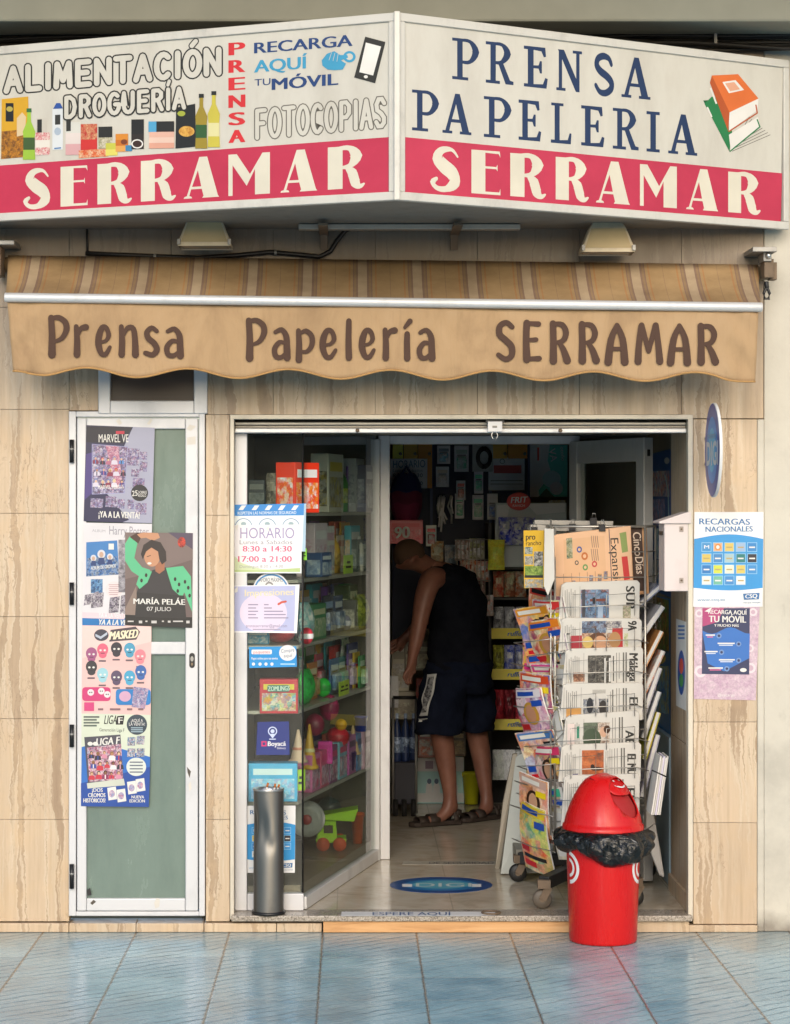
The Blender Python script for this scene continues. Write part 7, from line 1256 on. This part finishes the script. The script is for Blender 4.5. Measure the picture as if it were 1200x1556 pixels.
for k, (px, py, cs, nm) in enumerate(((703, 852, ['#c8c0ac', '#8a5a4a', '#e0d8c8'], 'cream sweets bag uppermost in the wire basket'), (725, 850, ['#a8b06a', '#d8d0b0', '#7a7a5a'], 'greenish sweets bag in the wire basket'), (710, 882, ['#c87a5a', '#e0c0a8', '#8a4a3a'], 'orange sweets bag in the middle of the wire basket'), (732, 884, ['#d8a890', '#a8583a', '#e8dcd0'], 'peach sweets bag in the middle of the wire basket'), (726, 912, ['#8a5a5a', '#c8a8a0', '#5a3a3c'], 'brownish sweets bag at the foot of the wire basket'), (738, 936, ['#9a9490', '#c8c4c0', '#b88a80'], 'white card of sweets hanging below the wire basket'))): item('bag', px, py, 3.0, 24, 32, cs, nm, 'sweets bag', group='bags in the wire basket', dep=.05)
for k, (kd, px, py, w_, h_, cs, nm) in enumerate((('bag', 664, 862, 20, 40, ['#7a5a3a', '#b08a5a', '#d8c8a0'], 'tan snack bag hanging low on the pegboard'), ('bag', 684, 872, 18, 44, ['#5a6a7a', '#8a9aa8', '#c8d0d8'], 'steel blue snack bag hanging low on the pegboard'), ('bag', 664, 915, 20, 44, ['#8a3a3a', '#b86a5a', '#e0c0a8'], 'brick red snack bag hanging low on the pegboard'), ('bag', 684, 925, 18, 44, ['#6a7a3a', '#98a860', '#d0d8a8'], 'khaki snack bag hanging low on the pegboard'), ('card', 748, 790, 16, 40, ['#b8b8c0', '#8a8a9a', '#5a7ab0', '#d8d8e0'], 'grey blister pack half behind the crisps display'), ('card', 700, 760, 14, 30, ['#c8c0b0', '#8a8478', '#b85a4a'], 'cream blister pack in the middle of the pegboard'), ('card', 655, 830, 16, 32, ['#a8b0b8', '#788088', '#c83a4a'], 'silver blister pack near the red folder'),
    ('box', 822, 800, 40, 36, ['#7a8a8a', '#a8b4b0', '#d8dcd8'], 'grey green pack on top of the snack shelves'), ('bag', 846, 800, 26, 40, ['#8a7a4a', '#b8a878', '#d8d0b0'], 'straw coloured packet at the end of the snack shelf top'))): item(kd, px, py, YW - .08 if px < 760 else 3.2, w_, h_, cs, nm, 'snack bag' if kd == 'bag' else 'pack', group='small goods on the back wall', dep=.05 if kd == 'bag' else None)
# things on and near the floor
Yb = 3.34
cx_ = thing('carton', 'light blue carton printed with white penguin shapes on the floor', 'carton', at(667, 1221, Yb)); m = MB(); zb2 = ZF + .001; zt2 = zb2 + 68 * (D + Yb) / F; m.box(X(628, Yb), X(705, Yb), Yb, Yb + .25, zb2, zt2, mat('#8fb4d4', .5)); m.build('box', cx_, bev=.003)
f = Flat(Y=Yb - .0006, step=.0003); f.rect(628.5, 1150, 704.5, 1172, mat('#b4c8d8', .5)); f.rect(628.5, 1205, 704.5, 1219, mat('#c4d4e0', .5)); f.rect(646, 1156, 658, 1168, mat('#7a6a78', .5))
for x in (652, 663, 690): f.poly([(x - 6, 1216), (x - 5, 1194), (x, 1184), (x + 5, 1194), (x + 6, 1216)], mat('#d8e4ec', .5)); f.ell(x, 1187, 3.2, 4, mat('#4a5a70', .5))
f.build('print', cx_)
item('bucket', 716, 1221, 3.3, 28, 48, ['#c8b01f', '#d8c03a', '#b8a01a'], 'yellow plastic bucket on the floor behind the customer', 'bucket')
for k, (px, Yk, nm) in enumerate(((603, 2.95, 'dark blue water bottle by the door frame'), (616, 2.95, 'dark blue water bottle next to the first one'), (628, 3.02, 'dark blue water bottle nearest the customer'))): item('bottle', px, 1158, Yk, 13, 74, ['#1d2a4a', '#2a3a5a', '#8a9ab0'], nm, 'bottle', group='water bottles on the trolley')
tr = thing('shopping_trolley', 'dark folding shopping trolley beside the door frame', 'trolley', at(610, 1262, 2.4)); m = MB(); DKM = mat('#1b1d2a', .6)
m.box(X(598, 2.9), X(633, 2.9), 2.88, 3.12, Z(1222, 2.9), Z(1158, 2.9), mat('#2a2a30', .7)); m.build('bag_body', tr, bev=.01)
m = MB(); 
for x in (597, 632): m.tube([at(x, 1236, 2.86), at(x, 1060, 2.9)], .007, ZINC, 8)
m.tube([at(597, 1060, 2.9), at(632, 1060, 2.9)], .009, BLACK, 8); m.build('frame', tr)
for x in (601, 614, 628): 
    m = MB(); c_ = Vector((X(x, 2.84), 2.84, ZF + .045)); m.tube([c_ - Vector((.012, 0, 0)), c_ + Vector((.012, 0, 0))], .044, RUBBER, 20); m.build('wheel', tr)
item('box', 608, 1050, 3.3, 26, 70, ['#a8a494', '#c8c0ac', '#8a8474'], 'pale carton with faded print behind the door frame', 'carton'); item('box', 599, 1075, 3.1, 12, 48, ['#c8ccd0', '#b0b4b8', '#d8d8d8'], 'slim white box standing behind the door frame', 'box'); item('box', 634, 1018, 3.3, 40, 42, ['#7a7464', '#a09a84', '#c0b89c'], 'beige printed carton near the hand of the customer', 'carton'); item('box', 612, 1092, 3.25, 36, 42, ['#9a9484', '#b8b09c', '#8a8070'], 'cream carton stacked above the blue bottles', 'carton'); item('box', 652, 1150, 3.32, 36, 46, ['#6a3028', '#a8604a', '#d8c0a8'], 'dark red printed carton on top of the penguin carton', 'carton'); item('box', 690, 1148, 3.34, 34, 40, ['#5a4a34', '#8a7450', '#b8a07a'], 'brown grocery carton between the legs of the customer', 'carton'); item('box', 643, 1100, 3.34, 22, 70, ['#7a2a24', '#9a3c30', '#5a201c'], 'dull red box beside the left thigh of the customer', 'box'); item('bag', 640, 995, 3.3, 34, 40, ['#8a8a74', '#b0ac94', '#6a6a54'], 'crumpled pale bag in front of the customer', 'bag')
KDEF[0] = 1.3
# posters on the inner side wall, seen at a slant
f = Flat(p=(X(1050) + .026, 0, 0), n=(-1, 0, 0)); f.board([(988, 690), (1019, 682), (1019, 908), (988, 895)], .001, mat('#24508e', .4))
for k, (x0, y0, x1, y1) in enumerate(((989, 715, 1017, 755), (989, 758, 1010, 800), (995, 802, 1017, 850), (989, 850, 1015, 890))): f.poly([(x0, y0 + 1), (x1, y0), (x1, y1), (x0, y1 - 1)], collage([['#d8b890', '#3f7ab8', '#c8583a', '#e8e0d0', '#2a4a8a'], ['#7a5a8a', '#4a8ac0', '#c8a0b0', '#24407a'], ['#3a8ad0', '#1f5aa0', '#b8d0e4', '#e0e8ec'], ['#2a3f7a', '#5a8ac0', '#d8c0a0']][k], 30, k + 3))
f.ell(1013, 700, 4, 5, PAPER); f.stroke([(1010, 722), (1015, 745), (1016, 790), (1013, 830), (1006, 862), (1000, 872)], 1.6, mat('#b8dcec', .4)); f.text('CORTE', (1008, 835), (1010, 790), 5, PAPER, None, .02, up=(-1, 0)); poster('poster', f, 'tall blue ice cream poster on the inner wall beside the mailbox')
f = Flat(p=(X(1050) + .026, 0, 0), n=(-1, 0, 0)); f.board([(988, 903), (1018, 910), (1018, 1120), (988, 1108)], .001, mat('#1f6aa8', .4)); f.poly([(990, 905), (1016, 912), (1016, 990), (990, 985)], collage(['#3a7a3a', '#d8a02a', '#2a5a2f', '#8a3a2a', '#5a9a4a'], 26, 5)); f.ell(1003, 1000, 8, 9, mat('#e0a83a', .4)); f.poly([(990, 1012), (1016, 1012), (1016, 1085), (990, 1080)], collage(['#1f5aa8', '#3a8ad0', '#8ac0e0', '#c8b84a'], 26, 7)); f.text('Cono', (1003, 960), (1005, 915), 6, PAPER, None, .02, up=(-1, 0)); poster('poster', f, 'blue and green ice cream poster under the taller one')
f = Flat(p=(X(1050) - .0005, 0, 0), n=(-1, 0, 0)); f.board([(1027, 940), (1042, 945), (1042, 1080), (1027, 1072)], .001, mat('#ddd6cc', .4)); f.ell(1035, 1022, 5.5, 34, mat('#1f4f9a', .4)); f.ell(1035, 1012, 3.2, 12, mat('#c8483a', .4)); f.ell(1035, 1034, 3.2, 10, mat('#3a8a4a', .4))
for k in range(4): f.rect(1030, 950 + 6 * k, 1040, 953 + 6 * k, mat('#4a7ab4', .4))
poster('poster', f, 'narrow white poster with a dark blue oval on the door reveal')
bp_ = MB(); bp_.box(X(1050) + .004, X(1050) + .026, .66, 1.25, ZF + .001, Z(1112, .9), mat('#8fa4b0', .4)); tag(bp_.build('panel', origin=(X(1050), .9, ZF), bev=.003), 'pale blue panel standing against the inner wall by the white board', 'panel')

KDEF[0] = .9
# ------------------------------------------------------------------ the customer
t = NT('skin'); nz = t.noise(t.coord(), 9, 5, .6); t.set(Base_Color=t.ramp(nz, [(.3, (.19, .075, .048)), (.7, (.27, .12, .078))]), Roughness=.5, Subsurface_Weight=.08, Subsurface_Radius=(.02, .008, .004)); SKN = t.m
t = NT('black_jersey'); nz = t.noise(t.coord(), 14, 5, .6); t.set(Base_Color=t.ramp(nz, [(.3, (.005, .0055, .009)), (.7, (.010, .011, .015))]), Roughness=1, Specular_IOR_Level=.1); t.bump(nz, .5, .015); JER = t.m
t = NT('shorts_cloth'); nz = t.noise(t.coord((1, 1, .5)), 10, 5, .6, 1); t.set(Base_Color=t.ramp(nz, [(.3, (.005, .007, .015)), (.7, (.009, .012, .024))]), Roughness=1, Specular_IOR_Level=.1); t.bump(nz, .6, .02); SHO = t.m
per = thing('person', 'person in a black vest and black shorts bending over inside the shop, seen from behind', 'person', at(694, 1252, 2.6))
def skinned(name, parent, pts, edges, root, mt, sub_=2):
    names = list(pts); o_ = Vector(parent['_o']); me = bpy.data.meshes.new(name); me.from_pydata([Vector(pts[n_][0]) - o_ for n_ in names], [(names.index(a), names.index(b)) for a, b in edges], [])
    ob = bpy.data.objects.new(name, me); COL.objects.link(ob); ob.parent = parent; ob['_o'] = parent['_o']
    bm = bmesh.new(); bm.from_mesh(me); ly = bm.verts.layers.skin.verify(); bm.verts.ensure_lookup_table()
    for n_, v in zip(names, bm.verts):
        r_ = pts[n_][1]; v[ly].radius = (r_, r_) if not isinstance(r_, tuple) else r_; v[ly].use_root = n_ == root
    bm.to_mesh(me); bm.free(); me.materials.append(mt)
    sk = ob.modifiers.new('skin', 'SKIN'); sk.use_smooth_shade = True; sk.branch_smoothing = .6
    sb = ob.modifiers.new('smooth', 'SUBSURF'); sb.levels = sub_; sb.render_levels = sub_; return ob
def chain(*n_): return list(zip(n_, n_[1:]))
B = dict(pel=(at(697, 1003, 2.62), .095), wai=(at(697, 962, 2.62), .10), che=(at(690, 915, 2.62), .105), upc=(at(680, 882, 2.62), .095), nkb=(at(652, 862, 2.62), .062), nck=(at(641, 856, 2.61), .056), hd0=(at(633, 851, 2.60), .070), hd1=(at(619, 847, 2.59), .092), nos=(at(596, 862, 2.585), .013), ear=(at(625, 850, 2.495), .013),
    ls=(at(655, 876, 2.47), .064), lu=(at(645, 905, 2.43), .055), le=(at(638, 942, 2.41), .044), lf=(at(633, 968, 2.40), .041), lw=(at(626, 998, 2.39), .029), lh=(at(624, 1012, 2.39), (.030, .020)),
    rs=(at(692, 872, 2.78), .062), re=(at(655, 930, 2.88), .043), rw=(at(620, 965, 2.84), .028), rh=(at(609, 975, 2.82), (.03, .02)),
    lhp=(at(680, 1026, 2.55), .075), lkn=(at(668, 1100, 2.50), .064), lca=(at(675, 1142, 2.52), .058), lsh=(at(682, 1190, 2.52), .042), lan=(at(686, 1228, 2.52), .034), lhe=(at(689, 1243, 2.53), .031), lbl=(at(664, 1246, 2.48), .030), lto=(at(645, 1248, 2.45), .022),
    rhp=(at(714, 1026, 2.69), .075), rkn=(at(721, 1100, 2.72), .062), rca=(at(730, 1142, 2.74), .054), rsh=(at(736, 1188, 2.73), .040), ran=(at(741, 1222, 2.72), .033), rhe=(at(747, 1237, 2.73), .030), rbl=(at(728, 1240, 2.66), .030), rto=(at(716, 1242, 2.62), .022))
ED = chain('pel', 'wai', 'che', 'upc', 'nkb', 'nck', 'hd0', 'hd1') + [('hd1', 'ear'), ('hd1', 'nos')] + [('upc', 'ls')] + chain('ls', 'lu', 'le', 'lf', 'lw', 'lh') + [('upc', 'rs')] + chain('rs', 're', 'rw', 'rh') + [('pel', 'lhp')] + chain('lhp', 'lkn', 'lca', 'lsh', 'lan', 'lhe') + [('lan', 'lbl'), ('lbl', 'lto')] + [('pel', 'rhp')] + chain('rhp', 'rkn', 'rca', 'rsh', 'ran', 'rhe') + [('ran', 'rbl'), ('rbl', 'rto')]
for hnd, d_ in (('lh', Vector((-.25, -.05, -1))), ('rh', Vector((-.9, -.1, -.55)))):
    pal = B[hnd][0]; d_ = d_.normalized(); sd = d_.cross(Vector((.8, -.6, .2))).normalized()
    for k, (off, ln) in enumerate(((-.024, .058), (-.008, .068), (.008, .064), (.023, .050))):
        a, b, c_ = f'{hnd}a{k}', f'{hnd}b{k}', f'{hnd}c{k}'; B[a] = (pal + d_ * .030 + sd * off, .0105); B[b] = (pal + d_ * (.03 + ln * .55) + sd * off * 1.1 + Vector((-.006, 0, 0)), .009); B[c_] = (pal + d_ * (.03 + ln) + sd * off * 1.0 + Vector((.008, 0, .0)), .0075); ED += [(hnd, a), (a, b), (b, c_)]
    B[hnd + 't0'] = (pal + sd * -.030 + d_ * .004, .012); B[hnd + 't1'] = (pal + sd * -.040 + d_ * .034, .009); ED += [(hnd, hnd + 't0'), (hnd + 't0', hnd + 't1')]
skinned('body', per, B, ED, 'pel', SKN)
def loft(m, rings, mt, n=40, top_cap=False, fold=.006, sd=0, rng=(0, 1), off=0.0):
    """cloth tube through rings (px, py, depth, half width in picture points, half depth in metres)"""
    vs = []; R_ = [Vector((0, 0, 0))] * 0
    K = 5; fine_ = []
    for a_, b_ in zip(rings, rings[1:]):
        for j in range(K): fine_.append([p + (q - p) * j / K for p, q in zip(a_, b_)])
    fine_.append(list(rings[-1])); nn = n + 1 if rng != (0, 1) else n
    for i, (px, py, Yk, hw, hd) in enumerate(fine_):
        c_ = at(px, py, Yk); w_ = hw * (D + Yk) / F
        for k in range(nn):
            a = 2 * math.pi * (rng[0] + (rng[1] - rng[0]) * k / n); f_ = 1 + off / w_ + fold / w_ * (math.sin(3 * a + i * .5 + sd) + .7 * math.sin(5 * a - i * .8 + sd * 2) + .4 * math.sin(9 * a + i * 1.3))
            vs.append(c_ + Vector((w_ * f_ * math.cos(a), hd * f_ * math.sin(a), .004 * math.sin(4 * a + sd))))
    fs = [(i * nn + k, i * nn + (k + 1) % nn, (i + 1) * nn + (k + 1) % nn, (i + 1) * nn + k) for i in range(len(fine_) - 1) for k in range(n)]
    if top_cap: fs.append([k for k in range(nn)] if top_cap == 'first' else [(len(fine_) - 1) * nn + k for k in range(nn)])
    return m.add(vs, fs, mt, True)
m = MB(); loft(m, [(697, 1018, 2.62, 48, .145), (697, 990, 2.62, 46, .140), (697, 950, 2.62, 43, .138), (694, 915, 2.62, 44, .148), (688, 888, 2.62, 42, .155), (684, 872, 2.62, 35, .145), (681, 862, 2.62, 24, .105), (677, 857, 2.62, 8, .04)], JER, fold=.007, sd=1, top_cap=True); m.build('vest', per)
m = MB(); LEGL = [(682, 1022, 2.56, 36, .125), (672, 1060, 2.53, 36, .122), (668, 1090, 2.51, 36, .118), (667, 1114, 2.50, 36, .114)]
loft(m, [(697, 1004, 2.62, 49, .148), (697, 1020, 2.62, 52, .156), (697, 1040, 2.62, 51, .150), (696, 1052, 2.62, 44, .12)], SHO, sd=2, top_cap=True); loft(m, LEGL, SHO, sd=3, fold=.007); loft(m, [(714, 1022, 2.68, 33, .12), (720, 1060, 2.70, 31, .112), (722, 1090, 2.71, 30, .108), (722, 1110, 2.72, 30, .104)], SHO, sd=5, fold=.007)
shr = m.build('shorts', per, solid=.003)
m = MB()
loft(m, [LEGL[0]] + [LEGL[1]] + [(668.5, 1085, 2.512, 36, .1185)], mat('#d0d0ca', .6), n=6, sd=3, fold=.007, rng=(.585, .665), off=.004)
loft(m, [(681, 1026, 2.557, 36, .125), LEGL[1], (669, 1080, 2.515, 36, .119)], collage(['#2a2a30', '#8a8a88', '#c8c8c4', '#44444a', '#1c1c22'], 45, 5), n=6, sd=3, fold=.007, rng=(.598, .652), off=.006)
loft(m, [(668.2, 1089, 2.511, 36, .118), (668, 1094, 2.51, 36, .1175)], mat('#d8d8d4', .6), n=6, sd=3, fold=.007, rng=(.585, .665), off=.005); m.build('side_stripe', shr)
hair = MB(); hc = at(612, 842, 2.59); hair.ball(at(618, 846, 2.59) + Vector((.010, .008, .012)), .082, mat('#5a4230', .9), 16, sx=1.0, sz=.96); hair.build('hair', per)
SAN = mat('#3a2e26', .7)
for px, py, Yk, dx, dyy in ((688, 1243, 2.53, -.150, -.07), (748, 1237, 2.73, -.115, -.10)):
    h_ = Vector((X(px, Yk), Yk, ZF)); d_ = Vector((dx, dyy, 0)); u_ = d_.normalized(); w_ = Vector((-u_.y, u_.x, 0)); Lg = d_.length + .055; m = MB()
    prof = [(-.04, .026), (-.025, .034), (.05, .032), (.11, .038), (Lg - .02, .040), (Lg + .01, .030), (Lg + .022, .012)]
    m.prism([h_ + u_ * a + w_ * b + up(.004) for a, b in prof] + [h_ + u_ * a - w_ * b + up(.004) for a, b in prof[::-1]], (0, 0, .022), SAN); sd_ = m.build('sandal', per, bev=.004)
    for a, hh, wd in ((.0, .085, .046), (Lg * .52, .062, .044), (Lg * .80, .046, .042)):
        m = MB(); m.grid(lambda u, v: h_ + u_ * (a + (v - .5) * .026 * (1 + (a > .01))) + w_ * (wd * math.cos(math.pi * u)) + up(.024 + hh * .62 * math.sin(math.pi * u)), 14, 2, SAN); m.build('strap', sd_, solid=.004)
    m = MB(); m.grid(lambda u, v: h_ - u_ * (.044 * math.sin(math.pi * u)) + w_ * (.044 * math.cos(math.pi * u)) + up(.05 + .024 * v), 14, 2, SAN); m.build('heel_strap', sd_, solid=.004)
# ------------------------------------------------------------------ unseen blockers across the street, added to darken the glass reflections
for k, (x0, x1, h_, c_) in enumerate(((-46, -15, 5.0, '#8a7f6e'), (-14.9, 12, 5.8, '#9a8f7c'), (12.1, 46, 4.6, '#7f7668'))):
    hs = thing('blocker', ('low tan house', 'tall beige house', 'low brown grey house')[k] + ' across the street, added unseen to darken the shop glass reflections', 'blocker', (x0, -78, 0), 'unseen blockers across the street'); m = MB(); m.box(x0, x1, -86, -78, 0, h_, mat(c_, .85)); m.build('wall', hs)
    n_ = int((x1 - x0) / 5)
    for j in range(n_):
        for fl2 in range(1):
            m = MB(); xx = x0 + 1.8 + j * 5; m.box(xx, xx + 1.2, -78.0, -77.93, .9 + fl2 * 2.9, 2.4 + fl2 * 2.9, mat('#2a2c2e', .2)); m.build('window', hs)
for o in bpy.data.objects:
    if '_o' in o: del o['_o']
